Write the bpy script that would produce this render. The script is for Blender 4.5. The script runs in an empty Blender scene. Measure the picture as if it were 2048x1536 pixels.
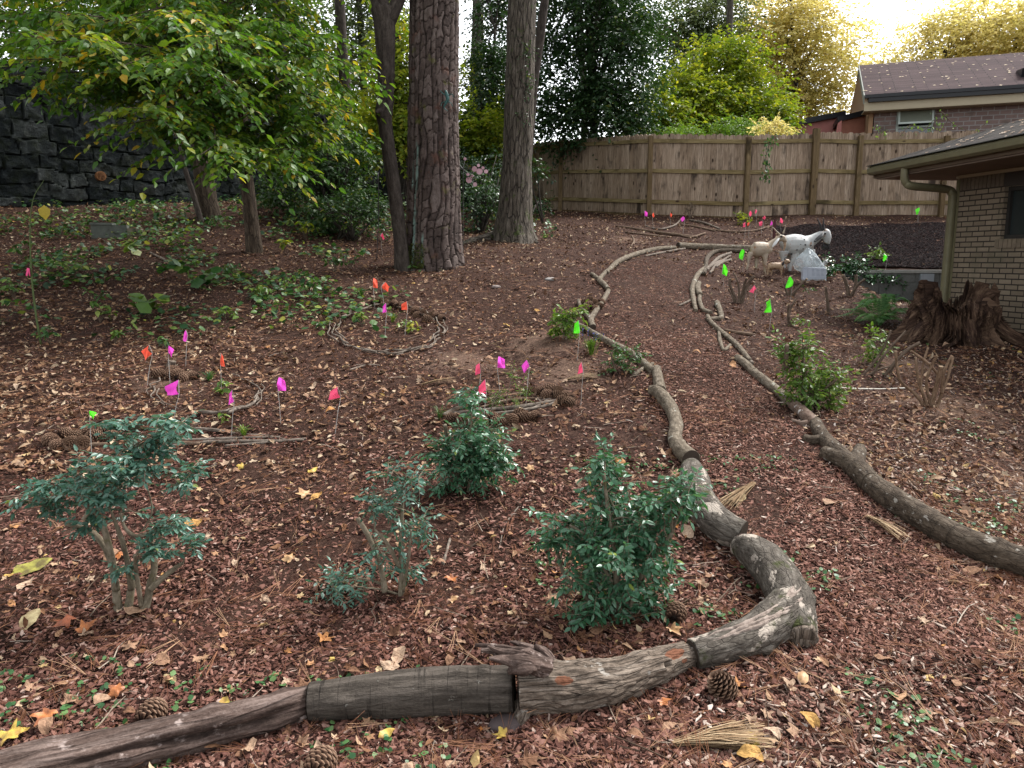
import bpy, math, random
import numpy as np
from math import radians, sin, cos, pi

random.seed(11)
rng = np.random.default_rng(11)
S = bpy.context.scene
COL = S.collection

# ------------------------------------------------------------------ camera, sky, sun, exposure
FPX, CX, CY = 1540.0, 1024.0, 768.0
PITCH = radians(9.2)
CAM = np.array([0.0, 0.0, 1.6])
cd = bpy.data.cameras.new('camera')
cam = bpy.data.objects.new('camera', cd)
COL.objects.link(cam)
cam.location = CAM
FWD = np.array([0, cos(PITCH), -sin(PITCH)])
cam.rotation_euler = (radians(90) - PITCH, 0, 0)
cd.sensor_width = 36
cd.lens = FPX / 2048 * 36
cd.clip_start = 0.05
cd.clip_end = 1000
S.camera = cam

SUN_EL, SUN_AZ = radians(52), radians(55)      # azimuth measured from +Y towards +X
W = bpy.data.worlds.new('World')
S.world = W
W.use_nodes = True
nt = W.node_tree
nt.nodes.clear()
sky = nt.nodes.new('ShaderNodeTexSky')
sky.sky_type = 'NISHITA'
sky.sun_disc = False
sky.sun_elevation = SUN_EL
sky.sun_rotation = SUN_AZ
sky.air_density = 1.0
sky.dust_density = 1.2
hs = nt.nodes.new('ShaderNodeHueSaturation')
hs.inputs['Saturation'].default_value = 0.16
bg = nt.nodes.new('ShaderNodeBackground')
bg.inputs['Strength'].default_value = 0.13
wo = nt.nodes.new('ShaderNodeOutputWorld')
nt.links.new(sky.outputs[0], hs.inputs['Color'])
nt.links.new(hs.outputs[0], bg.inputs['Color'])
nt.links.new(bg.outputs[0], wo.inputs['Surface'])

sl = bpy.data.lights.new('sun', 'SUN')
sl.energy = 2.0
sl.angle = radians(18)
sl.color = (1.0, 0.97, 0.93)
sun = bpy.data.objects.new('sun', sl)
COL.objects.link(sun)
sun.rotation_euler = (pi / 2 - SUN_EL, 0, pi - SUN_AZ)

S.view_settings.view_transform = 'Standard'
S.view_settings.look = 'None'
S.view_settings.gamma = 1
S.view_settings.exposure = 1.72
S.cycles.max_bounces = 7
S.cycles.diffuse_bounces = 5
S.cycles.transmission_bounces = 4
S.cycles.transparent_max_bounces = 6
S.cycles.caustics_reflective = False
S.cycles.caustics_refractive = False

# ------------------------------------------------------------------ numeric helpers
def ss(a, b, x):
    t = np.clip((x - a) / (b - a), 0, 1)
    return t * t * (3 - 2 * t)

def vnoise(p, seed=0):
    p = np.asarray(p, float)
    i = np.floor(p).astype(np.int64)
    f = p - i
    f = f * f * (3 - 2 * f)
    def h(a, b, c):
        n = (a * 374761393 + b * 668265263 + c * 1442695041 + seed * 1013904223) & 0xffffffff
        n = ((n ^ (n >> 13)) * 1274126177) & 0xffffffff
        n = n ^ (n >> 16)
        return (n & 0xffff) / 65535.0
    x, y, z = i[..., 0], i[..., 1], i[..., 2]
    fx, fy, fz = f[..., 0], f[..., 1], f[..., 2]
    def lx(b, c):
        return h(x, b, c) * (1 - fx) + h(x + 1, b, c) * fx
    a = lx(y, z) * (1 - fy) + lx(y + 1, z) * fy
    b = lx(y, z + 1) * (1 - fy) + lx(y + 1, z + 1) * fy
    return (a * (1 - fz) + b * fz) * 2 - 1

def fbm(p, o=3, seed=0):
    p = np.asarray(p, float)
    s, a = 0, 1.0
    for k in range(o):
        s = s + a * vnoise(p * 2 ** k + 17.3 * k, seed + k)
        a *= 0.5
    return s

def nrm(v):
    v = np.asarray(v, float)
    return v / np.maximum(np.linalg.norm(v, axis=-1, keepdims=True), 1e-9)

# ------------------------------------------------------------------ terrain
_C = ([-10, 2.4, 5, 7, 9, 11, 15, 19, 21.5, 30, 600], [0, 0, .30, .66, 1.05, 1.45, 2.05, 2.65, 2.95, 3.1, 3.1])
_L = ([-10, 2.4, 5, 7, 9, 11, 13, 15, 18, 21, 30, 600], [0, 0, .32, .70, 1.10, 1.55, 2.05, 2.55, 2.9, 3.1, 3.2, 3.2])
_RL = ([-10, 2.4, 5, 7, 8.7, 10, 13, 30, 600], [0, 0, .18, .42, .60, .74, .95, 1.1, 1.1])
_RH = ([-10, 9, 11, 13, 18.4, 30, 600], [.7, .75, 1.12, 1.42, 2.6, 3.0, 3.0])
MOUNDS = [(0.32, 7.55, 0.55, 0.10), (-0.45, 7.0, 0.5, 0.07), (-0.05, 7.2, 0.32, -0.10), (-0.1, 8.3, 0.6, -0.06), (0.55, 6.7, .4, .05),
          (-2.6, 6.2, 1.0, .05), (1.3, 4.2, 1.0, .03)]

def H(x, y):
    x = np.asarray(x, float)
    y = np.asarray(y, float)
    c, l = np.interp(y, *_C), np.interp(y, *_L)
    rl, rh = np.interp(y, *_RL), np.interp(y, *_RH)
    sharp = ss(5.2, 6.1, x)
    st = sharp * (y > 13.06) + (1 - sharp) * ss(9.0, 13.2, y)
    st = np.maximum(st, ss(17.5, 18.5, y))
    r = rl * (1 - st) + rh * st
    wl = 1 - ss(-5.0, -1.2, x)
    wr = ss(1.2, 5.0, x)
    h = c * (1 - wl - wr) + l * wl + r * wr
    near = 1 - ss(30, 60, y)
    h = h + near * (0.018 * np.sin(x * 2.1 + 0.7 * y) + 0.014 * np.sin(y * 2.9 - 1.3 * x + 2) + 0.008 * np.sin(x * 6.3 + y * 5.1))
    for mx, my, r_, a in MOUNDS:
        h = h + a * np.exp(-((x - mx) ** 2 + (y - my) ** 2) / r_ ** 2)
    return h

def ray(px, py):
    u, v = (px - CX) / FPX, (CY - py) / FPX
    return np.array([u, cos(PITCH) + v * sin(PITCH), -sin(PITCH) + v * cos(PITCH)])

def P(px, py, y):
    d = ray(px, py)
    return CAM + d * (y / d[1])

def G(px, py, off=0.0):
    d = ray(px, py)
    t, prev = 1.0, 1.0
    while t < 60:
        p = CAM + d * t
        if p[2] - off < H(p[0], p[1]):
            a, b = prev, t
            for _ in range(30):
                m = (a + b) / 2
                p = CAM + d * m
                if p[2] - off < H(p[0], p[1]):
                    b = m
                else:
                    a = m
            p = CAM + d * b
            return p
        prev = t
        t += 0.05
    return CAM + d * 25

def onground(x, y, dz=0.0):
    return np.array([x, y, float(H(x, y)) + dz])

# ------------------------------------------------------------------ mesh building
WL = {}

class MB:
    def __init__(s):
        s.v, s.f, s.bc, s.r, s.n = [], [], [], [], 0

    def add(s, v, faces, bc=None, r=None):
        v = np.asarray(v, float).reshape(-1, 3)
        for f in faces:
            f = np.asarray(f, np.int64)
            if len(f):
                s.f.append(f + s.n)
        s.v.append(v)
        s.bc.append(v.copy() if bc is None else np.asarray(bc, float).reshape(-1, 3))
        s.r.append(np.full(len(v), random.random()) if r is None else np.broadcast_to(np.asarray(r, float), (len(v),)))
        s.n += len(v)
        return s

    def box(s, o, ax, ay, az, r=None, bc=None):
        """box from corner o along three edge vectors"""
        o, ax, ay, az = [np.asarray(k, float) for k in (o, ax, ay, az)]
        v = [o, o + ax, o + ax + ay, o + ay, o + az, o + ax + az, o + ax + ay + az, o + ay + az]
        f = [[0, 3, 2, 1], [4, 5, 6, 7], [0, 1, 5, 4], [1, 2, 6, 5], [2, 3, 7, 6], [3, 0, 4, 7]]
        return s.add(v, [f], bc, r)

    def beam(s, a, b, w, h, up=(0, 0, 1), r=None):
        """rectangular bar from a to b, w across, h along up, centred"""
        a, b = np.asarray(a, float), np.asarray(b, float)
        d = nrm(b - a)
        sd = nrm(np.cross(d, up))
        u = np.cross(sd, d)
        return s.box(a - sd * w / 2 - u * h / 2, b - a, sd * w, u * h, r)

    def prism(s, poly, ext, r=None, bc=None):
        """polygon of 3-D points swept by a vector"""
        p = np.asarray(poly, float)
        n = len(p)
        e = np.asarray(ext, float)
        v = np.vstack([p, p + e, p.mean(0)[None], (p + e).mean(0)[None]])
        q = [[i, (i + 1) % n, n + (i + 1) % n, n + i] for i in range(n)]
        t = [[2 * n, (i + 1) % n, i] for i in range(n)] + [[2 * n + 1, n + i, n + (i + 1) % n] for i in range(n)]
        return s.add(v, [q, t], bc, r)

    def tube(s, path, rad, n=10, m=None, rough=0.0, rs=6.0, seed=0, caps=True, aniso=4.0, r=None, fn=None, flat=1.0):
        path = np.asarray(path, float)
        rad = np.asarray(rad, float) * np.ones(len(path))
        if m is None:
            m = max(2, (len(path) - 1) * 5)
        c, rr = spline(path, rad, m)
        d = np.gradient(c, axis=0)
        d = nrm(d)
        ref = np.array([0, 0, 1.0]) if abs(d[0][2]) < 0.85 else np.array([0, 1.0, 0])
        u = nrm(np.cross(d[0], ref))
        ln = np.concatenate([[0], np.cumsum(np.linalg.norm(np.diff(c, axis=0), axis=1))])
        th = np.arange(n) / n * 2 * pi
        V, B = [], []
        for i in range(len(c)):
            u = nrm(u - d[i] * np.dot(u, d[i]))
            w = np.cross(d[i], u)
            R0 = rr[i]
            b = np.stack([np.cos(th) * R0, np.sin(th) * R0, np.full(n, ln[i])], 1)
            V.append((c[i], u.copy(), w))
            B.append(b)
        B = np.array(B)
        k = np.ones((len(c), n))
        if rough:
            q = B.copy()
            q[..., 2] /= aniso
            k = 1 + rough * fbm(q * rs + seed * 7.7, 3, seed)
        if fn is not None:
            k = k * fn(th[None, :], ln[:, None] / max(ln[-1], 1e-6), B)
        cc = np.array([a for a, _, _ in V])[:, None, :]
        uu = np.array([a for _, a, _ in V])[:, None, :]
        ww = np.array([a for _, _, a in V])[:, None, :]
        v = cc + uu * (B[..., 0] * k)[..., None] + ww * (B[..., 1] * k * flat)[..., None]
        M = len(c)
        idx = np.arange(M * n).reshape(M, n)
        a = idx[:-1]
        bq = idx[1:]
        f = np.stack([a, np.roll(a, -1, 1), np.roll(bq, -1, 1), bq], -1).reshape(-1, 4)
        v = v.reshape(-1, 3)
        bc = B.reshape(-1, 3)
        fs = [f]
        if caps:
            v = np.vstack([v, c[0][None], c[-1][None]])
            bc = np.vstack([bc, [[0, 0, 0]], [[0, 0, ln[-1]]]])
            t = [[M * n, (j + 1) % n, j] for j in range(n)] + [[M * n + 1, (M - 1) * n + j, (M - 1) * n + (j + 1) % n] for j in range(n)]
            fs.append(t)
        s.add(v, fs, bc + seed * 3.1, r)
        return c, rr, d

    def inst(s, tmpl, pos, basis, scale, r):
        """numpy instancing: tmpl = (verts k*3, tris)"""
        tv, tf = tmpl
        N, k = len(pos), len(tv)
        if N == 0:
            return s
        sc = np.asarray(scale, float)
        if sc.ndim == 1:
            sc = np.repeat(sc[:, None], 3, 1)
        lv = tv[None] * sc[:, None, :]
        v = np.einsum('nij,nkj->nki', basis, lv) + pos[:, None, :]
        f = (tf[None] + (np.arange(N) * k)[:, None, None]).reshape(-1, tf.shape[1])
        return s.add(v.reshape(-1, 3), [f], (tv[None] * sc[:, None, :]).reshape(-1, 3), np.repeat(r, k))

    def build(s, name, mat, parent=None, loc=None, smooth=False):
        v = np.vstack(s.v)
        bc = np.vstack(s.bc)
        r = np.concatenate(s.r)
        if parent is not None:
            off = WL[parent.name]
        elif loc is not None:
            off = np.asarray(loc, float)
        else:
            off = np.array([v[:, 0].mean(), v[:, 1].mean(), v[:, 2].min()])
        me = bpy.data.meshes.new(name)
        lv = (v - off).astype(np.float32)
        me.vertices.add(len(lv))
        me.vertices.foreach_set('co', lv.ravel())
        li = np.concatenate([f.ravel() for f in s.f])
        tot = np.concatenate([np.full(len(f), f.shape[1]) for f in s.f])
        st = np.concatenate([[0], np.cumsum(tot)[:-1]])
        me.loops.add(len(li))
        me.loops.foreach_set('vertex_index', li.astype(np.int32))
        me.polygons.add(len(tot))
        me.polygons.foreach_set('loop_start', st.astype(np.int32))
        if smooth:
            me.polygons.foreach_set('use_smooth', np.ones(len(tot), bool))
        else:
            me.polygons.foreach_set('use_smooth', np.zeros(len(tot), bool))
        a = me.attributes.new('bc', 'FLOAT_VECTOR', 'POINT')
        a.data.foreach_set('vector', bc.astype(np.float32).ravel())
        a = me.attributes.new('rnd', 'FLOAT', 'POINT')
        a.data.foreach_set('value', r.astype(np.float32))
        me.update(calc_edges=True)
        me.validate()
        if mat is not None:
            me.materials.append(mat)
        o = bpy.data.objects.new(name, me)
        COL.objects.link(o)
        if parent is not None:
            o.parent = parent
        else:
            o.location = off
        WL[o.name] = off
        return o

def spline(path, rad, m):
    path, rad = np.asarray(path, float), np.asarray(rad, float)
    n = len(path)
    if n == 2:
        t = np.linspace(0, 1, m)[:, None]
        return path[0] * (1 - t) + path[1] * t, rad[0] * (1 - t[:, 0]) + rad[1] * t[:, 0]
    p = np.vstack([2 * path[0] - path[1], path, 2 * path[-1] - path[-2]])
    t = np.linspace(0, n - 1 - 1e-6, m)
    i = np.floor(t).astype(int)
    f = (t - i)[:, None]
    p0, p1, p2, p3 = p[i], p[i + 1], p[i + 2], p[i + 3]
    c = 0.5 * (2 * p1 + (p2 - p0) * f + (2 * p0 - 5 * p1 + 4 * p2 - p3) * f ** 2 + (3 * p1 - p0 - 3 * p2 + p3) * f ** 3)
    return c, np.interp(t, np.arange(n), rad)

def tag(o, label, cat, group=None, kind=None):
    o['label'] = label
    o['category'] = cat
    if group:
        o['group'] = group
    if kind:
        o['kind'] = kind
    return o

def thing(name, label, cat, loc, group=None, rotz=0.0):
    o = bpy.data.objects.new(name, None)
    COL.objects.link(o)
    o.empty_display_size = 0.1
    o.location = loc
    o.rotation_euler = (0, 0, rotz)
    WL[o.name] = np.asarray(loc, float)
    return tag(o, label, cat, group)

def dup(root, loc, rot=(0, 0, 0), label=None, group=None, scale=None):
    c = root.copy()
    COL.objects.link(c)
    c.location = loc
    c.rotation_euler = rot
    if scale is not None:
        c.scale = (scale, scale, scale) if np.isscalar(scale) else scale
    if label:
        c['label'] = label
    if group:
        c['group'] = group
    for ch in list(root.children):
        k = ch.copy()
        COL.objects.link(k)
        k.parent = c
        for g2 in list(ch.children):
            k2 = g2.copy()
            COL.objects.link(k2)
            k2.parent = k
    return c

def setting(o, kind='structure'):
    o['kind'] = kind
    return o

# ------------------------------------------------------------------ materials
def lin(r, g, b):
    return tuple(((c / 255.0) / 12.92 if c / 255.0 <= 0.04045 else ((c / 255.0 + 0.055) / 1.055) ** 2.4) for c in (r, g, b)) + (1.0,)

def c4(c):
    return tuple(c) + (1.0,) if len(c) == 3 else tuple(c)

class NT:
    def __init__(s, name):
        s.m = bpy.data.materials.new(name)
        s.m.use_nodes = True
        s.t = s.m.node_tree
        s.t.nodes.clear()
        s.out = s.t.nodes.new('ShaderNodeOutputMaterial')

    def n(s, typ, **kw):
        k = s.t.nodes.new('ShaderNode' + typ)
        for a, b in kw.items():
            if a.startswith('i_'):
                s.put(k.inputs[a[2:].replace('_', ' ')], b)
            else:
                setattr(k, a, b)
        return k

    def put(s, sock, v):
        if hasattr(v, 'is_output'):
            s.t.links.new(v, sock)
        else:
            sock.default_value = v

    def attr(s, name, out='Fac'):
        return s.n('Attribute', attribute_name=name).outputs[out]

    def mapped(s, scale, src=None):
        src = s.attr('bc', 'Vector') if src is None else src
        k = s.n('Mapping')
        s.put(k.inputs['Vector'], src)
        k.inputs['Scale'].default_value = scale
        return k.outputs[0]

    def noise(s, vec, scale, detail=4, rough=0.6, dist=0.0):
        k = s.n('TexNoise')
        s.put(k.inputs['Vector'], vec)
        k.inputs['Scale'].default_value = scale
        k.inputs['Detail'].default_value = detail
        k.inputs['Roughness'].default_value = rough
        k.inputs['Distortion'].default_value = dist
        return k.outputs['Fac']

    def voro(s, vec, scale, feature='DISTANCE_TO_EDGE', rnd=1.0):
        k = s.n('TexVoronoi', feature=feature)
        s.put(k.inputs['Vector'], vec)
        k.inputs['Scale'].default_value = scale
        k.inputs['Randomness'].default_value = rnd
        return k

    def ramp(s, fac, stops, interp='LINEAR'):
        k = s.n('ValToRGB')
        cr = k.color_ramp
        cr.interpolation = interp
        while len(cr.elements) < len(stops):
            cr.elements.new(0.5)
        for e, (p, c) in zip(cr.elements, stops):
            e.position = p
            e.color = c4(c)
        s.put(k.inputs[0], fac)
        return k.outputs[0]

    def mix(s, fac, a, b, blend='MIX'):
        k = s.n('Mix', data_type='RGBA', blend_type=blend)
        s.put(k.inputs[0], fac)
        s.put(k.inputs[6], c4(a) if isinstance(a, (tuple, list)) else a)
        s.put(k.inputs[7], c4(b) if isinstance(b, (tuple, list)) else b)
        return k.outputs[2]

    def math(s, op, a, b=0.0, c=0.0, clamp=False):
        k = s.n('Math', operation=op, use_clamp=clamp)
        s.put(k.inputs[0], a)
        s.put(k.inputs[1], b)
        s.put(k.inputs[2], c)
        return k.outputs[0]

    def step(s, v, lo, hi):
        k = s.n('MapRange', interpolation_type='SMOOTHSTEP')
        s.put(k.inputs['Value'], v)
        k.inputs['From Min'].default_value = lo
        k.inputs['From Max'].default_value = hi
        return k.outputs[0]

    def bump(s, h, dist=0.01, strength=1.0):
        k = s.n('Bump')
        k.inputs['Strength'].default_value = strength
        k.inputs['Distance'].default_value = dist
        s.put(k.inputs['Height'], h)
        return k.outputs[0]

    def bsdf(s, color, rough=0.8, normal=None, spec=0.3, metal=0.0):
        k = s.n('BsdfPrincipled')
        s.put(k.inputs['Base Color'], c4(color) if isinstance(color, (tuple, list)) else color)
        s.put(k.inputs['Roughness'], rough)
        k.inputs['Specular IOR Level'].default_value = spec
        s.put(k.inputs['Metallic'], metal)
        if normal is not None:
            s.put(k.inputs['Normal'], normal)
        return k

    def done(s, shader):
        s.t.links.new(shader.outputs[0] if hasattr(shader, 'outputs') else shader, s.out.inputs['Surface'])
        return s.m

def m_leaf(name, stops, rough=0.55, transl=0.35, tcol=(1.0, 1.0, 0.5), spec=0.35):
    k = NT(name)
    col = k.ramp(k.attr('rnd'), stops)
    n = k.noise(k.attr('bc', 'Vector'), 45, 2)
    col = k.mix(k.math('MULTIPLY', n, 0.5), col, (0.25, 0.25, 0.2), 'MULTIPLY')
    b = k.bsdf(col, rough, spec=spec)
    if transl <= 0:
        return k.done(b)
    t = k.n('BsdfTranslucent')
    k.put(t.inputs[0], k.mix(1.0, col, tcol, 'MULTIPLY'))
    m = k.n('MixShader')
    m.inputs[0].default_value = transl
    k.t.links.new(b.outputs[0], m.inputs[1])
    k.t.links.new(t.outputs[0], m.inputs[2])
    return k.done(m)

def m_bark(name, dark, mid, light, sv=0.25, s1=22.0, crack=0.0, cs=9.0, bump=0.012, patch=None, patch_t=(0.58, 0.66), patch_s=5.0, moss=None, rings=0.0, scar=None):
    """bark in straightened-log coordinates (bc): furrows run along the stem"""
    k = NT(name)
    v = k.mapped((1, 1, sv))
    n1 = k.noise(v, s1, 6, 0.65)
    n2 = k.noise(k.mapped((1, 1, 0.6)), s1 * 3.2, 4, 0.7)
    h = k.math('ADD', k.math('MULTIPLY', n1, 0.75), k.math('MULTIPLY', n2, 0.3))
    col = k.ramp(h, [(0.34, dark), (0.52, mid), (0.72, light)])
    if crack > 0:
        nz = k.n('TexNoise')
        k.put(nz.inputs['Vector'], v)
        nz.inputs['Scale'].default_value = 14
        add = k.n('VectorMath', operation='MULTIPLY_ADD')
        k.put(add.inputs[0], nz.outputs['Color'])
        add.inputs[1].default_value = (0.07, 0.07, 0.07)
        k.put(add.inputs[2], v)
        vo = k.voro(add.outputs[0], cs)
        e = k.step(vo.outputs['Distance'], 0.0, 0.09)
        col = k.mix(k.math('MULTIPLY', k.math('SUBTRACT', 1.0, e), crack), col, tuple(c * 0.25 for c in dark[:3]))
        h = k.math('ADD', h, k.math('MULTIPLY', e, 0.9 * crack))
    if rings > 0:
        wv = k.noise(k.mapped((0.6, 0.6, 9.0)), 6.0, 3, 0.6)
        col = k.mix(k.math('MULTIPLY', k.step(wv, 0.55, 0.7), rings), col, tuple(c * 0.4 for c in dark[:3]))
        h = k.math('SUBTRACT', h, k.math('MULTIPLY', k.step(wv, 0.55, 0.7), rings * 0.4))
    if patch is not None:
        pn = k.noise(k.mapped((1, 1, 0.7)), patch_s, 5, 0.6)
        col = k.mix(k.step(k.math('ADD', pn, k.math('MULTIPLY', n2, 0.12)), patch_t[0] + .06, patch_t[1] + .06), col, patch)
    if scar is not None:
        col = k.mix(k.step(k.math('ADD', k.attr('rnd'), k.math('MULTIPLY', k.math('SUBTRACT', n2, .5), .9)), .46, .60), col, scar)
    if moss is not None:
        mn = k.noise(k.attr('bc', 'Vector'), 7.0, 5, 0.7)
        col = k.mix(k.step(mn, 0.56, 0.7), col, moss)
    return k.done(k.bsdf(col, 0.9, k.bump(h, bump), spec=0.15))

def m_plain(name, col, rough=0.7, var=0.25, scale=8.0, bump=0.003, spec=0.3, metal=0.0):
    k = NT(name)
    n = k.noise(k.attr('bc', 'Vector'), scale, 5, 0.6)
    r = k.attr('rnd')
    f = k.math('ADD', k.math('MULTIPLY', n, var * 1.6), k.math('MULTIPLY', r, var * 0.6))
    c = k.mix(f, col, tuple(x * 0.35 for x in col[:3]))
    return k.done(k.bsdf(c, rough, k.bump(n, bump), spec, metal))

# ================================================================== GROUND
def make_ground():
    xs = np.concatenate([-np.geomspace(11, 400, 60)[::-1], np.arange(-10.9, 10.95, 0.1), np.geomspace(11, 400, 60)])
    ys = np.concatenate([np.linspace(-60, -1, 30), np.arange(-0.9, 22, 0.1), np.geomspace(22.1, 700, 60)])
    X, Y = np.meshgrid(xs, ys)
    Z = H(X, Y)
    Z = Z + 0.012 * fbm(np.stack([X * 3, Y * 3, X * 0], -1), 3) * (Y < 24)
    v = np.stack([X, Y, Z], -1).reshape(-1, 3)
    n, m = len(xs), len(ys)
    i = np.arange(n * m).reshape(m, n)
    f = np.stack([i[:-1, :-1], i[:-1, 1:], i[1:, 1:], i[1:, :-1]], -1).reshape(-1, 4)
    k = NT('forest_soil')
    p = k.attr('bc', 'Vector')
    big = k.noise(p, 0.9, 5, 0.6)
    fine = k.noise(p, 60, 5, 0.75)
    med = k.noise(p, 16, 5, 0.7)
    c = k.ramp(k.math('ADD', k.math('MULTIPLY', fine, 0.6), k.math('MULTIPLY', med, 0.4)),
               [(0.34, (.012, .006, .005)), (0.5, (.040, .020, .014)), (0.64, (.10, .056, .040))])
    bare = k.ramp(fine, [(0.35, (.075, .045, .031)), (0.65, (.21, .135, .098))])
    # worn bare soil where the litter is thin
    sp = k.n('SeparateXYZ')
    k.put(sp.inputs[0], p)
    msk = None
    for mx, my, r_ in BARE:
        d = k.n('VectorMath', operation='DISTANCE')
        cb = k.n('CombineXYZ')
        k.put(cb.inputs[0], sp.outputs[0])
        k.put(cb.inputs[1], sp.outputs[1])
        k.put(d.inputs[0], cb.outputs[0])
        d.inputs[1].default_value = (mx, my, 0)
        e = k.math('SUBTRACT', 1.0, k.math('DIVIDE', d.outputs['Value'], r_), clamp=True)
        msk = e if msk is None else k.math('MAXIMUM', msk, e)
    f2 = k.math('MULTIPLY', k.step(k.math('ADD', msk, k.math('MULTIPLY', k.math('SUBTRACT', med, 0.5), 2.0)), 0.15, 0.8), .8)
    c = k.mix(f2, c, bare)
    h = k.math('ADD', fine, k.math('MULTIPLY', med, 1.2))
    mat = k.done(k.bsdf(c, 0.95, k.bump(h, 0.02), 0.1))
    mb = MB().add(v, [f])
    o = mb.build('ground', mat, loc=(0, 0, 0), smooth=True)
    setting(o)
    return o

BARE = [(0.30, 7.5, .62), (-0.45, 7.0, .62), (0.5, 6.6, .5), (3.6, 6.3, .7), (3.5, 4.6, .8), (-2.9, 6.4, .45),
        (4.4, 5.2, 1.1), (2.2, 14.6, .6), (3.9, 7.6, .6)]

def bare_at(x, y):
    b = np.zeros(np.shape(x))
    for mx, my, r_ in BARE:
        b = np.maximum(b, np.clip(1 - np.hypot(x - mx, y - my) / r_, 0, 1))
    return b

make_ground()

# ------------------------------------------------------------------ litter templates
def t_chip(seed, thick=0.16):
    r = np.random.default_rng(seed)
    n = r.integers(4, 7)
    a = np.sort(r.uniform(0, 2 * pi, n) * 0.35 + np.arange(n) / n * 2 * pi * 1.0)
    rad = r.uniform(0.6, 1.0, n)
    x, y = np.cos(a) * rad, np.sin(a) * rad * r.uniform(.35, .7)
    z = r.uniform(-.05, .05, n) + 0.12 * x ** 2 * r.uniform(-1, 1)
    top = np.stack([x, y, z + thick], 1)
    bot = np.stack([x * 1.02, y * 1.02, z], 1)
    v = np.vstack([top, bot, [[0, 0, thick + r.uniform(0, .08)]]])
    f = [[2 * n, i, (i + 1) % n] for i in range(n)]
    for i in range(n):
        j = (i + 1) % n
        f += [[i, n + i, n + j], [i, n + j, j]]
    return v, np.array(f)

def t_shred(seed):
    v, f = t_chip(seed + 40)
    v = v.copy()
    v[:, 0] *= 1.5
    v[:, 1] *= .38
    v[:, 2] *= .8
    return v, f

def t_oval(w=0.26, curl=0.12, fold=0.10, wav=0.0, seed=0, tipsharp=0.75):
    r = np.random.default_rng(seed)
    ts = [0, .3, .65, 1.0]
    ws = [0, w * 0.92, w * tipsharp, 0]
    mid = [(0, t, -curl * t * t) for t in ts]
    v = list(mid)
    for t, ww in ((.3, ws[1]), (.65, ws[2])):
        v.append((-ww, t, -curl * t * t + fold + wav * r.uniform(-1, 1)))
        v.append((ww, t, -curl * t * t + fold + wav * r.uniform(-1, 1)))
    # 0 base 1 m1 2 m2 3 tip 4 l1 5 r1 6 l2 7 r2
    f = [[0, 1, 4], [0, 5, 1], [4, 1, 6], [1, 2, 6], [1, 5, 2], [5, 7, 2], [6, 2, 3], [2, 7, 3]]
    return np.array(v, float), np.array(f)

def t_diamond(w=0.3, fold=0.1, curl=.1):
    v = [(0, 0, 0), (-w, .45, fold), (w, .45, fold), (0, 1, -curl)]
    return np.array(v, float), np.array([[0, 3, 1], [0, 2, 3]])

def t_maple(seed, curl=.35):
    r = np.random.default_rng(seed)
    ang = [-pi / 2, -2.2, -1.5 - pi * 1.0 + pi, -.6, -.25, .1, .5, .95, 1.25, pi / 2, 1.9, 2.2, 2.65, 3.05, 3.4, 3.75]
    lob = [(-90, .28), (-55, .5), (-30, .62), (-12, .36), (12, .55), (32, .85), (48, .5), (68, .55), (90, 1.0), (112, .55), (132, .5), (148, .85),
           (168, .55), (192, .36), (210, .62), (235, .5)]
    v = []
    tw, cu, ph = r.uniform(-.3, .3), r.uniform(.1, curl), r.uniform(0, 6)
    for a, q in lob:
        a = radians(a)
        q *= r.uniform(.88, 1.1)
        x, y = cos(a) * q, sin(a) * q
        v.append((x, y, cu * (x * x * cos(ph) + .6 * y * y * sin(ph) + .5 * x * y) + tw * x * y + r.uniform(-.05, .05) + .12 * q))
    v.append((0, 0, 0))
    n = len(lob)
    f = [[n, i, (i + 1) % n] for i in range(n)]
    return np.array(v, float) * 0.5, np.array(f)

def t_twig(seed):
    r = np.random.default_rng(seed)
    y = np.array([0, .35, .7, 1.0])
    x = np.cumsum(np.append(0, r.normal(0, .05, 3)))
    z = np.abs(np.cumsum(np.append(0, r.normal(0, .02, 3))))
    w = np.array([.016, .014, .011, .006])
    v, f = [], []
    for k in range(4):
        for a in (0, 2.094, 4.189):
            v.append((x[k] + cos(a) * w[k], y[k], z[k] + sin(a) * w[k] + .012))
    for k in range(3):
        for j in range(3):
            j2 = (j + 1) % 3
            f += [[3 * k + j, 3 * k + j2, 3 * k + 3 + j2], [3 * k + j, 3 * k + 3 + j2, 3 * k + 3 + j]]
    return np.array(v, float), np.array(f)

def t_needle(seed):
    r = np.random.default_rng(seed)
    v, f = [], []
    for s_ in range(r.integers(2, 4)):
        a = r.uniform(-.12, .12)
        b = r.uniform(-.25, .25)
        pts = [(0, 0, 0), (a * .4 + b * .12, .35, .015), (a + b * .3, .7, .012), (a * 1.6 + b * .7, 1.0, r.uniform(-.01, .03))]
        w = 0.0036
        o = len(v)
        for p in pts:
            v += [(p[0] - w, p[1], p[2]), (p[0] + w, p[1], p[2] + .004)]
        for i in range(3):
            k = o + 2 * i
            f += [[k, k + 1, k + 3], [k, k + 3, k + 2]]
    return np.array(v, float), np.array(f)

def rot_basis(yaw, tilt, tdir, normal_y=-0.17):
    """basis: yaw about the ground normal, then a tilt about a random horizontal axis"""
    n = np.stack([np.sin(tilt) * np.cos(tdir), np.sin(tilt) * np.sin(tdir) + normal_y, np.cos(tilt)], -1)
    n = nrm(n)
    y = np.stack([np.cos(yaw), np.sin(yaw), np.zeros_like(yaw)], -1)
    y = nrm(y - n * (y * n).sum(-1, keepdims=True))
    x = np.cross(y, n)
    return np.stack([x, y, n], -1)

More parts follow.
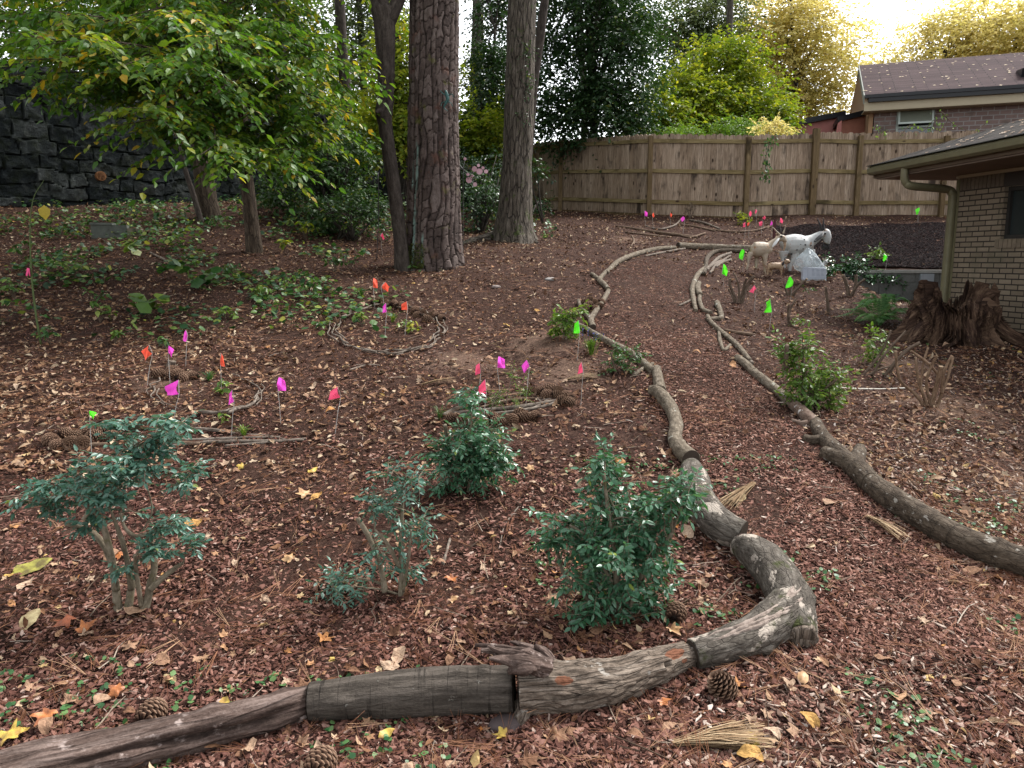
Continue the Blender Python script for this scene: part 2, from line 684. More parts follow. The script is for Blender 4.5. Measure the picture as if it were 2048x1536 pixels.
def field(n, y0, y1, p=1.0, pad=1.2, fx=0.74):
    """random ground points, denser near the viewer's end of the yard"""
    u = rng.random(n)
    if p == 1.0:
        y = y0 * (y1 / y0) ** u
    else:
        a = 1 - p
        y = (y0 ** a + u * (y1 ** a - y0 ** a)) ** (1 / a)
    x = rng.uniform(-1, 1, n) * (fx * y + pad)
    return x, y

def in_yard(x, y):
    ok = (y < np.interp(x, [-14, -10, -7.3, -4.4, 0.6, 1.34, 3.3, 9], [10, 14.8, 17.7, 20.6, 22.2, 21.3, 18.5, 18.3]))
    hx = 6.13 + (10.7 - y) * 0.2
    ok &= ~((x > hx - 0.02) & (y < 13.2) & (y > 4.6))
    return ok

def on_path(x, y):
    xl = np.interp(y, [2.8, 3.6, 5.4, 8.2, 10.8, 12.3], [1.2, 1.15, 1.12, .88, 1.36, 2.0])
    xr = np.interp(y, [2.8, 4, 5.6, 8, 10.8, 12.3], [2.6, 2.1, 2.1, 2.16, 2.6, 3.2])
    return (x > xl) & (x < xr) & (y > 2.8) & (y < 12.3)

def mulch_zone(x, y):
    """1 in the bark-mulch beds on the near left and across the path"""
    q = fbm(np.stack([x * .8, y * .8, x * 0], -1), 2, 5) * .8
    z = np.clip(1.2 - np.abs(y - 3.6 + q) / 2.2, 0, 1) * (x < 1.2 + .25 * y + q * .5)
    return np.clip(z * 1.4, 0, 1)

def scatter(name, mat, tmpls, n, y0, y1, size, lift=0.004, tilt=0.35, dens=None, p=1.0, clump=.55, kindof='stuff'):
    mb = MB()
    x, y = field(n, y0, y1, p)
    keep = in_yard(x, y)
    if dens is not None:
        keep &= rng.random(n) < dens(x, y)
    if clump:
        q = fbm(np.stack([x * 1.3, y * 1.3, x * 0 + n % 17], -1), 3, n % 31)
        keep &= rng.random(n) < np.clip(.78 + clump * q, .06, 1)
    x, y = x[keep], y[keep]
    z = H(x, y) + lift + rng.random(len(x)) * lift
    pick = rng.integers(0, len(tmpls), len(x))
    yaw = rng.uniform(0, 2 * pi, len(x))
    B = rot_basis(yaw, np.abs(rng.normal(0, tilt, len(x))), rng.uniform(0, 2 * pi, len(x)))
    sz = size[0] * (size[1] / size[0]) ** rng.random(len(x))
    rr = rng.random(len(x))
    for k, t in enumerate(tmpls):
        s_ = pick == k
        mb.inst(t, np.stack([x, y, z], 1)[s_], B[s_], sz[s_], rr[s_])
    o = mb.build(name, mat, loc=(0, 0, 0))
    setting(o, kindof)
    return o

def m_litter(name, stops, rough=0.9, mot=0.5, spec=.06):
    k = NT(name)
    col = k.ramp(k.attr('rnd'), stops)
    n = k.noise(k.attr('bc', 'Vector'), 90, 3)
    col = k.mix(k.math('MULTIPLY', k.step(n, .4, .7), mot), col, (.35, .3, .28), 'MULTIPLY')
    return k.done(k.bsdf(col, rough, k.bump(n, .003), spec))

M_CHIP = m_litter('bark_chips', [(0, (.014, .007, .006)), (.22, (.044, .020, .015)), (.55, (.118, .054, .041)), (.85, (.195, .098, .075)), (.97, (.28, .165, .13)), (1, (.38, .29, .24))])
M_CHIPF = m_litter('path_chips', [(0, (.024, .012, .009)), (.3, (.105, .051, .038)), (.7, (.23, .122, .091)), (.92, (.33, .205, .16)), (1, (.46, .36, .30))])
M_DRY = m_litter('dry_leaves', [(0, (.055, .024, .013)), (.25, (.14, .065, .034)), (.5, (.25, .135, .075)), (.75, (.36, .235, .145)), (.9, (.44, .33, .22)), (.985, (.46, .32, .12)), (1, (.42, .16, .05))], .6)
M_DRYD = m_litter('old_leaves', [(0, (.04, .018, .011)), (.4, (.12, .06, .035)), (.7, (.24, .14, .08)), (.9, (.36, .26, .17)), (1, (.46, .37, .26))], .6)
M_NEED = m_litter('pine_needles', [(0, (.06, .022, .012)), (.45, (.165, .068, .037)), (.8, (.29, .145, .082)), (1, (.44, .28, .17))], .6, .2)
M_DARKM = m_litter('dark_mulch', [(0, (.004, .002, .002)), (.5, (.013, .006, .007)), (.88, (.036, .018, .017)), (1, (.15, .10, .085))])

chips = [t_chip(i) for i in range(6)]
shreds = [t_shred(i) for i in range(5)] + [t_chip(2)]
mapl = [t_maple(i) for i in range(5)]
oval = [t_oval(.24, .25, .10, .08, i) for i in range(3)] + [t_oval(.3, -.25, -.08, .1, 7), t_oval(.2, .4, .15, .05, 9)]
curlo = [t_oval(.2, .5, .2, .1, 3), t_oval(.26, -.4, -.12, .12, 4), t_oval(.16, .2, .16, .05, 5)]
need = [t_needle(i) for i in range(5)]
SC = 1.0

scatter('bark_mulch', M_CHIP, chips + shreds[:2], 150000, 1.9, 7.5, (.009, .024), .005, .42, lambda x, y: .10 + .9 * mulch_zone(x, y) * (1 - .7 * bare_at(x, y)), p=1.4)
scatter('bark_mulch', M_CHIPF, shreds, 230000, 1.9, 20, (.007, .022), .004, .45, lambda x, y: (1 - .75 * mulch_zone(x, y)) * (1 - .85 * bare_at(x, y)), p=1.3)
scatter('pine_needles', M_NEED, need, 40000, 1.9, 14, (.09, .20), .008, .16, lambda x, y: (.30 + .6 * (mulch_zone(x, y) < .4)) * (1 - .4 * bare_at(x, y)), p=1.3)
scatter('leaf_litter', M_DRY, mapl[:3] + oval + curlo, 26000, 1.9, 9, (.018, .062), .010, .55, lambda x, y: np.where(on_path(x, y), .25, 1) * (.28 + .6 * (mulch_zone(x, y) < .4)) * (1 - .4 * bare_at(x, y)), p=1.5)
scatter('leaf_litter', M_DRYD, mapl[:2] + oval + curlo, 95000, 4.6, 24, (.022, .085), .012, .55, lambda x, y: np.clip(.30 + .75 * ss(8, 12, y) + .4 * (x < -2), 0, 1) * (1 - .3 * bare_at(x, y)) * np.where(on_path(x, y), .12, 1) * np.where((x > -.5) & (x < 3.4) & (y > 7) & (y < 13), .6, 1), p=0.6)

M_PATH = m_litter('path_mulch', [(0, (.04, .019, .014)), (.3, (.135, .066, .048)), (.7, (.255, .135, .10)), (.94, (.34, .20, .155)), (1, (.44, .33, .27))])
scatter('bark_mulch', M_PATH, shreds, 300000, 2.4, 13, (.008, .022), .005, .38, lambda x, y: on_path(x, y) * 1.0, p=1.0, clump=.15)
M_PALE = m_litter('pale_litter', [(0, (.08, .05, .04)), (.5, (.25, .17, .13)), (.85, (.42, .33, .27)), (1, (.56, .48, .42))])
scatter('pale_litter', M_PALE, shreds + curlo, 85000, 1.9, 12, (.008, .028), .007, .4, lambda x, y: np.where(on_path(x, y), .25, 1) * np.clip(ss(.12, .5, x / np.maximum(y, .1)) * .85 * (x > .3), 0, 1) * np.where(y > 9, .5, 1), p=1.2)
M_TWIG = m_litter('twig_litter', [(0, (.03, .02, .014)), (.5, (.10, .07, .05)), (.85, (.22, .17, .13)), (1, (.38, .32, .26))], .8, .4)
scatter('twig_litter', M_TWIG, [t_twig(i) for i in range(6)], 4200, 1.9, 20, (.05, .22), .008, .10, lambda x, y: .5 + .5 * (y > 3), p=1.0)

# the dark mulch bed above the low block wall
def dark_zone(x, y):
    q = .35 * vnoise(np.stack([x * 2, y * 2, x * 0], -1))
    return ((y > 13.12) & (y < 16.9 + q + .12 * (x - 6)) & (x > 5.35 + .15 * (16 - y) * 0 + q) & (x < 9.5)).astype(float)
def dark_bed():
    mb = MB()
    n = 46000
    x, y = rng.uniform(5, 9.5, n), rng.uniform(13.1, 17.8, n)
    k = dark_zone(x, y) > .5
    x, y = x[k], y[k]
    xs = np.arange(4.8, 9.6, .08)
    ys = np.arange(13.1, 17.6, .08)
    X, Y = np.meshgrid(xs, ys)
    i = np.arange(X.size).reshape(X.shape)
    f = np.stack([i[:-1, :-1], i[:-1, 1:], i[1:, 1:], i[1:, :-1]], -1).reshape(-1, 4)
    cx, cy = X[:-1, :-1].ravel(), Y[:-1, :-1].ravel()
    f = f[dark_zone(cx, cy) > .5]
    v = np.stack([X, Y, H(X, Y) + .03], -1).reshape(-1, 3)
    mb.add(v, [f], r=.1)
    pos = np.stack([x, y, H(x, y) + .035], 1)
    B = rot_basis(rng.uniform(0, 6.3, len(x)), np.abs(rng.normal(0, .5, len(x))), rng.uniform(0, 6.3, len(x)), -.22)
    mb.inst(shreds[1], pos, B, rng.uniform(.012, .030, len(x)), rng.random(len(x)) ** 1.3)
    o = mb.build('dark_mulch', M_DARKM, loc=(0, 0, 0))
    setting(o, 'stuff')
dark_bed()

# ================================================================== STRUCTURES
def Z(py, y, px=1024):
    return P(px, py, y)[2]

# ------------------------------------------------------------------ old stone wall on the left
def stone_wall():
    A, B = np.array([-15.5, 9.0]), np.array([1.0, 26.5])
    d = (B - A)
    L = np.linalg.norm(d)
    d = d / L
    nrmv = np.array([d[1], -d[0]])                     # towards the yard
    top = 5.25
    sp = 0.026
    us = np.arange(0, L, sp)
    zs = np.arange(0.3, top + .001, sp)
    U, Zz = np.meshgrid(us, zs)
    r = np.random.default_rng(3)
    # irregular coursed rubble: rows of uneven height, blocks of uneven width
    wob = .14 * vnoise(np.stack([U * .8, Zz * .6, U * 0], -1), 4) + .05 * vnoise(np.stack([U * 2.3, Zz * 1.3, U * 0], -1), 8)
    rows = [0.2]
    while rows[-1] < top + 1:
        rows.append(rows[-1] + r.uniform(.18, .38))
    rows = np.array(rows)
    zi = np.clip(np.searchsorted(rows, Zz + wob) - 1, 0, len(rows) - 2)
    dist = np.minimum(Zz + wob - rows[zi], rows[zi + 1] - Zz - wob)
    hgt = np.zeros_like(U)
    rid = np.zeros_like(U)
    for k in range(len(rows) - 1):
        e = [r.uniform(-.5, 0)]
        while e[-1] < L + 1:
            e.append(e[-1] + r.uniform(.22, .75))
        e = np.array(e)
        s_ = zi == k
        uu = U[s_] + .09 * vnoise(np.stack([U[s_] * 2, Zz[s_] * 2, U[s_] * 0 + k], -1), 2)
        j = np.clip(np.searchsorted(e, uu) - 1, 0, len(e) - 2)
        dd = np.minimum(uu - e[j], e[j + 1] - uu)
        dist[s_] = np.minimum(dist[s_], dd)
        hv = r.uniform(-.03, .05, len(e))
        cv = r.random(len(e))
        hgt[s_] = hv[j]
        rid[s_] = cv[j]
    face = ss(0.0, .018, dist + .012 * vnoise(np.stack([U * 9, Zz * 9, U * 0], -1), 12))
    depth = face * (.035 + hgt * .6) + .030 * fbm(np.stack([U * 7, Zz * 7, rid * 9], -1), 4, 6) * face
    topz = Zz + np.where(Zz > top - .12, .10 * vnoise(np.stack([U * 1.7, U * 0, U * 0], -1), 9), 0)
    x = A[0] + d[0] * U + nrmv[0] * depth
    y = A[1] + d[1] * U + nrmv[1] * depth
    m, n = U.shape
    i = np.arange(m * n).reshape(m, n)
    f = np.stack([i[:-1, :-1], i[:-1, 1:], i[1:, 1:], i[1:, :-1]], -1).reshape(-1, 4)
    r_ = np.where(face > .5, rid * .8 + .2, 0.0)
    k = NT('old_stone')
    p = k.attr('bc', 'Vector')
    n1 = k.noise(p, 5, 6, .65)
    n2 = k.noise(p, 28, 5, .7)
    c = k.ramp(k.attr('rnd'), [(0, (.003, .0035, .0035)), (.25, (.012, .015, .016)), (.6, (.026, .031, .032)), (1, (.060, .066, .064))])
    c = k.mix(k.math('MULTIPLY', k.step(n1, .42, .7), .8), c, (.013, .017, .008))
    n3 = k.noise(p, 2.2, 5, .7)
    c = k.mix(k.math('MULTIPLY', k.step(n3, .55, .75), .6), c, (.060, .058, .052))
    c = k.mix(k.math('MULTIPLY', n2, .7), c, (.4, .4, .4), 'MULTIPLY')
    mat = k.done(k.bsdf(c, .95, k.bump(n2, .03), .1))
    root = thing('stone_wall', 'tall dark retaining wall of rough stone blocks behind the shaded trees', 'wall', (A[0], A[1], 2.0))
    mb = MB()
    mb.add(np.stack([x, y, topz], -1).reshape(-1, 3), [f], r=r_.ravel())
    # body behind the face
    back = -nrmv * .55
    tp = topz[-1]
    a3 = np.stack([x[-1], y[-1], tp], -1)
    b3 = a3 + np.array([back[0], back[1], -.02])
    q = np.arange(n)
    cap = np.vstack([a3, b3])
    mb.add(cap, [np.stack([q[:-1], q[1:], q[1:] + n, q[:-1] + n], -1)], r=.45)
    c3 = b3.copy()
    c3[:, 2] = 0.3
    mb.add(np.vstack([b3, c3]), [np.stack([q[:-1], q[1:], q[1:] + n, q[:-1] + n], -1)], r=.45)
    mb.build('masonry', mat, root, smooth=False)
    # clay drain pipe end poking out of the wall
    u0 = None
    best = 9
    for u in np.arange(0, L, .05):
        yy = A[1] + d[1] * u
        xx = A[0] + d[0] * u
        pt = P(195, 353, yy)
        if abs(pt[0] - xx) < best:
            best, u0, hit = abs(pt[0] - xx), u, pt
    c0 = np.array([A[0] + d[0] * u0, A[1] + d[1] * u0, hit[2]])
    n3 = np.array([nrmv[0], nrmv[1], 0])
    pb = MB()
    pb.tube([c0 + n3 * .05, c0 + n3 * .16], [.095, .095], 20, 3, caps=False)
    pb.tube([c0 + n3 * .16, c0 + n3 * .161, c0 + n3 * .16], [.095, .085, .07], 20, 4, caps=False)
    pb.tube([c0 + n3 * .16, c0 + n3 * .05], [.07, .07], 20, 3, caps=True)
    pb.build('drain_pipe', m_plain('rusty_clay', (.20, .085, .03), .8), root, smooth=True)
stone_wall()

# ------------------------------------------------------------------ wooden privacy fence
def wood_mat(name, c0, c1, c2):
    k = NT(name)
    r = k.attr('rnd')
    off = k.n('CombineXYZ')
    k.put(off.inputs[0], k.math('MULTIPLY', r, 37.0))
    k.put(off.inputs[1], k.math('MULTIPLY', r, 91.0))
    ad = k.n('VectorMath', operation='ADD')
    k.put(ad.inputs[0], k.attr('bc', 'Vector'))
    k.put(ad.inputs[1], off.outputs[0])
    v = k.mapped((16, 16, 1.1), ad.outputs[0])
    n = k.noise(v, 2.2, 6, .65, 1.2)
    n2 = k.noise(k.mapped((1, 1, .55), ad.outputs[0]), 2.4, 4, .6)
    c = k.ramp(n, [(.3, c0), (.52, c1), (.72, c2)])
    c = k.mix(k.math('MULTIPLY', r, .55), c, (.5, .43, .36), 'MULTIPLY')
    c = k.mix(k.step(n2, .52, .72), c, tuple(q * .38 for q in c0))
    kn = k.voro(k.mapped((5.2, 5.2, 2.4), ad.outputs[0]), 1.0, 'F1')
    c = k.mix(k.math('SUBTRACT', 1.0, k.step(kn.outputs['Distance'], .07, .15)), c, (.035, .02, .012))
    return k.done(k.bsdf(c, .85, k.bump(n, .006), .15))

M_PICK = wood_mat('weathered_pickets', (.115, .082, .060), (.31, .235, .170), (.47, .38, .295))
M_RAIL = wood_mat('fence_rails', (.115, .086, .036), (.215, .165, .080), (.31, .25, .135))
M_POST = wood_mat('fence_posts', (.085, .060, .030), (.150, .105, .055), (.235, .175, .10))

FENCE = [(955, 24.2), (1045, 22.6), (1120, 21.4), (1297, 18.75), (1490, 18.25), (1622, 18.6), (1710, 18.75), (1880, 18.4), (2080, 18.3)]
def fence():
    pts = []
    for px, y in FENCE:
        x = P(px, 420, y)[0]
        pts.append(onground(x, y))
    root = thing('wooden_fence', 'tall weathered brown picket fence with posts and three rails along the yard', 'fence', pts[3])
    hh = 1.86
    for i in range(len(pts) - 1):
        a, b = pts[i], pts[i + 1]
        d = b - a
        L = np.linalg.norm(d[:2])
        e = np.array([d[0], d[1], 0]) / L
        nv = np.array([e[1], -e[0], 0])               # toward the yard
        n = max(1, int(round(L / .142)))
        w = L / n
        pk = MB()
        for j in range(n):
            t = (j + .5) / n
            c = a + d * t
            base = c[2] - .02 + .05
            if i in (3,):
                base = c[2] + .02
            top = c[2] + hh + random.uniform(-.02, .02) + (.05 if i >= 5 else 0)
            hw = w / 2 - (random.choice([.0005, .001, .001, .006]) if i < 3 else -.0015)
            th = .018
            o = c - nv * .03 + nv * (random.uniform(-.004, .004) if i < 3 else (.004 if j % 2 else -.002))
            o = o * np.array([1, 1, 0])
            ear = .035
            le, re = (.05 if j == 0 else 0), (.05 if j == n - 1 else 0)
            prof = [(-hw - le, base), (hw + re, base), (hw + re, top - ear), (hw - ear, top), (-hw + ear, top), (-hw - le, top - ear)]
            poly = [o + e * s_ + np.array([0, 0, z]) for s_, z in prof]
            pk.prism(poly, nv * -th)
        pk.build('picket_panel', M_PICK, root)
        # kick board under the pickets
        if i >= 0:
            kb = MB()
            kb.box(a - nv * .035 + np.array([0, 0, -.12]), d, nv * -.02, np.array([0, 0, .20]))
            kb.build('kick_board', M_POST, root)
        for q, hz in enumerate((.27, .98, 1.66)):
            rb = MB()
            o = a + np.array([0, 0, hz])
            rb.box(o - nv * .027, d, nv * .038, np.array([0, 0, .088]))
            # straightened bc so that the grain runs along the rail
            vv = np.array(rb.v[0]) - o
            al = vv @ (d / np.linalg.norm(d))
            rb.bc[0] = np.stack([vv[:, 2], vv @ nv, al], 1)
            rb.build('rail', M_RAIL, root)
    for i, p in enumerate(pts[:-1]):
        pb = MB()
        th = .052
        hp = hh - .06
        px = FENCE[i][0]
        if px == 1622:
            hp, th = hh + .10, .068
        if px == 1710:
            hp = hh - .02
        q = p + np.array([0, -.045, -.25])
        pb.box(q - np.array([th, th, 0]), (2 * th, 0, 0), (0, 2 * th, 0), (0, 0, hp + .25))
        pb.build('post', M_POST, root)
    return pts
FPTS = fence()

# ------------------------------------------------------------------ brick material (bc = along, across, height)
def brick_mat(name, c1, c2, mortar, bw, bh, msize, bumpd=.006, dirt=(.04, .045, .03)):
    k = NT(name)
    p = k.attr('bc', 'Vector')
    sp = k.n('SeparateXYZ')
    k.put(sp.inputs[0], p)
    cb = k.n('CombineXYZ')
    k.put(cb.inputs[0], sp.outputs[0])
    k.put(cb.inputs[1], sp.outputs[2])
    b = k.n('TexBrick', offset=0.5)
    k.put(b.inputs['Vector'], cb.outputs[0])
    b.inputs['Color1'].default_value = c4(c1)
    b.inputs['Color2'].default_value = c4(c2)
    b.inputs['Mortar'].default_value = c4(mortar)
    b.inputs['Scale'].default_value = 1.0
    b.inputs['Mortar Size'].default_value = msize
    b.inputs['Mortar Smooth'].default_value = .3
    b.inputs['Bias'].default_value = 0
    b.inputs['Brick Width'].default_value = bw
    b.inputs['Row Height'].default_value = bh
    n = k.noise(p, 40, 5, .7)
    n2 = k.noise(p, 1.6, 5, .65)
    c = k.mix(k.math('MULTIPLY', n, .8), b.outputs['Color'], (.45, .42, .40), 'MULTIPLY')
    c = k.mix(k.math('MULTIPLY', k.step(n2, .5, .75), .6), c, dirt)
    h = k.math('ADD', k.math('MULTIPLY', b.outputs['Fac'], -1.0), k.math('MULTIPLY', n, .35))
    return k.done(k.bsdf(c, .9, k.bump(h, bumpd), .15))

def wallquad(mb, a, b, z0a, z1a, z0b=None, z1b=None, u0=0.0, r=.5, th=None, holes=()):
    """vertical wall face from a to b (xy), with rectangular holes given as (u0,u1,z0,z1)"""
    a, b = np.asarray(a, float)[:2], np.asarray(b, float)[:2]
    L = np.linalg.norm(b - a)
    us = sorted({0.0, L} | {h[0] for h in holes} | {h[1] for h in holes})
    zs = sorted({z0a, z1a} | {h[2] for h in holes} | {h[3] for h in holes})
    for i in range(len(us) - 1):
        for j in range(len(zs) - 1):
            uc, zc = (us[i] + us[i + 1]) / 2, (zs[j] + zs[j + 1]) / 2
            if any(h[0] < uc < h[1] and h[2] < zc < h[3] for h in holes):
                continue
            q = [(us[i], zs[j]), (us[i + 1], zs[j]), (us[i + 1], zs[j + 1]), (us[i], zs[j + 1])]
            v = [np.append(a + (b - a) * (u / L), z) for u, z in q]
            mb.add(v, [[[0, 1, 2, 3]]], [(u + u0, 0, z) for u, z in q], r)

# shingle material: bc = (along eave, up slope, -)
def shingle_mat(name, c1, c2, gap, leafy=.0):
    k = NT(name)
    p = k.attr('bc', 'Vector')
    b = k.n('TexBrick', offset=0.37)
    k.put(b.inputs['Vector'], p)
    b.inputs['Color1'].default_value = c4(c1)
    b.inputs['Color2'].default_value = c4(c2)
    b.inputs['Mortar'].default_value = c4(gap)
    b.inputs['Scale'].default_value = 1
    b.inputs['Mortar Size'].default_value = .014
    b.inputs['Brick Width'].default_value = .85
    b.inputs['Row Height'].default_value = .14
    n = k.noise(p, 70, 4, .7)
    n2 = k.noise(p, 2.5, 4, .6)
    c = k.mix(k.math('MULTIPLY', n, .9), b.outputs['Color'], (.4, .4, .4), 'MULTIPLY')
    c = k.mix(k.math('MULTIPLY', n2, .5), c, (.5, .5, .5), 'MULTIPLY')
    h = k.math('ADD', k.math('MULTIPLY', b.outputs['Fac'], -1), k.math('MULTIPLY', n, .5))
    return k.done(k.bsdf(c, .95, k.bump(h, .012), .1))

M_BLACK = m_plain('black_gutter_paint', (.012, .013, .016), .4, .2)
M_CREAM = m_plain('cream_trim_paint', (.42, .36, .25), .7, .2)
M_TAN = m_plain('tan_siding', (.33, .20, .115), .8, .2)
M_PINK = m_plain('pink_siding', (.42, .17, .15), .8, .25)
M_GLASS = None

def glass_mat():
    k = NT('dark_window_glass')
    b = k.bsdf((.020, .026, .026), .06, spec=.6)
    return k.done(b)
M_GLASS = glass_mat()

def roofleaves(mb, corner, ex, ey, n, size, lx, ly):
    nz = nrm(np.cross(ex, ey))
    u, w = rng.random(n) * lx, rng.random(n) * ly
    pos = corner + u[:, None] * ex + w[:, None] * ey + nz * .012
    yaw = rng.uniform(0, 6.28, n)
    y = np.cos(yaw)[:, None] * ex + np.sin(yaw)[:, None] * ey
    x = np.cross(y, nz)
    B = np.stack([x, y, np.repeat(nz[None], n, 0)], -1)
    mb.inst(t_maple(3), pos, B, rng.uniform(size * .5, size, n), rng.random(n) * .5 + .5)

# ------------------------------------------------------------------ neighbour's brick house
def far_house():
    z0 = 24.0
    e1 = P(1730, 190, z0)                                 # left end of eave, gutter top
    ax = nrm(np.array([2.7, -1.0, 0]))                    # along the eave to the right
    ac = np.array([.30, .954, 0])                         # to the back
    L = 9.0
    base = 2.2
    root = thing('brick_house', "neighbour's brown brick house with shingle roof rising above the fence", 'house', (e1[0], e1[1], base))
    M_B = brick_mat('brown_brick', (.165, .115, .105), (.235, .170, .155), (.30, .28, .27), .30, .127, .016)
    over = .45
    wa = e1 + ac * over + ax * .35                          # wall corner
    wtop = e1[2] - .30
    wb = wa + ax * L
    w = MB()
    # window opening
    def u_of(px):
        d = ray(px, 240)
        # intersect ray with wall plane
        n = np.array([ax[1], -ax[0], 0])
        t = np.dot(wa - CAM, n) / np.dot(d, n)
        return np.dot(CAM + d * t - wa, ax), CAM + d * t
    ua, pa = u_of(1793)
    ub, pb = u_of(1868)
    zt = CAM[2] + (P(1830, 213, pa[1])[2] - CAM[2])
    zb = zt - 1.25
    wallquad(w, wa, wb, base, wtop, holes=[(ua, ub, zb, zt)])
    w.build('brick_wall', M_B, root)
    # gable end wall facing left
    ridge = P(1688, 133, 28.0)
    g = MB()
    gw = wa - ax * .15
    back = gw + ac * 8.0
    mid = gw + ac * (ridge[1] - z0 - .3)
    slope_end = e1[2] + .1 - .25
    g.prism([np.append(gw[:2], base), np.append(back[:2], base), np.append(back[:2], slope_end - .2), np.append(mid[:2], ridge[2] - .22), np.append(gw[:2], slope_end - .12)], ax * .12)
    g.build('gable_wall', M_TAN, root)
    # roof: two slopes as thick slabs
    M_SH = shingle_mat('brown_shingles', (.075, .048, .050), (.125, .082, .082), (.022, .016, .018))
    up = ridge - e1
    up = up - ax * np.dot(up, ax)
    ll = np.linalg.norm(up)
    ey = up / ll
    nz = np.cross(ax, ey)
    for name, o, yv, le in (('roof', e1, ey, ll), ('back_roof', None, None, ll * 1.25)):
        rb = MB()
        if o is None:
            yv = ey * np.array([1, 1, -1])
            yv = nrm(yv)
            o = e1 + ey * ll
            # back slope falls away behind the ridge
        th = -np.array([0, 0, .10])
        rb.box(o, ax * L, yv * le, th, bc=None)
        vv = rb.v[0] - o
        rb.bc[0] = np.stack([vv @ ax, vv @ yv, vv[:, 2] * 0], 1)
        rb.build('roof', M_SH, root)
    # rake boards at the left end (grey-green front, dark behind)
    rk = MB()
    rk.box(e1 - ax * .03 + np.array([0, 0, -.26]), ax * .03, ey * ll, np.array([0, 0, .255]))
    rk.build('rake_board', m_plain('grey_trim', (.22, .23, .20), .7), root)
    yv = nrm(ey * np.array([1, 1, -1]))
    rk = MB()
    o2 = e1 + ey * ll
    rk.box(o2 - ax * .03 + np.array([0, 0, -.26]), ax * .03, yv * ll * 1.25, np.array([0, 0, .255]))
    rk.build('rake_board', M_BLACK, root)
    # gutter and fascia
    gb = MB()
    for dz, dep, hgt in ((.0, .13, .10), (-.11, .10, .11)):
        gb.box(e1 - ac * dep + np.array([0, 0, dz - .06 - hgt / 2]) + ax * (.0 if dz == 0 else .1), ax * L, ac * dep, (0, 0, hgt - .004))
    gb.build('gutter', M_BLACK, root)
    fb = MB()
    fb.box(e1 + np.array([0, 0, -.46]) + ac * .01, ax * L, ac * .03, (0, 0, .27))
    fb.box(e1 + np.array([0, 0, -.47]) + ac * .05, ax * L, ac * .55, (0, 0, .02))
    fb.box(wa + np.array([0, 0, wtop - wa[2] - .16]) - ac * .03, ax * L, ac * .03, (0, 0, .17))
    fb.build('eave_trim', M_CREAM, root)
    # window: frame, panes, sash tilted out like an awning window
    fr = MB()
    n = -np.array([-ax[1], ax[0], 0])
    o = wa + ax * ua
    fw = .06
    def zb_(z):
        return np.array([o[0], o[1], z])
    for (u, wd) in ((0, fw), (ub - ua - fw, fw)):
        fr.box(zb_(zb) + ax * u + n * .02, ax * wd, -n * .10, (0, 0, zt - zb))
    for z in (zb, zt - fw, (zb + zt) / 2 - .02):
        fr.box(zb_(z) + ax * fw + n * .018, ax * (ub - ua - 2 * fw), -n * .10, (0, 0, fw))
    wf = fr.build('window', m_plain('pale_green_aluminium', (.34, .40, .36), .45), root)
    gl = MB()
    gl.box(zb_(zb) + ax * .01 - n * .05, ax * (ub - ua - .02), -n * .02, (0, 0, zt - zb))
    gl.build('pane', M_GLASS, wf)
    sh = MB()
    for z0_, z1_ in ((zt - .55, zt - .03),):
        a_ = zb_(z1_) + n * .03
        tilt = n * .22
        for u in (.03, ub - ua - .08):
            sh.box(a_ + ax * u + tilt + np.array([0, 0, z0_ - z1_]), ax * .05, -n * .03, -tilt + np.array([0, 0, z1_ - z0_]))
        sh.box(a_ + ax * .03 + tilt + np.array([0, 0, z0_ - z1_]), ax * (ub - ua - .06), -n * .03, (0, 0, .05))
    sh.build('sash', m_plain('pale_sash', (.42, .48, .44), .4), wf)
    pn = MB()
    pn.box(a_ + ax * .08 + tilt + np.array([0, 0, z0_ - z1_ + .05]), ax * (ub - ua - .16), -n * .008, -tilt + np.array([0, 0, z1_ - z0_ - .05]))
    pn.build('pane', m_plain('screened_glass', (.13, .14, .11), .25), wf)
    # roof vent
    vb = MB()
    vo = e1 + ax * (L * .46) + ey * .9
    q = P(2040, 158, vo[1])
    vb.prism([vo, vo + ey * .7, vo + ey * .7 + nz * .05, vo + nz * .25], ax * 1.2)
    vb.build('roof_vent', M_BLACK, root)
    # fallen leaves lying on the shingles
    lb = MB()
    roofleaves(lb, e1, ax, ey, 110, .15, 6.0, ll)
    lb.build('roof_leaves', m_litter('roof_leaf', [(0, (.3, .2, .12)), (1, (.6, .5, .36))], .7), root)
    o_ = root.children[-1]
    o_['kind'] = 'stuff'
    # pink annex with black roof edges
    yb = 26.5
    an = MB()
    a0, a1, a2, a3 = P(1586, 300, yb), P(1690, 300, yb), P(1690, 229, yb), P(1586, 250, yb)
    an.prism([a0, a1, a2, a3], (0.9, 3.0, 0))
    an.build('annex_wall', M_PINK, root)
    bb = MB()
    c0, c1, c2, c3 = P(1580, 253, yb - .15), P(1692, 231, yb - .15), P(1692, 221, yb - .15), P(1580, 242, yb - .15)
    bb.prism([c0, c1, c2, c3], (.9, 3.2, 0))
    d0 = P(1580, 244, yb - .2)
    bb.tube([d0, P(1580, 262, yb - .2), P(1594, 268, yb - .2), P(1606, 270, yb - .2)], [.07] * 4, 8)
    bb.build('annex_roof', M_BLACK, root)
    y2 = 25.2
    pb_ = MB()
    pb_.prism([P(1682, 300, y2), P(1743, 300, y2), P(1743, 226, y2), P(1682, 241, y2)], (.6, 1.8, 0))
    pb_.build('porch_wall', M_TAN2, root)
    r2 = MB()
    r2.prism([P(1676, 243, y2 - .12), P(1745, 227, y2 - .12), P(1745, 216, y2 - .12), P(1676, 233, y2 - .12)], (.6, 2.0, 0))
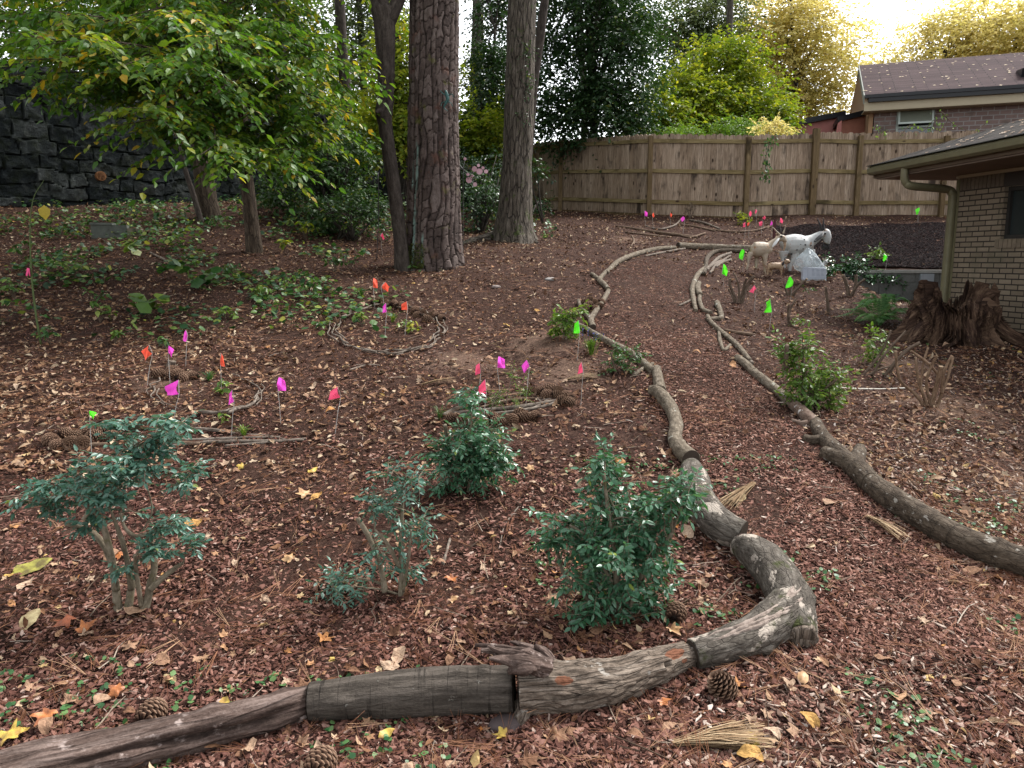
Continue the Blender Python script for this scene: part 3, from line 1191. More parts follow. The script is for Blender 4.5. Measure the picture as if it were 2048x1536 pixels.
    r2.prism([P(1741, 300, y2 - .06), P(1746, 300, y2 - .06), P(1746, 222, y2 - .06), P(1741, 222, y2 - .06)], (.1, .3, 0))
    r2.build('porch_roof', M_BLACK, root)
    pt = MB()
    pt.prism([P(1672, 268, y2 - .2), P(1682, 268, y2 - .2), P(1684, 240, y2 - .2), P(1676, 246, y2 - .2)], (.1, .3, 0))
    pt.build('pink_trim', M_PINK, root)
    pt = MB()
    pt.prism([P(1744, 222, y2 - .4), P(1762, 213, y2 - .4), P(1764, 222, y2 - .4), P(1746, 236, y2 - .4)], (.1, .5, 0))
    pt.build('pink_trim', M_PINK, root)
M_TAN2 = m_plain('rust_siding', (.30, .125, .085), .8, .25)
far_house()

# ------------------------------------------------------------------ near house corner on the right
def near_house():
    cxy = P(1907, 500, 10.7)
    dw = nrm(np.array([0.2, -1.0, 0]))                     # along the visible wall, towards the viewer
    inn = np.array([1.0, .2, 0]) / np.hypot(1, .2)
    zg = .2
    ztop = Z(352, 10.7, 1907)
    root = thing('brick_cottage', 'corner of a tan brick house with low shingle eave and downspout', 'house', (cxy[0], cxy[1], .6))
    M_B = brick_mat('tan_brick', (.215, .172, .124), (.29, .235, .172), (.045, .037, .031), .203, .0677, .0085, dirt=(.075, .075, .048))
    c = np.array([cxy[0], cxy[1], 0])
    L = 6.0
    def uz(px, py):
        n = inn
        d = ray(px, py)
        t = np.dot(c - CAM * np.array([1, 1, 0]), n) / np.dot(d * np.array([1, 1, 0]), n)
        p = CAM + d * t
        return np.dot(p - c, dw), p[2]
    u0, wz1 = uz(2014, 333)
    _, wz0 = uz(2010, 478)
    u1 = u0 + 1.1
    zs = ztop - .20
    w = MB()
    wallquad(w, c, c + dw * L, zg, zs, holes=[(u0, u1, wz0, wz1 if wz1 < zs else zs - .01)])
    wallquad(w, c + inn * 6, c, zg, ztop)
    w.build('brick_wall', M_B, root)
    # soldier course along the wall head
    sc_, sc2 = MB(), MB()
    n = int(L / .0677)
    for i in range(n):
        if u0 - .03 < i * .0677 < u1:
            continue
        if i * .0677 >= u1:
            sc2.box(c - inn * .004 + dw * (i * .0677 + .005) + np.array([0, 0, zs + .004]), dw * .058, inn * .06, (0, 0, ztop - zs - .008), r=random.random())
            continue
        sc_.box(c - inn * .004 + dw * (i * .0677 + .005) + np.array([0, 0, zs + .004]), dw * .058, inn * .06, (0, 0, ztop - zs - .008), r=random.random())
    sc_.build('soldier_course', m_plain('tan_soldier_brick', (.18, .14, .10), .9, .5, 20), root)
    sc2.build('soldier_course', bpy.data.materials['tan_soldier_brick'], root)
    mo = MB()
    mo.box(c + inn * .003 + np.array([0, 0, zs]), dw * L, inn * .05, (0, 0, ztop - zs))
    mo.build('mortar_bed', m_plain('dark_mortar', (.055, .045, .038), .95), root)
    ft = MB()
    ft.box(c - inn * .05 + np.array([0, 0, -.1]), dw * L, inn * .2, (0, 0, .72))
    ft.build('footing', m_plain('mossy_concrete', (.20, .185, .14), .95, .5, 12, .01), root)
    # window
    fr = MB()
    wz1b = min(wz1, zs - .01)
    o = c + dw * u0
    for u in (0, u1 - u0 - .05):
        fr.box(o + dw * u + inn * .05 + np.array([0, 0, wz0]), dw * .05, inn * .06, (0, 0, wz1b - wz0))
    fr.box(o + dw * .05 + inn * .05 + np.array([0, 0, wz0]), dw * (u1 - u0 - .1), inn * .06, (0, 0, .05))
    fr.box(o + dw * .05 + inn * .05 + np.array([0, 0, wz1b - .05]), dw * (u1 - u0 - .1), inn * .06, (0, 0, .05))
    wf = fr.build('window', m_plain('dark_window_frame', (.03, .027, .024), .5), root)
    gl = MB()
    gl.box(o + inn * .09 + np.array([0, 0, wz0]), dw * (u1 - u0), inn * .01, (0, 0, wz1b - wz0))
    gl.build('pane', M_GLASS, wf)
    rv = MB()
    rv.box(o - dw * .001 + inn * .002 + np.array([0, 0, wz0]), dw * .01, inn * .12, (0, 0, wz1b - wz0))
    rv.build('window_reveal', M_B, wf)
    sl_ = MB()
    for i in range(int((u1 - u0 + .1) / .0677)):
        sl_.box(o - inn * .025 + dw * (i * .0677 - .05) + np.array([0, 0, wz0 - .11]), dw * .058, inn * .12, (0, 0, .11), r=random.random())
    sl_.build('brick_sill', m_plain('tan_sill_brick', (.28, .22, .155), .9, .5, 20), wf)
    # roof: low hip; eave line along the wall
    ec = P(1744, 333, 11.35)
    e2 = P(2048, 276, 8.55)
    e2[2] = ec[2]
    de = nrm(e2 - ec)
    ine = np.array([-de[1], de[0], 0])
    ine = ine if ine[0] > 0 else -ine
    pitch = .36
    n_up = nrm(ine + np.array([0, 0, pitch]))
    M_SH = shingle_mat('grey_shingles', (.034, .029, .026), (.070, .058, .050), (.012, .010, .009))
    R = 4.2
    # eave slope facing left, bounded by the hip line
    A0, A1 = ec, ec + de * 9
    H1 = ec + de * R + ine * R + np.array([0, 0, R * pitch])
    H2 = ec + de * 9 + ine * R + np.array([0, 0, R * pitch])
    rb = MB()
    dn = np.array([0, 0, -.05])
    vs = [A0, A1, H2, H1]
    v = vs + [q + dn for q in vs]
    bc = [((q - ec) @ de, (q - ec) @ n_up, 0) for q in v]
    rb.add(v, [[[0, 1, 2, 3], [4, 7, 6, 5], [0, 4, 5, 1], [1, 5, 6, 2], [2, 6, 7, 3], [3, 7, 4, 0]]], bc, .5)
    B1 = ec + ine * 9
    B2 = ec + ine * 9 + de * R + np.array([0, 0, R * pitch])
    vs = [B1, A0, H1, B2]
    v = vs + [q + dn for q in vs]
    bc = [((q - ec) @ ine, (q - ec) @ de * 1.06, 0) for q in v]
    rb.add(v, [[[0, 1, 2, 3], [4, 7, 6, 5], [0, 4, 5, 1], [1, 5, 6, 2], [2, 6, 7, 3]]], bc, .5)
    rf = rb.build('roof', M_SH, root)
    hp = MB()
    for i in range(26):
        t0, t1 = i / 26, (i + 1.25) / 26
        a, b = A0 + (H1 - A0) * t0, A0 + (H1 - A0) * min(t1, 1)
        lift = np.array([0, 0, .015])
        s1 = nrm(np.cross(b - a, [0, 0, 1]))
        hp.add([a + s1 * .12 - lift * 2, a + lift * 1.5, a - s1 * .12 - lift * 2, b + s1 * .12 - lift * 2.6, b + lift, b - s1 * .12 - lift * 2.6],
               [[[0, 1, 4, 3], [1, 2, 5, 4]]], None, .5)
    hp.build('ridge_cap', M_SH, rf)
    lb = MB()
    roofleaves(lb, ec + ine * .1 + np.array([0, 0, .036]) + de * .9, de, n_up, 170, .10, 5, 1.6)
    lo = lb.build('roof_leaves', m_litter('cottage_roof_leaf', [(0, (.14, .08, .05)), (.6, (.33, .22, .14)), (1, (.6, .5, .4))], .7), rf)
    lo['kind'] = 'stuff'
    # gutter (profile swept along the eave), drip edge, fascia, soffit
    gt = MB()
    prof = [(0, 0), (-.055, 0), (-.075, -.03), (-.07, -.085), (-.03, -.115), (.03, -.115), (.03, 0)]
    po = [ec + ine * a + np.array([0, 0, b - .01]) for a, b in prof]
    gt.prism(po, de * 8.8)
    M_G = m_plain('weathered_green_gutter', (.205, .185, .105), .55, .4, 9)
    gt.build('gutter', M_G, root)
    dp = MB()
    dp.beam(ec - ine * .04 + np.array([0, 0, .002]), ec + de * 9 - ine * .04 + np.array([0, 0, .002]), .10, .008)
    dp.build('drip_edge', m_plain('dark_drip_edge', (.05, .055, .055), .4), root)
    fa = MB()
    fa.box(ec + ine * .032 + np.array([0, 0, -.17]), de * 8.8, ine * .025, (0, 0, .13))
    fa.box(ec + ine * .03 - de * .0 + np.array([0, 0, -.17]) + de * .02, ine * 6, de * .025, (0, 0, .13))
    fa.build('fascia', m_plain('brown_fascia', (.15, .105, .07), .8, .4), root)
    so = MB()
    z_s = ztop + .012
    q1, q2 = ec + de * .05 + ine * .06, ec + de * 8.8 + ine * .06
    q3, q4 = c + dw * 8.8 + inn * .3, c + inn * .3
    qs = [np.array([q[0], q[1], z_s]) for q in (q1, q2, q3, q4)]
    so.prism(qs, (0, 0, .02))
    q5 = c + inn * 6
    q6 = ec + de * .05 + ine * 6
    so.prism([np.array([q[0], q[1], z_s + .001]) for q in (q1, q4, q5, q6)], (0, 0, .02))
    so.build('soffit', m_plain('flaking_soffit', (.30, .23, .18), .85, .5, 4), root)
    tr = MB()
    tr.box(c - inn * .03 + np.array([0, 0, ztop - .035]) - dw * .03, dw * 7, inn * .03, (0, 0, .04))
    tr.box(c - dw * .035 + np.array([0, 0, ztop - .04]), inn * 4, dw * .03, (0, 0, .045))
    tr.build('frieze_trim', M_CREAM, root)
    # downspout with two elbows
    ds = MB()
    g0 = ec + de * .78 + ine * .0 + np.array([0, 0, -.11])
    corner = c - inn * .055 - dw * .035
    zz = Z(383, corner[1], 1900)
    zm = Z(364, g0[1], 1830)
    path = [g0, np.array([g0[0], g0[1], zm + .05]), np.array([g0[0] + .04, g0[1] - .0, zm - .02]), np.array([g0[0] + .12, g0[1] - .01, zm - .055]),
            corner + np.array([-.09, .01, zz + .03]), corner + np.array([-.02, 0, zz - .02]), corner + np.array([0, 0, zz - .12]), corner + np.array([0, 0, 1.8]), corner + np.array([0, 0, .85])]
    ds.tube(path, [.05] * len(path), 14, 70, fn=lambda t, l, B: 1 + .03 * np.cos(t * 10) + .18 * np.cos(4 * t + pi) * -.35)
    dso = ds.build('downspout', M_G, root, smooth=True)
    el = MB()
    b0 = corner + np.array([0, 0, .86])
    el.tube([b0 + np.array([0, 0, .06]), b0, b0 + np.array([-.05, -.02, -.06]), b0 + np.array([-.22, -.08, -.13])], [.06, .06, .062, .066], 12, 12, caps=False)
    el.build('elbow', m_plain('white_elbow', (.62, .62, .55), .5, .2), dso, smooth=True)
    # corner board behind the downspout
    cb = MB()
    cb.box(c - inn * .02 - dw * .03 + np.array([0, 0, zg]), inn * .05, dw * .05, (0, 0, ztop - zg - .05))
    cb.build('corner_board', M_G, root)
near_house()

# ------------------------------------------------------------------ low block wall holding the dark mulch bed
def block_wall():
    y = 13.0
    x0, x1 = 5.75, 9.0
    zt = 1.42
    root = thing('block_wall', 'low grey concrete block retaining wall below the dark mulch bed', 'wall', (x0, y, .9))
    k = NT('concrete_block')
    p = k.attr('bc', 'Vector')
    n = k.noise(p, 30, 5, .7)
    n2 = k.noise(p, 2.2, 4, .6)
    c = k.ramp(k.math('ADD', k.math('MULTIPLY', n, .4), k.math('MULTIPLY', n2, .6)), [(.35, (.085, .09, .085)), (.6, (.17, .175, .165)), (.75, (.24, .24, .225))])
    m = k.done(k.bsdf(c, .95, k.bump(n, .006), .1))
    w = MB()
    r = 0
    for z in np.arange(.42, zt - .05, .2):
        xx = x0 + (.2 if r % 2 else 0) - .2
        while xx < x1:
            w.box((xx + .004, y, z + .004), (.392, 0, 0), (0, .18, 0), (0, 0, min(.192, zt - .05 - z)), r=random.random())
            xx += .4
        r += 1
    w.box((x0, y + .012, .42), (x1 - x0, 0, 0), (0, .15, 0), (0, 0, zt - .5), r=0.2)
    w.build('blocks', m, root)
    cp = MB()
    cp.box((x0 - .02, y - .02, zt - .046), (x1 - x0, 0, 0), (0, .22, 0), (0, 0, .05))
    cp.build('cap', m_plain('pale_cap', (.36, .36, .33), .9, .4, 15), root)
    a = P(1840, 545, y)[0]
    b = P(1866, 545, y)[0]
    pn = MB()
    pn.box((a, y - .05, .5), (b - a, 0, 0), (0, .048, 0), (0, 0, zt - .56))
    pn.build('pale_panel', m_plain('pale_grey_patch', (.33, .37, .40), .9, .35, 6), root)
block_wall()

# ================================================================== TREES
def basis_from(dirs, normals):
    y = nrm(dirs)
    z = nrm(normals - y * (normals * y).sum(-1, keepdims=True))
    x = np.cross(y, z)
    return np.stack([x, y, z], -1)

LEAF_NEAR = [t_oval(.27, .14, .06, .02, 1), t_oval(.30, .22, .03, .03, 2), t_oval(.24, .08, .10, .02, 3)]
LEAF_FAR = [t_diamond(.34, .1, .12), t_diamond(.28, .15, .05)]

def leaf_sprays(mb, p0, d, L, nl, ll, droop=.25, tm=LEAF_FAR, up=0.75, spread=.9, rr=None, jit=.35, twig=None, tw=.004):
    """leafy shoots: p0 (N,3) start, d (N,3) direction, L (N,) length; nl leaves alternate along each"""
    N = len(p0)
    d = nrm(d)
    side = nrm(np.cross(d, np.array([0, 0, 1.0]) + rng.normal(0, .15, (N, 3))))
    base_r = rng.random(N) if rr is None else rr
    P0, D, NM, SC, RR = [], [], [], [], []
    for k in range(nl):
        t = (k + .6 + rng.random(N) * .4) / nl
        pos = p0 + d * (L * t)[:, None] + np.array([0, 0, -1.0]) * (droop * L * t * t)[:, None]
        sg = 1 if k % 2 else -1
        dd = d * (.45 + .5 * (k == nl - 1)) + side * sg * spread * (k != nl - 1) + np.array([0, 0, -.30]) + rng.normal(0, jit, (N, 3)) * .5
        nm = np.array([0, 0, up]) + rng.normal(0, jit, (N, 3)) + side * sg * -.15
        P0.append(pos)
        D.append(dd)
        NM.append(nm)
        SC.append(ll * rng.uniform(.65, 1.1, N))
        RR.append(np.clip(base_r * .6 + rng.random(N) * .4 + (rng.random(N) < .06) * .3, 0, 1))
    pos, dd, nm, sc, r_ = np.vstack(P0), np.vstack(D), np.vstack(NM), np.concatenate(SC), np.concatenate(RR)
    B = basis_from(dd, nm)
    pick = rng.integers(0, len(tm), len(pos))
    for k, t in enumerate(tm):
        q = pick == k
        mb.inst(t, pos[q], B[q], sc[q], r_[q])
    if twig is not None:
        # thin three-sided shoots
        e1 = p0 + d * (L * .5)[:, None] - np.array([0, 0, 1.0]) * (droop * L * .25)[:, None]
        e2 = p0 + d * L[:, None] - np.array([0, 0, 1.0]) * (droop * L)[:, None]
        twigs(twig, [p0, e1, e2], [tw, tw * .7, tw * .25])

def twigs(mb, pts, rads):
    N = len(pts[0])
    d = nrm(pts[-1] - pts[0])
    a = nrm(np.cross(d, np.array([.3, .2, 1.0])))
    b = np.cross(d, a)
    rings = []
    for p, r in zip(pts, rads):
        r = np.asarray(r) * np.ones(N)
        rings.append(np.stack([p + (a * cos(q) + b * sin(q)) * r[:, None] for q in (0, 2.094, 4.189)], 1))
    v = np.stack(rings, 1)                             # N, K, 3, 3
    K = len(pts)
    f = []
    for k in range(K - 1):
        for j in range(3):
            j2 = (j + 1) % 3
            f.append([3 * k + j, 3 * k + j2, 3 * k + 3 + j2, 3 * k + 3 + j])
    f = np.array(f)
    ff = (f[None] + (np.arange(N) * 3 * K)[:, None, None]).reshape(-1, 4)
    mb.add(v.reshape(-1, 3), [ff], r=.5)

def crown(mb, clumps, rad, ns, L, nl, ll, tm=LEAF_FAR, droop=.3, flat=.6, twig=None, up=.75, tw=.004, tone=None, jit=.35):
    """clumps (N,3), rad (N,): shoots start inside each clump and reach outwards"""
    N = len(clumps)
    c = np.repeat(clumps, ns, 0)
    r = np.repeat(rad, ns)
    d = rng.normal(0, 1, (N * ns, 3))
    d[:, 2] *= flat
    d = nrm(d)
    p0 = c + d * (r * rng.random(N * ns) ** .6 * .75)[:, None]
    Ls = L * rng.uniform(.6, 1.25, N * ns)
    rr = np.repeat(rng.random(N) if tone is None else tone, ns) * .6 + rng.random(N * ns) * .4
    leaf_sprays(mb, p0, d + np.array([0, 0, .05]), Ls, nl, ll, droop, tm, up, rr=rr, twig=twig, tw=tw, jit=jit)

def clumpcloud(c, r, n, hole=.0, seed=0, shell=.45):
    """clump centres in an ellipsoid, thinned by noise so that gaps stay open"""
    g = np.random.default_rng(seed)
    out = []
    while len(out) < n:
        q = nrm(g.normal(0, 1, (n, 3))) * (shell + (1 - shell) * g.random((n, 1))) ** .6
        p = c + q * np.asarray(r)
        k = vnoise(p * 1.1, seed) > hole - .6
        out += list(p[k])
    return np.array(out[:n])

M_TGREEN = m_leaf('green_leaves', [(0, (.032, .095, .014)), (.35, (.070, .175, .022)), (.66, (.14, .25, .028)), (.82, (.25, .32, .032)), (.91, (.46, .39, .035)), (1, (.54, .36, .035))], .42, .52, (1, 1, .45))
M_YGREEN = m_leaf('yellow_green_leaves', [(0, (.08, .15, .014)), (.4, (.17, .25, .022)), (.75, (.34, .38, .035)), (1, (.55, .48, .05))], .5, .55, (1, 1, .5))
M_YELLOW = m_leaf('yellow_leaves', [(0, (.38, .40, .10)), (.25, (.64, .56, .17)), (.7, (.80, .68, .28)), (1, (.84, .74, .42))], .5, .6, (1, 1, .85))
M_EVER = m_leaf('evergreen_leaves', [(0, (.014, .040, .014)), (.6, (.034, .085, .028)), (.88, (.065, .13, .036)), (1, (.22, .26, .05))], .36, .3, (1, 1, .4), .5)
M_GREYG = m_leaf('grey_green_leaves', [(0, (.07, .11, .05)), (.6, (.15, .20, .09)), (1, (.30, .31, .13))], .5, .45, (1, 1, .6))

M_OAKB = m_bark('grey_ridged_bark', (.026, .021, .016), (.085, .070, .055), (.19, .165, .135), .16, 26, .65, 15, .03, moss=(.055, .07, .022))
M_THINB = m_bark('dark_smooth_bark', (.012, .009, .008), (.038, .030, .025), (.085, .070, .058), .3, 22, 0, 9, .010)
M_BROWNB = m_bark('brown_bark', (.020, .014, .010), (.062, .045, .032), (.13, .102, .073), .2, 24, .5, 16, .018)
M_FARB = m_bark('far_bark', (.022, .018, .015), (.062, .054, .045), (.13, .115, .095), .2, 14, .4, 9, .02)

def pine_bark_mat():
    k = NT('pine_plate_bark')
    r = k.attr('rnd')                                  # 0 in the furrows, plates carry their own tone
    n = k.noise(k.mapped((1, 1, .5)), 30, 6, .7)
    n2 = k.noise(k.mapped((1, 1, .8)), 5, 4, .6)
    c = k.ramp(k.math('ADD', r, k.math('MULTIPLY', k.math('SUBTRACT', n, .5), .55)),
               [(.0, (.007, .005, .005)), (.22, (.028, .020, .017)), (.5, (.085, .063, .055)), (.8, (.165, .132, .118)), (1, (.30, .26, .24))])
    c = k.mix(k.math('MULTIPLY', k.step(n2, .58, .72), .6), c, (.11, .052, .036))
    c = k.mix(k.attr('streak'), c, (.17, .25, .22))
    mo = k.noise(k.attr('bc', 'Vector'), 4.2, 4, .6)
    c = k.mix(k.math('MULTIPLY', k.step(mo, .60, .72), .7), c, (.085, .085, .018))
    return k.done(k.bsdf(c, .9, k.bump(n, .012), .15))

def path_px(pts, y):
    """trunk path from pixels at a given distance; y may be a list"""
    return [P(a, b, y if np.isscalar(y) else y[i]) for i, (a, b) in enumerate(pts)]

def pine_tree():
    yb = 11.05
    base = G(868, 532)
    yb = base[1]
    root = thing('pine_tree', 'largest trunk, a thick pine with plated reddish bark and blue-green streaks', 'tree', base)
    pts = [(868, 545), (867, 500), (867, 420), (867, 300), (867, 180), (868, 60), (869, -60)]
    w = [125, 113, 104, 99, 95, 93, 91]
    path = path_px(pts, yb)
    path = [path[0] + np.array([0, 0, -.15])] + path[1:] + [path[-1] + np.array([0, 0, 2.2]), path[-1] + np.array([.1, 0, 7.0])]
    rad = [x * yb / FPX / 2 for x in w] + [.30, .2]
    n, m = 150, 620
    c, rr = spline(path, rad, m)
    ln = np.concatenate([[0], np.cumsum(np.linalg.norm(np.diff(c, axis=0), axis=1))])
    th = np.arange(n) / n * 2 * pi
    # plates: jittered cells, tall and narrow, in the unrolled bark
    cw, chh = .078, .24
    T, Ln = np.meshgrid(th, ln)
    r0 = .33
    U = T * r0 / cw
    V = Ln / chh
    nu = int(round(2 * pi * r0 / cw))
    U = T / (2 * pi) * nu
    wu = .6 * vnoise(np.stack([np.cos(T) * 2.5, np.sin(T) * 2.5, Ln * 2.2], -1), 3)
    wv = .6 * vnoise(np.stack([np.cos(T) * 3, np.sin(T) * 3, Ln * 2.4], -1), 9)
    U, V = U + wu * .9, V + wv * .4
    iu, iv = np.floor(U).astype(int), np.floor(V).astype(int)
    d1 = np.full(U.shape, 9.0)
    d2 = np.full(U.shape, 9.0)
    idc = np.zeros(U.shape)
    def hh(a, b, s):
        q = (np.mod(a, nu) * 7919 + b * 104729 + s * 1299709) & 0xffffff
        q = ((q ^ (q >> 11)) * 2654435 + 12345) & 0xffffff
        return (q & 0xffff) / 65535.0
    for a in (-1, 0, 1):
        for b in (-1, 0, 1):
            cu, cv = iu + a, iv + b
            px_, py_ = cu + hh(cu, cv, 1), cv + hh(cu, cv, 2)
            dd = np.hypot(U - px_, V - py_)
            new = dd < d1
            d2 = np.where(new, d1, np.minimum(d2, dd))
            idc = np.where(new, hh(cu, cv, 3), idc)
            d1 = np.where(new, dd, d1)
    nc = 24
    Uc = T / (2 * pi) * nc + .55 * vnoise(np.stack([np.cos(T) * 3, np.sin(T) * 3, Ln * 1.6], -1), 3) + .22 * vnoise(np.stack([np.cos(T) * 8, np.sin(T) * 8, Ln * 6], -1), 13)
    ic = np.floor(Uc).astype(int)
    fu = Uc - ic
    Vc = Ln / .15 + hh(ic, ic * 0, 5) * 3 + .35 * vnoise(np.stack([np.cos(T) * 9, np.sin(T) * 9, Ln * 5], -1), 23) + .35 * (fu - .5) * (hh(ic, ic * 0, 8) - .5) * 4
    jv = np.floor(Vc).astype(int)
    fv = Vc - jv
    skip = hh(ic, jv, 6) > .74
    idc = hh(ic, jv + skip, 7)
    dv_, dh_ = np.minimum(fu, 1 - fu), np.minimum(fv + .0, 1 - fv)
    edge = ss(.0, .15, dv_) * np.where(skip, 1.0, .22 + .78 * ss(.0, .10, dh_)) * (.78 + .22 * ss(.0, .06, d2 - d1))
    lay = .008 * vnoise(np.stack([np.cos(T) * 9, np.sin(T) * 9, Ln * 14], -1), 5)
    h = edge * (.020 + .014 * idc) + lay * edge + .01 * fbm(np.stack([np.cos(T) * 3, np.sin(T) * 3, Ln], -1), 2, 2)
    flare = (1 + .05 * np.cos(3 * T + 1) * np.exp(-Ln / .5) + .05 * np.cos(5 * T) * np.exp(-Ln / .35))
    R = rr[:, None] * flare - .03 + h
    v = np.stack([c[:, 0][:, None] + np.cos(T) * R, c[:, 1][:, None] + np.sin(T) * R, c[:, 2][:, None] + 0 * T], -1)
    i = np.arange(n * m).reshape(m, n)
    f = np.stack([i[:-1], np.roll(i, -1, 1)[:-1], np.roll(i, -1, 1)[1:], i[1:]], -1).reshape(-1, 4)
    mb = MB()
    mb.add(v.reshape(-1, 3), [f], np.stack([np.cos(T) * .35, np.sin(T) * .35, Ln], -1).reshape(-1, 3), ((.24 + .76 * edge) * (.32 + .34 * idc)).ravel())
    tk = mb.build('trunk', pine_bark_mat(), root, smooth=True)
    # narrow blue-green lichen runs on the left of the stem
    stk = np.zeros(T.shape)
    for ang, z0, z1, w_ in ((4.02, .1, 1.0, .05), (4.10, .9, 2.0, .035), (4.45, .2, .75, .03), (3.95, 1.3, 1.9, .03)):
        cen = ang + .05 * np.sin(Ln * 5 + ang * 9)
        stk = np.maximum(stk, np.exp(-((T - cen) / w_) ** 2) * ss(z0, z0 + .12, Ln) * (1 - ss(z1 - .15, z1, Ln)))
    stk = np.clip(stk * (1.1 + .9 * vnoise(np.stack([np.cos(T) * 14, np.sin(T) * 14, Ln * 8], -1), 31)), 0, 1) * (.3 + .7 * edge)
    sa = tk.data.attributes.new('streak', 'FLOAT', 'POINT')
    sa.data.foreach_set('value', stk.ravel().astype(np.float32))
    # moss cushion at the foot
    mo = MB()
    q = rng.uniform(3.6, 4.5, 900)
    hz = rng.random(900) ** 1.6 * .34
    pos = np.stack([base[0] + np.cos(q) * (.46 - .12 * hz), base[1] + np.sin(q) * (.46 - .12 * hz), base[2] - .03 + hz], 1)
    B = basis_from(rng.normal(0, 1, (900, 3)) + np.array([0, -.3, .6]), rng.normal(0, 1, (900, 3)))
    mo.inst(LEAF_FAR[0], pos, B, rng.uniform(.015, .035, 900), rng.random(900))
    ob = mo.build('moss', m_leaf('moss', [(0, (.02, .035, .006)), (1, (.09, .10, .014))], .9, 0), root)
    ob['kind'] = 'stuff'
    # crown far above the frame
    cm = MB()
    top = path[-1]
    tw = MB()
    cl = clumpcloud(top + np.array([0, 0, 1.0]), (2.8, 2.8, 2.2), 26, .1, 4)
    crown(cm, cl, np.full(len(cl), .6), 16, .5, 8, .16, [t_diamond(.05, .02, .1)], .2, .8)
    for q in cl:
        tw.tube([top + np.array([0, 0, (q[2] - top[2]) * .5 - .3]), (q + top) / 2 + [0, 0, .1], q], [.06, .04, .02], 5, 5)
    tw.build('branches', M_BROWNB, root)
    cm.build('crown', m_leaf('pine_foliage', [(0, (.02, .05, .015)), (1, (.06, .10, .03))], .5, .2), root)
    return root, base, yb
PINE, PBASE, PY = pine_tree()

def gecko():
    y = PY - .50
    c = P(893, 198, y)
    root = thing('lizard_ornament', 'small teal metal lizard mounted high on the thick pine trunk', 'ornament', c)
    s = 1.0 / FPX * y
    def q(x, z, f=0.0):
        return c + np.array([x * s, f, -z * s])
    b = MB()
    b.tube([q(-2, -16), q(0, -10), q(2, 0), q(-2, 9), q(-5, 16), q(2, 22)], [.012, .022, .026, .016, .008, .003], 8, 24, flat=.6)
    b.build('body', m_plain('teal_metal', (.045, .12, .11), .4, .4, 30, metal=.3), root, smooth=True)
    for pts in ([(2, -6), (11, -9), (13, -3)], [(-1, -6), (-9, -12), (-12, -16)], [(1, 4), (9, 8), (11, 14)], [(-2, 5), (-9, 7), (-11, 13)]):
        l = MB()
        l.tube([q(a, d) for a, d in pts], [.008, .006, .006], 6, 8)
        l.build('leg', bpy.data.materials['teal_metal'], root)
gecko()

def oak_tree():
    g = G(1028, 482)
    y = g[1]
    root = thing('oak_tree', 'straight grey barked tree with flared roots, right of the thick pine', 'tree', g)
    px = [(1026, 492), (1027, 462), (1030, 420), (1034, 340), (1038, 240), (1041, 120), (1044, 0), (1047, -100)]
    w = [92, 74, 64, 58, 56, 55, 53, 52]
    path = path_px(px, y)
    path[0][2] -= .1
    path += [path[-1] + np.array([.1, 0, 3]), path[-1] + np.array([.3, 0, 7])]
    rad = [x * y / FPX / 2 for x in w] + [.2, .12]
    mb = MB()
    def fn(t, l, B):
        lo = np.exp(-B[..., 2] / .45)
        ridge = .35 * lo * (np.maximum(0, np.cos(t - 5.6)) ** 6 * 1.3 + np.maximum(0, np.cos(t - 3.7)) ** 8 * 1.8 + np.maximum(0, np.cos(t - 4.6)) ** 10 * .6 + np.maximum(0, np.cos(t - 2.0)) ** 6)
        groove = -.07 * np.exp(-((t - 4.75 - .05 * np.sin(B[..., 2] * 2)) / .14) ** 2)
        return 1 + ridge + groove
    mb.tube(path, rad, 90, 330, rough=.05, rs=16, seed=3, aniso=7, fn=fn)
    mb.build('trunk', M_OAKB, root, smooth=True)
    rt = MB()
    def gp(a, b):
        q = G(a, b)
        return q
    rt.tube([P(1015, 440, y - .05), gp(1000, 468), gp(975, 478), gp(940, 484), gp(915, 492)], [.10, .13, .10, .06, .02], 14, 30, rough=.12, seed=2)
    rt.build('root', M_OAKB, root, smooth=True)
    rt = MB()
    rt.tube([P(1052, 455, y - .1), gp(1058, 477), gp(1075, 487)], [.08, .08, .03], 12, 16, rough=.12, seed=4)
    rt.build('root', M_OAKB, root, smooth=True)
    lv = MB()
    for k in range(14):
        p = P(1052 + random.uniform(-12, 10), random.uniform(60, 240), y - .26)
        crown(lv, p[None], np.array([.08]), 5, .12, 4, .05, LEAF_FAR, .3, 1)
    lv.build('creeper_leaves', M_EVER, root)
    top = path[-1]
    br, cm = MB(), MB()
    cl = clumpcloud(top + np.array([0, 0, -.5]), (3.0, 3.0, 2.2), 30, .2, 8)
    for q in cl:
        br.tube([top + np.array([0, 0, -2.2]), (q + top) / 2, q], [.09, .05, .015], 5, 6)
    br.build('branches', M_OAKB, root)
    crown(cm, cl, np.full(len(cl), .7), 12, .7, 7, .12)
    cm.build('crown', M_TGREEN, root)
    return root
oak_tree()

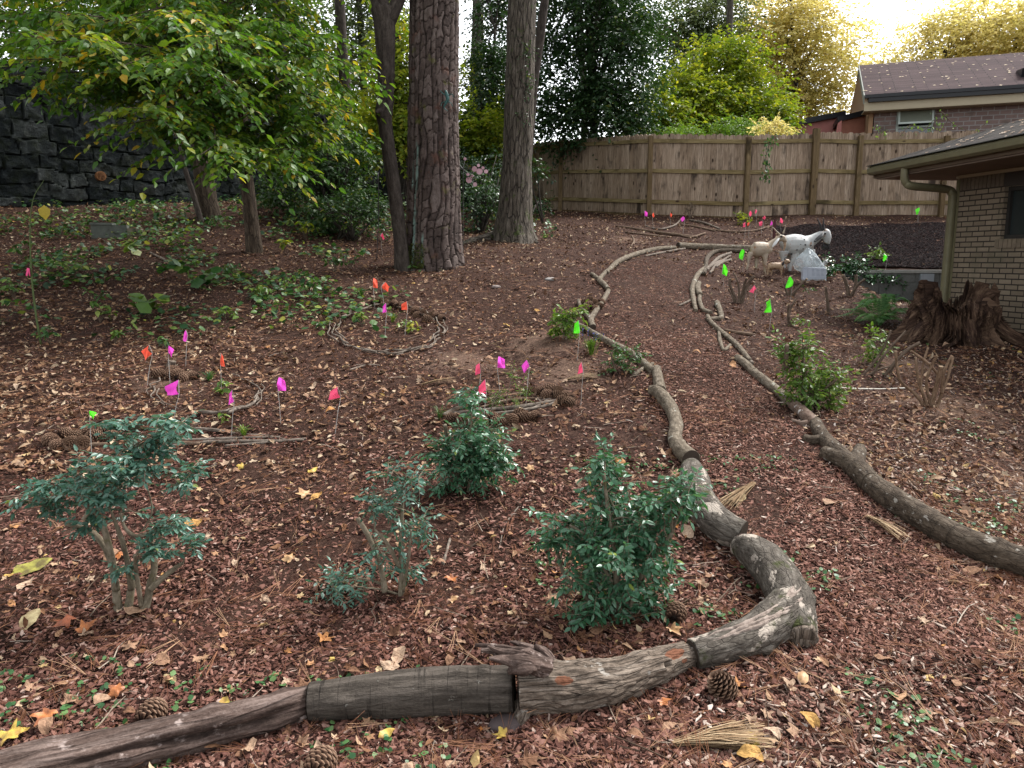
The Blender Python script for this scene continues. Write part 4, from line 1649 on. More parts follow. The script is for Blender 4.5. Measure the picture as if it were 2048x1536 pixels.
def trunk_tree(name, label, px, w, y, mat, seed=0, n=18, rough=.10, crown_fn=None, group=None, extra=None, up=3.0):
    g = P(*px[0], y)
    path = path_px(px, y)
    path[0] = path[0] + np.array([0, 0, -.15])
    last = path[-1] + (path[-1] - path[-2]) / np.linalg.norm(path[-1] - path[-2]) * up
    path.append(last)
    rad = [x * y / FPX / 2 for x in w]
    rad.append(rad[-1] * .6)
    root = thing(name, label, 'tree', path[0], group)
    mb = MB()
    mb.tube(path, rad, n, 14 * len(path), rough=rough, rs=9, seed=seed, aniso=5)
    mb.build('trunk', mat, root, smooth=True)
    if extra:
        for pp, ww in extra:
            br = MB()
            q = [P(a, b, y + dy) for a, b, dy in pp]
            br.tube(q, [x * y / FPX / 2 for x in ww], 10, 8 * len(q), rough=.08, seed=seed + 3)
            br.build('branch', mat, root, smooth=True)
    if crown_fn:
        crown_fn(root, last)
    return root

def simple_crown(r, n, mat, leaf, ns=12, L=.7, nl=7, dz=0.0, tm=LEAF_FAR, seed=1):
    def f(root, top):
        cm = MB()
        cl = clumpcloud(top + np.array([0, 0, dz]), r, n, .2, seed)
        crown(cm, cl, np.full(len(cl), min(r) * .25), ns, L, nl, leaf, tm)
        tw = MB()
        for q in cl[::2]:
            tw.tube([top + np.array([0, 0, dz - r[2] * .6]), (q + top) / 2 + np.array([0, 0, dz * .5]), q], [.035, .02, .008], 4, 5)
        tw.build('twigs', M_FARB, root)
        cm.build('crown', mat, root)
    return f

y3 = G(803, 541)[1]
trunk_tree('crooked_tree', 'thin dark crooked tree with a burl, hugging the left of the thick pine', [(806, 543), (801, 480), (792, 400), (780, 320), (770, 250), (768, 225), (772, 190), (772, 120), (769, 60), (764, 20), (748, -30)],
           [34, 27, 27, 28, 27, 33, 29, 34, 40, 44, 30], y3, M_THINB, 5,
           extra=[([(766, 60, 0), (785, 25, 0), (806, -20, .1)], [34, 28, 22]), ([(768, 225, -.05), (758, 222, -.12), (752, 226, -.16)], [14, 10, 5]),
                  ([(772, 190, 0), (784, 165, -.1), (788, 150, -.15), (774, 200, -.14)], [8, 5, 4, 3])],
           crown_fn=simple_crown((3.2, 3.0, 1.8), 60, M_EVER, .12, ns=14, dz=1.0, seed=21))

# ---- the broad tree on the left whose drooping sprays fill the upper left
def left_tree():
    g = G(508, 505)
    y = g[1]
    root = thing('understory_tree', 'slender tree with long drooping sprays of green and yellow leaves', 'tree', g)
    path = path_px([(510, 508), (503, 450), (495, 380), (486, 280), (478, 160), (468, 40), (458, -60)], y)
    path[0][2] -= .1
    top = path[-1] + np.array([-.2, 0, 2.0])
    path.append(top)
    mb = MB()
    mb.tube(path, [x * y / FPX / 2 for x in (36, 28, 26, 25, 23, 21, 19, 10)], 20, 140, rough=.08, rs=10, seed=4, aniso=6)
    mb.build('trunk', M_BROWNB, root, smooth=True)
    br, lv, tw = MB(), MB(), MB()
    g_ = np.random.default_rng(5)
    # limb ends, (px, py, distance): where the photograph shows hanging sprays
    ends = []
    for px, py, yy in [(70, 175, 8.6), (150, 185, 9), (20, 150, 8.2), (215, 200, 9.2), (290, 150, 9.5), (0, 60, 7), (90, 20, 7.5), (30, 120, 7.2), (110, 110, 7.8), (60, 60, 8), (180, 95, 8), (250, 130, 7.6), (330, 60, 8), (120, 30, 8.5), (220, 40, 8.5),
                       (300, 190, 8), (350, 230, 8.2), (400, 120, 7.5), (430, 190, 8), (480, 60, 8), (700, 130, 9), (680, 70, 9.5), (690, 225, 9), (640, 290, 9.5), (230, 250, 7.6), (560, 320, 8.4), (600, 300, 8.6), (250, 215, 7.4), (260, 250, 8.5), (330, 300, 8.2), (400, 310, 7.6), (470, 310, 7.8), (520, 330, 8.2),
                       (430, 280, 8), (540, 120, 8.5), (600, 160, 8.5), (560, 230, 9), (640, 210, 9), (620, 120, 9.5), (560, 40, 9), (660, 250, 9.5), (520, 200, 9), (380, 20, 9),
                       (20, 20, 8), (160, 150, 9), (590, 80, 10), (700, 180, 10.5), (10, 90, 9), (200, 20, 10), (300, 110, 10), (450, 120, 10), (300, 20, 7), (430, 60, 6.6),
                       (90, 90, 10), (240, 170, 10), (380, 170, 10.5), (500, 20, 10.5), (650, 40, 11), (140, 70, 6.6), (520, 270, 9.6), (600, 260, 9)]:
        ends.append(P(px, py, yy))
    for k in range(22):                                  # limbs above the frame
        ends.append(np.array([g_.uniform(-7.5, -1.0), g_.uniform(5.5, 13), g_.uniform(5.2, 8.2)]))
    for k in range(14):
        ends.append(P(g_.uniform(0, 640), g_.uniform(-120, 60), g_.uniform(8, 12.5)))
    SP0, SD, SL = [], [], []
    for e in ends:
        h = np.clip(e[2] + g_.uniform(-.2, .7), 2.6, top[2] - .2)
        c, _ = spline(path, np.ones(len(path)), 60)
        s0 = c[np.argmin(np.abs(c[:, 2] - h))]
        mid = (s0 + e) / 2 + np.array([g_.uniform(-.2, .2), 0, .35])
        L = np.linalg.norm(e - s0)
        q, _ = spline([s0, mid, e], [1, 1, 1], 24)
        br.tube([s0, mid, e], [.008 + .004 * L, .006 + .002 * L, .003], 6, 14, rough=.1, seed=int(g_.integers(0, 99)))
        # side shoots along the outer part of the limb, flattened into a layer
        ax = nrm(e - mid)
        sd = nrm(np.cross(ax, [0, 0, 1]))
        for j in range(23):
            t = g_.uniform(.45, 1.0)
            p = q[int(t * 23)]
            SP0.append(p)
            w = g_.choice([-1, 1])
            SD.append(ax * g_.uniform(.2, 1.0) + sd * w * g_.uniform(.3, 1.1) + np.array([0, 0, g_.uniform(-.35, .15)]))
            SL.append(g_.uniform(.28, .75))
    SP0, SD, SL = np.array(SP0), np.array(SD), np.array(SL)
    leaf_sprays(lv, SP0, SD, SL, 12, .112, .30, LEAF_NEAR, .8, .8, twig=tw, tw=.004, jit=.3)
    br.build('branches', M_BROWNB, root, smooth=True)
    tw.build('twigs', M_BROWNB, root)
    lv.build('crown', M_TGREEN, root)
left_tree()

y5 = G(418, 436)[1]
trunk_tree('oak_tree', 'dark trunk in the shade close before the stone wall, left of the slender tree', [(424, 440), (414, 400), (404, 320), (396, 230), (388, 120), (380, 0)], [46, 38, 34, 31, 29, 27], y5, M_BROWNB, 7,
           crown_fn=simple_crown((3.6, 3.4, 2.0), 80, M_TGREEN, .13, ns=14, dz=.6, seed=31))
trunk_tree('sapling', 'thin leaning sapling stem beside the dark trunk by the stone wall', [(402, 428), (388, 395), (372, 345), (362, 300), (352, 240)], [12, 11, 10, 8, 6], y5 - .3, M_THINB, 8, 8,
           crown_fn=simple_crown((.7, .7, .6), 6, M_TGREEN, .09, ns=8, L=.4, seed=32))
y6 = G(45, 412)[1]
trunk_tree('leaning_tree', 'thick dark trunk leaning out of frame at the far left before the stone wall', [(45, 415), (25, 370), (0, 320), (-30, 250), (-70, 150), (-110, 30)], [74, 58, 50, 46, 42, 40], y6, M_THINB, 9,
           crown_fn=simple_crown((4.2, 3.8, 2.0), 90, M_TGREEN, .13, ns=14, dz=.6, seed=33))

# ---- trunks of the wood behind wall and fence
BG = [('tall brown trunk rising behind the stone wall under the leafy sprays', [(572, 300), (566, 200), (560, 90), (556, -40)], [30, 27, 26, 25], 24.5, M_FARB),
      ('dark trunk against white sky, left of the pale gap by the crooked tree', [(700, 330), (692, 200), (684, 90), (676, -40)], [24, 22, 20, 19], 27, M_THINB),
      ('thinnest bare grey trunk standing in the white sky gap', [(732, 300), (729, 200), (723, 90), (715, -40)], [14, 13, 12, 11], 30, M_FARB),
      ('shaded trunk mostly hidden behind the crooked dark tree', [(800, 400), (794, 280), (786, 150), (778, -30)], [44, 40, 37, 34], 19.5, M_THINB),
      ('ivy-dark trunk in the gap between the two largest trunks', [(955, 330), (952, 200), (954, 90), (958, -40)], [25, 23, 22, 21], 26, M_FARB),
      ('tall bare pine trunk beyond the fence, left of the yellow tree', [(1459, 290), (1458, 200), (1459, 100), (1460, -40)], [15, 14, 13, 13], 29, M_FARB),
      ('dark leaning trunk half hidden by the evergreen beside the oak', [(1052, 330), (1066, 180), (1082, 60), (1095, -40)], [20, 18, 17, 15], 17.5, M_THINB),
      ('faint trunk inside the dark evergreen foliage', [(1168, 290), (1168, 190), (1160, 80), (1150, -40)], [13, 12, 12, 10], 25.5, M_FARB)]
for i, (lab, px, w, y, m) in enumerate(BG):
    trunk_tree('forest_tree', lab, px, w, y, m, 20 + i, 12, .08, group='trunks of the wood behind wall and fence',
               crown_fn=simple_crown((3.0, 3.0, 2.5), 22, M_TGREEN if i < 5 else M_YGREEN, .14, ns=9, L=.9, dz=1.8, seed=40 + i))

def leafy(name, label, blobs, mat, leaf, group=None, ns=12, L=.8, nl=7, tm=LEAF_FAR, trunk=None, tmat=None, cat='tree', droop=.3, flat=.6, up=.75, stems=2, hole=.2):
    """tree or bush made of several leafy masses: blobs = (px, py, distance, rx, rz, ry, n)"""
    b0 = blobs[0]
    c0 = P(b0[0], b0[1], b0[2])
    base = onground(c0[0], c0[2] * 0 + c0[1]) if trunk is None else P(*trunk[0][0], trunk[1])
    root = thing(name, label, cat, base, group)
    cm, tw, st = MB(), MB(), MB()
    if trunk is not None:
        pth, y, w = trunk
        q = path_px(pth, y)
        st.tube(q, [a * y / FPX / 2 for a in w], 12, 10 * len(q), rough=.08, seed=len(label))
    allc = []
    for k, (px, py, y, rx, rz, ry, n) in enumerate(blobs):
        c = P(px, py, y)
        cl = clumpcloud(c, (rx, ry, rz), n, hole, len(label) + k)
        allc.append(cl)
        crown(cm, cl, np.full(len(cl), .22 * (rx + rz)), ns, L, nl, leaf, tm, droop, flat, up=up)
        if stems:
            s0 = base + np.array([rng.uniform(-.2, .2), 0, 0]) if trunk is None else q[min(len(q) - 1, 1 + k % max(1, len(q) - 1))]
            for e in cl[::stems]:
                md = (s0 * .5 + e * .5) + np.array([rng.uniform(-.15, .15), 0, .12 * np.linalg.norm(e - s0)])
                st.tube([s0, md, e], [.026, .015, .005], 5, 6)
    if st.n:
        st.build('trunk' if trunk is not None else 'stems', tmat or M_FARB, root, smooth=True)
    cm.build('crown', mat, root)
    return root

# dark evergreen over the fence
leafy('evergreen_tree', 'dense dark evergreen hanging over the fence, right of the grey barked tree',
      [(1165, 60, 20.5, 1.6, 1.9, 1.3, 60), (1235, 130, 21, 1.0, 1.6, 1.2, 40), (1110, 170, 21.5, .8, 1.3, 1.0, 26), (1180, 230, 20.8, 1.2, .8, 1.2, 34), (1250, 30, 21.5, 1.1, 1.3, 1.2, 30), (1130, -20, 21, 1.5, 1.2, 1.2, 26), (1255, 225, 21.5, .5, .6, .6, 12)],
      M_EVER, .135, ns=14, L=.65, nl=9, trunk=([(1190, 300), (1185, 200), (1178, 80), (1170, -40)], 21.3, [16, 14, 12, 9]), droop=.55, flat=.5, hole=.3)
leafy('evergreen_tree', 'dark leafed tree glimpsed in the gap between the pine and the grey barked tree',
      [(990, 190, 23, .55, 1.3, .8, 44), (985, 60, 24, .5, 1.0, .8, 22), (935, 270, 22.5, .6, .5, .6, 22), (1000, -20, 24, .6, .6, .8, 14)], M_EVER, .13, ns=12, L=.6, nl=8, trunk=([(985, 310), (984, 200), (990, 60)], 23.3, [8, 7, 5]), droop=.5)
# yellow maple and hickories
leafy('yellow_tree', 'airy tree with golden yellow leaves and forked dark stem behind the fence',
      [(1590, 60, 32, 1.8, 1.8, 1.4, 64), (1630, 140, 32, 1.6, 1.4, 1.4, 50), (1520, 130, 32, 1.3, 1.4, 1.2, 36), (1560, 10, 32, 1.5, 1.1, 1.3, 38), (1635, 205, 32, .9, .7, .9, 24), (1585, 200, 32, 1.1, .8, .9, 26), (1700, 80, 33, .8, .9, .8, 12)],
      M_YELLOW, .18, ns=12, L=.8, nl=7, trunk=([(1574, 270), (1578, 225), (1590, 160), (1585, 80), (1582, 0)], 31.6, [11, 9, 8, 6, 4]), tmat=M_THINB, flat=.4, hole=.45, stems=5)
leafy('yellow_tree', 'pale golden tree with bare purple twigs directly above the brick house roof',
      [(1880, 90, 36, 2.0, 1.5, 1.5, 60), (1800, 130, 36, 1.4, .8, 1.3, 26), (1960, 55, 37, 1.6, 1.3, 1.5, 46)], M_YELLOW, .19, ns=11, L=.9, nl=7,
      trunk=([(1880, 300), (1885, 200), (1890, 100)], 36.5, [12, 10, 7]), flat=.45, hole=.5, stems=4)
leafy('yellow_tree', 'bright yellow tree at the right edge beyond the roof ridge',
      [(2020, 80, 35, 1.7, 1.3, 1.5, 70), (2080, 40, 35, 1.7, 1.5, 1.5, 40)], M_YELLOW, .20, ns=12, L=.9, nl=7, trunk=([(2030, 300), (2030, 200), (2030, 80)], 35.5, [12, 10, 7]), flat=.4, hole=.25, stems=5)
# greenery between
leafy('green_tree', 'blue-green feathery tree crown left of the tall bare pine trunk',
      [(1390, 110, 31, 1.3, 1.5, 1.2, 44), (1350, 40, 31, 1.2, 1.2, 1.2, 30), (1440, 40, 31, 1.2, 1.2, 1.2, 34), (1320, 130, 31, .8, 1.0, .8, 12)], M_GREYG, .17, ns=12, L=.9, nl=7, trunk=([(1345, 300), (1370, 200), (1410, 90), (1430, 0)], 31.3, [9, 8, 6, 4]), tmat=M_THINB, hole=.5)
leafy('green_tree', 'sunlit yellow-green thicket of slim stems behind the fence centre',
      [(1370, 200, 26, 1.1, .9, 1.0, 52), (1440, 220, 26, 1.1, .8, 1.0, 46), (1320, 235, 25, .8, .6, .9, 36), (1500, 200, 27, 1.0, 1.0, 1.0, 44), (1515, 240, 26, .8, .7, .9, 34), (1420, 140, 27, .9, .9, .9, 30), (1480, 110, 27.5, .8, .9, .8, 20)],
      M_YGREEN, .16, ns=13, L=.7, nl=8, hole=.2, stems=3)
leafy('shrub', 'bright green bush showing over the fence pickets below the yellow tree',
      [(1430, 268, 22, 1.2, .35, .8, 26), (1520, 270, 22.5, .9, .35, .8, 20), (1350, 272, 21.5, .7, .3, .6, 14)], m_leaf('bright_leaves', [(0, (.06, .14, .02)), (.6, (.14, .26, .035)), (1, (.30, .40, .06))], .5, .4), .10, ns=12, L=.45, nl=8, cat='shrub')
leafy('shrub', 'small orange-yellow bush peeping over the fence beside the pink annex',
      [(1540, 262, 20.5, .5, .20, .4, 12)], M_YELLOW, .09, ns=12, L=.3, nl=7, cat='shrub')
# the wood behind the stone wall
wood = [('yellow-green crown filling the sky over the left half of the stone wall', [(60, 60, 24, 3, 2.2, 2, 80), (200, 80, 24, 2.6, 1.8, 2, 70), (20, -60, 24, 3, 2, 2, 40), (130, 20, 23, 2.4, 1.6, 2, 40)], M_TGREEN),
        ('dark green crown behind the slender tree above the wall', [(330, 110, 25, 2.2, 1.8, 1.6, 70), (440, 130, 25, 1.8, 1.6, 1.5, 60), (380, 0, 25, 2.6, 2, 2, 60), (520, 20, 26, 1.6, 1.4, 1.4, 30)], M_TGREEN),
        ('bright yellow-green leaves glowing above the far end of the stone wall', [(590, 190, 27, 1.3, 1.1, 1.2, 40), (520, 90, 28, 1.6, 1.6, 1.4, 44), (560, 225, 27, 1.2, .6, 1, 26), (640, 235, 27, 1.2, .4, 1, 22), (720, 245, 28, 1.0, .45, .8, 22)], M_YGREEN),
        ('thin pale crown along the white sky gap left of the crooked tree', [(655, 170, 33, 1.3, 1.0, 1.2, 34), (695, 40, 30, .5, 1.8, 1, 26), (745, 120, 30, .5, 2.4, .8, 40), (640, 235, 30, 1.4, .5, 1, 30), (600, 20, 31, .7, 1.2, .8, 26), (760, 10, 30, .6, 1.0, .8, 22)], M_GREYG),
        ('yellow-green creeper foliage around the shaded trunk behind the crooked tree', [(808, 120, 19, .30, 1.6, .4, 34), (800, 250, 19, .35, .8, .4, 26), (760, 260, 20, .5, .5, .5, 18)], M_YGREEN),
        ('lime coloured low foliage at the foot of the gap beside the pine', [(960, 270, 22, .7, .45, .6, 30), (1005, 250, 23, .4, .8, .5, 20), (945, 180, 25, .35, 1.2, .5, 16)], M_YGREEN)]
for lab, bl, m in wood:
    leafy('forest_tree', lab, bl, m, .16, ns=12, L=.8, nl=7, hole=.35, stems=4)
# shaded bushes in front of the far end of the wall
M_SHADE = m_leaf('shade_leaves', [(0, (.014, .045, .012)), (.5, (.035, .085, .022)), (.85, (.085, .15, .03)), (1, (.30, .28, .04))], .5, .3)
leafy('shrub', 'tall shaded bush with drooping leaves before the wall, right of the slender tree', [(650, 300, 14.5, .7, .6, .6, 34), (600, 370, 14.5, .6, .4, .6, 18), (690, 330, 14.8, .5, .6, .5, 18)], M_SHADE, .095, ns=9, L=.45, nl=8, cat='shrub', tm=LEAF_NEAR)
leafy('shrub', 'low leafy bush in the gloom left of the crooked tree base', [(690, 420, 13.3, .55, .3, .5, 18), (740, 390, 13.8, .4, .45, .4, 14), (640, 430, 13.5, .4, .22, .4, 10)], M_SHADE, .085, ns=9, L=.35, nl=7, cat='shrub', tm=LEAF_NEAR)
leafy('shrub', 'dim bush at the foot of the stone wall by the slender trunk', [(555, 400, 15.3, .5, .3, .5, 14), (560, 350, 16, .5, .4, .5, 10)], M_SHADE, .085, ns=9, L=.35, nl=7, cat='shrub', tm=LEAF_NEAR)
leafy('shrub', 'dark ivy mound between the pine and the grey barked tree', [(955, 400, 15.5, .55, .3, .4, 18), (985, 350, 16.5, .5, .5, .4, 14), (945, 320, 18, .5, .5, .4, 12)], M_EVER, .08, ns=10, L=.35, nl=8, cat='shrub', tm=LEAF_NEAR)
leafy('shrub', 'small dark sprig of leaves against the fence right of the grey barked tree', [(1072, 340, 17, .18, .14, .2, 5), (1078, 410, 18, .2, .14, .2, 5)], M_EVER, .10, ns=7, L=.3, nl=6, cat='shrub', tm=LEAF_NEAR)

# ================================================================== LOGS, STICKS, CONES
M_LDARK = m_bark('dark_log_bark', (.018, .014, .011), (.058, .048, .039), (.125, .105, .088), .12, 40, .10, 30, .012, patch=(.16, .15, .13), patch_t=(.66, .70), patch_s=30, rings=.6)
M_LWEATH = m_bark('weathered_log', (.014, .009, .007), (.080, .054, .044), (.22, .165, .142), .10, 34, .35, 16, .014, patch=(.30, .24, .215), patch_t=(.58, .70), patch_s=22)
M_LROUGH = m_bark('rough_log_bark', (.024, .018, .013), (.14, .108, .083), (.29, .24, .195), .14, 44, .35, 46, .016, patch=(.30, .27, .235), patch_t=(.62, .68), patch_s=16, scar=(.165, .070, .040))
M_LGREY = m_bark('grey_log_bark', (.022, .018, .014), (.088, .075, .061), (.19, .17, .145), .4, 34, .25, 34, .014, patch=(.36, .31, .26), patch_t=(.57, .62), patch_s=11, moss=(.040, .045, .014))
M_LTAN = m_bark('tan_limb_bark', (.035, .026, .018), (.125, .100, .072), (.26, .22, .17), .4, 40, .2, 30, .010, patch=(.33, .32, .27), patch_t=(.62, .68), patch_s=12, rings=.3)
M_LBROWN = m_bark('brown_limb_bark', (.018, .013, .009), (.068, .051, .036), (.145, .115, .085), .35, 40, .25, 34, .012, patch=(.27, .245, .21), patch_t=(.61, .68), patch_s=22, rings=.35)
M_STICK = m_bark('grey_stick_bark', (.038, .028, .021), (.125, .100, .080), (.27, .23, .19), .4, 50, 0, 12, .003)
M_STICKB = m_bark('brown_stick_bark', (.04, .026, .018), (.12, .08, .055), (.22, .165, .12), .4, 50, 0, 12, .003)

def m_cut(name, a, b):
    k = NT(name)
    p = k.attr('bc', 'Vector')
    wv = k.n('TexWave', wave_type='RINGS', rings_direction='Z')
    k.put(wv.inputs['Vector'], p)
    wv.inputs['Scale'].default_value = 60
    wv.inputs['Distortion'].default_value = 3
    n = k.noise(p, 30, 4)
    c = k.mix(k.math('MULTIPLY', wv.outputs['Fac'], .5), a, b)
    c = k.mix(k.math('MULTIPLY', n, .6), c, (.3, .28, .25), 'MULTIPLY')
    return k.done(k.bsdf(c, .9, k.bump(n, .004), .1))
M_CUTD = m_cut('dark_cut_wood', (.075, .058, .045), (.028, .020, .016))
M_CUTL = m_cut('pale_cut_wood', (.30, .22, .14), (.16, .11, .07))

def lay(pts, sink=.82, wscale=.95):
    """pixel centreline and pixel width -> centreline resting on the ground, radii"""
    c, r = [], []
    for q in pts:
        px, py, w = q[0], q[1], q[2]
        lift = q[3] if len(q) > 3 else 0.0
        rad = .05
        for _ in range(5):
            p = G(px, py, rad * sink + lift)
            rad = w * wscale * np.dot(p - CAM, FWD) / FPX / 2
        c.append(p)
        r.append(rad)
    return np.array(c), np.array(r)

def disc(mb, c, d, r, n=28, wob=.03, bow=.0):
    d = nrm(d)
    a = nrm(np.cross(d, [0, 0, 1.0]))
    b = np.cross(a, d)
    th = np.arange(n) / n * 2 * pi
    k = 1 + wob * np.sin(3 * th + r * 40)
    rings, bc = [], []
    for f in (1.0, .6, .25):
        rings.append(c + (a[None] * np.cos(th)[:, None] + b[None] * np.sin(th)[:, None]) * (r * f * k)[:, None] + d * bow * (1 - f))
        bc.append(np.stack([np.cos(th) * r * f, np.sin(th) * r * f, th * 0], 1))
    v = np.vstack(rings + [c[None] + d * bow])
    bc = np.vstack(bc + [[[0, 0, 0]]])
    fs = []
    for q in range(2):
        fs += [[q * n + j, q * n + (j + 1) % n, (q + 1) * n + (j + 1) % n, (q + 1) * n + j] for j in range(n)]
    t = [[2 * n + j, 2 * n + (j + 1) % n, 3 * n] for j in range(n)]
    mb.add(v, [fs, t], bc, .5)

def log(name, label, branches, mat, cuts=(), cutmat=None, n=40, rough=.06, rs=12, aniso=5, seed=0, group=None, cat='log', fn=None, res=14, sink=.82, scars=()):
    """branches: list of pixel paths; first is the main stem. cuts: (branch, end) that show a sawn face"""
    data = [lay(b, sink) for b in branches]
    base = data[0][0].mean(0)
    base[2] = data[0][0][:, 2].min() - data[0][1].max()
    root = thing(name, label, cat, base, group)
    ends = {}
    kg = np.random.default_rng(seed + 900)
    kn = [(kg.uniform(-2.2, 1.0), kg.uniform(.06, .94), kg.uniform(.10, .24) * kg.choice([1, 1, -.5]), kg.uniform(.25, .5)) for _ in range(max(2, int(len(data[0][0]) * .9)))]
    def lumpy(t, l, B):
        k = 1.0 if fn is None else fn(t, l, B)
        Ltot = B[..., 2].max()
        r0 = np.hypot(B[..., 0], B[..., 1]).mean()
        for a0, l0, h0, w0 in kn:
            a = np.angle(np.exp(1j * (t - a0)))
            k = k + h0 * np.exp(-((a / w0) ** 2 + ((l - l0) * Ltot / (r0 * w0 * 1.3)) ** 2))
        q = np.stack([np.cos(t) * .7 + 0 * l, np.sin(t) * .7 + 0 * l, l * Ltot / r0 * .35 + 0 * t], -1)
        return k + .07 * fbm(q + seed, 2, seed)
    for i, (c, r) in enumerate(data):
        mb = MB()
        cc, rr, d = mb.tube(c, r, n if i == 0 else max(14, n * 2 // 3), max(10, len(c) * res), rough, rs, seed + i, True, aniso, fn=lumpy if i == 0 else None)
        sm = np.zeros(mb.n)
        if i == 0 and scars:
            nn, mm = n, len(cc)
            tt, lll = np.arange(nn)[None] / nn * 2 * pi, np.arange(mm)[:, None] / (mm - 1)
            for a0, l0, wa, wl in scars:
                q = np.exp(-((np.angle(np.exp(1j * (tt - a0))) / wa) ** 2 + ((lll - l0) / wl) ** 2) ** 2)
                sm[:nn * mm] = np.maximum(sm[:nn * mm], q.ravel())
        mb.r[-1] = sm
        mb.build('stem' if i == 0 else 'branch_stub', mat, root, smooth=True)
        ends[i] = (cc, rr, d)
    for bi, e in cuts:
        cc, rr, d = ends[bi]
        mb = MB()
        if e == 0:
            disc(mb, cc[0] - d[0] * .003, -d[0], rr[0] * .97, bow=.002)
        else:
            disc(mb, cc[-1] + d[-1] * .003, d[-1], rr[-1] * .97, bow=.002)
        mb.build('cut_face', cutmat or M_CUTD, root, smooth=True)
    return root, ends

BORDER = 'logs edging the mulch path'
# -- the row across the foreground
def hollow(t, l, B):
    # a long rotten split along the viewer's side
    a = np.angle(np.exp(1j * (t + .12 - .20 * np.sin(l * 8 + 1) + .35 * l)))
    g = np.exp(-(a / .15) ** 2) * ss(.30, .42, l) * (1 - ss(.86, .96, l))
    g = g + .35 * np.exp(-(np.angle(np.exp(1j * (t - .45 - .1 * np.sin(l * 14)))) / .10) ** 2) * ss(.25, .4, l) * (1 - ss(.7, .8, l))
    q = np.stack([np.cos(t) * 2 + 0 * l, np.sin(t) * 2 + 0 * l, l * 5 + 0 * t], -1)
    return 1 - .55 * g + .13 * fbm(q * 1.3, 4, 11)
log('log', 'pale weathered split log in the bottom left corner, leftmost of the foreground row',
    [[(-150, 1600, 120), (20, 1552, 108), (150, 1520, 104), (270, 1492, 96), (380, 1466, 88), (490, 1438, 82), (570, 1416, 76), (618, 1400, 62)]],
    M_LWEATH, n=84, rough=.10, rs=14, aniso=9, seed=1, group=BORDER, fn=hollow, res=34)
log('log', 'smooth dark grey sawn log, second from left in the foreground row',
    [[(621, 1403, 78), (680, 1398, 84), (760, 1391, 94), (850, 1384, 98), (940, 1380, 98), (1027, 1378, 98)]],
    M_LDARK, cuts=[(0, 0), (0, 1)], n=72, rough=.022, rs=10, aniso=3, seed=2, group=BORDER, res=26)

def rough_log():
    def fn(t, l, B):
        q = np.stack([np.cos(t) * 2.2 + 0 * l, np.sin(t) * 2.2 + 0 * l, l * 7 + 0 * t], -1)
        a = np.angle(np.exp(1j * (t + .55)))
        knot = .42 * np.exp(-((a / .42) ** 2 + ((l - .76) / .05) ** 2)) - .75 * np.exp(-((a / .20) ** 2 + ((l - .76) / .022) ** 2))
        return 1 + .10 * fbm(q * 2, 4, 5) + knot
    root, ends = log('log', 'knotty rough barked log with orange scars and a broken jagged shoulder',
                     [[(1037, 1376, 108), (1080, 1374, 106), (1150, 1371, 102), (1220, 1362, 92), (1280, 1345, 78), (1330, 1325, 62), (1374, 1308, 52)]],
                     M_LROUGH, cuts=[(0, 0)], n=96, rough=.05, rs=20, aniso=4, seed=3, group=BORDER, fn=fn, res=34,
                     scars=[(-.75, .27, .20, .04), (-1.0, .86, .42, .085), (-.35, .90, .16, .025)])
    cc, rr, d = ends[0]
    top = cc[3] + np.array([0, .0, rr[3] * .8])
    z = top[1]
    sh = MB()
    g = np.random.default_rng(4)
    ln = [((1100, 1330), (1055, 1318), (1008, 1308), (962, 1300), 34, 8), ((1095, 1335), (1050, 1326), (1012, 1320), (978, 1316), 30, 6),
          ((1092, 1318), (1040, 1302), (990, 1293), (950, 1290), 22, 5), ((1100, 1322), (1068, 1300), (1040, 1288), (1020, 1283), 24, 5),
          ((1090, 1340), (1055, 1334), (1030, 1338), (1016, 1346), 30, 9), ((1105, 1320), (1088, 1304), (1078, 1297), (1070, 1290), 20, 6), ((1080, 1328), (1050, 1308), (1000, 1302), (975, 1292), 16, 4)]
    for k, (a, b, c_, e, w0, w1) in enumerate(ln):
        dz = (-.05, -.08, -.02, .02, -.09, .0, -.06)[k]
        p = [P(*a, z + dz * .5), P(*b, z + dz), P(*c_, z + dz * 1.1), P(*e, z + dz * 1.2)]
        sh.tube(p, [w0 * z / FPX / 2, w0 * .9 * z / FPX / 2, (w0 + w1) / 2 * z / FPX / 2, w1 * z / FPX / 2], 18, 44, rough=.55, rs=34, seed=k + 5, aniso=2.2)
    sh.build('broken_shoulder', M_LWEATH, root, smooth=False)
    fo = MB()
    c0 = cc[4]
    fo.tube([c0 + np.array([.01, -.03, -.05]), c0 + np.array([.0, -.075, -rr[4] * .8]), c0 + np.array([-.01, -.10, -rr[4] * 1.0])], [.04, .026, .012], 12, 14, rough=.2, rs=30, seed=8, r=0.0)
    fo.build('branch_stub', M_LROUGH, root, smooth=True)
rough_log()

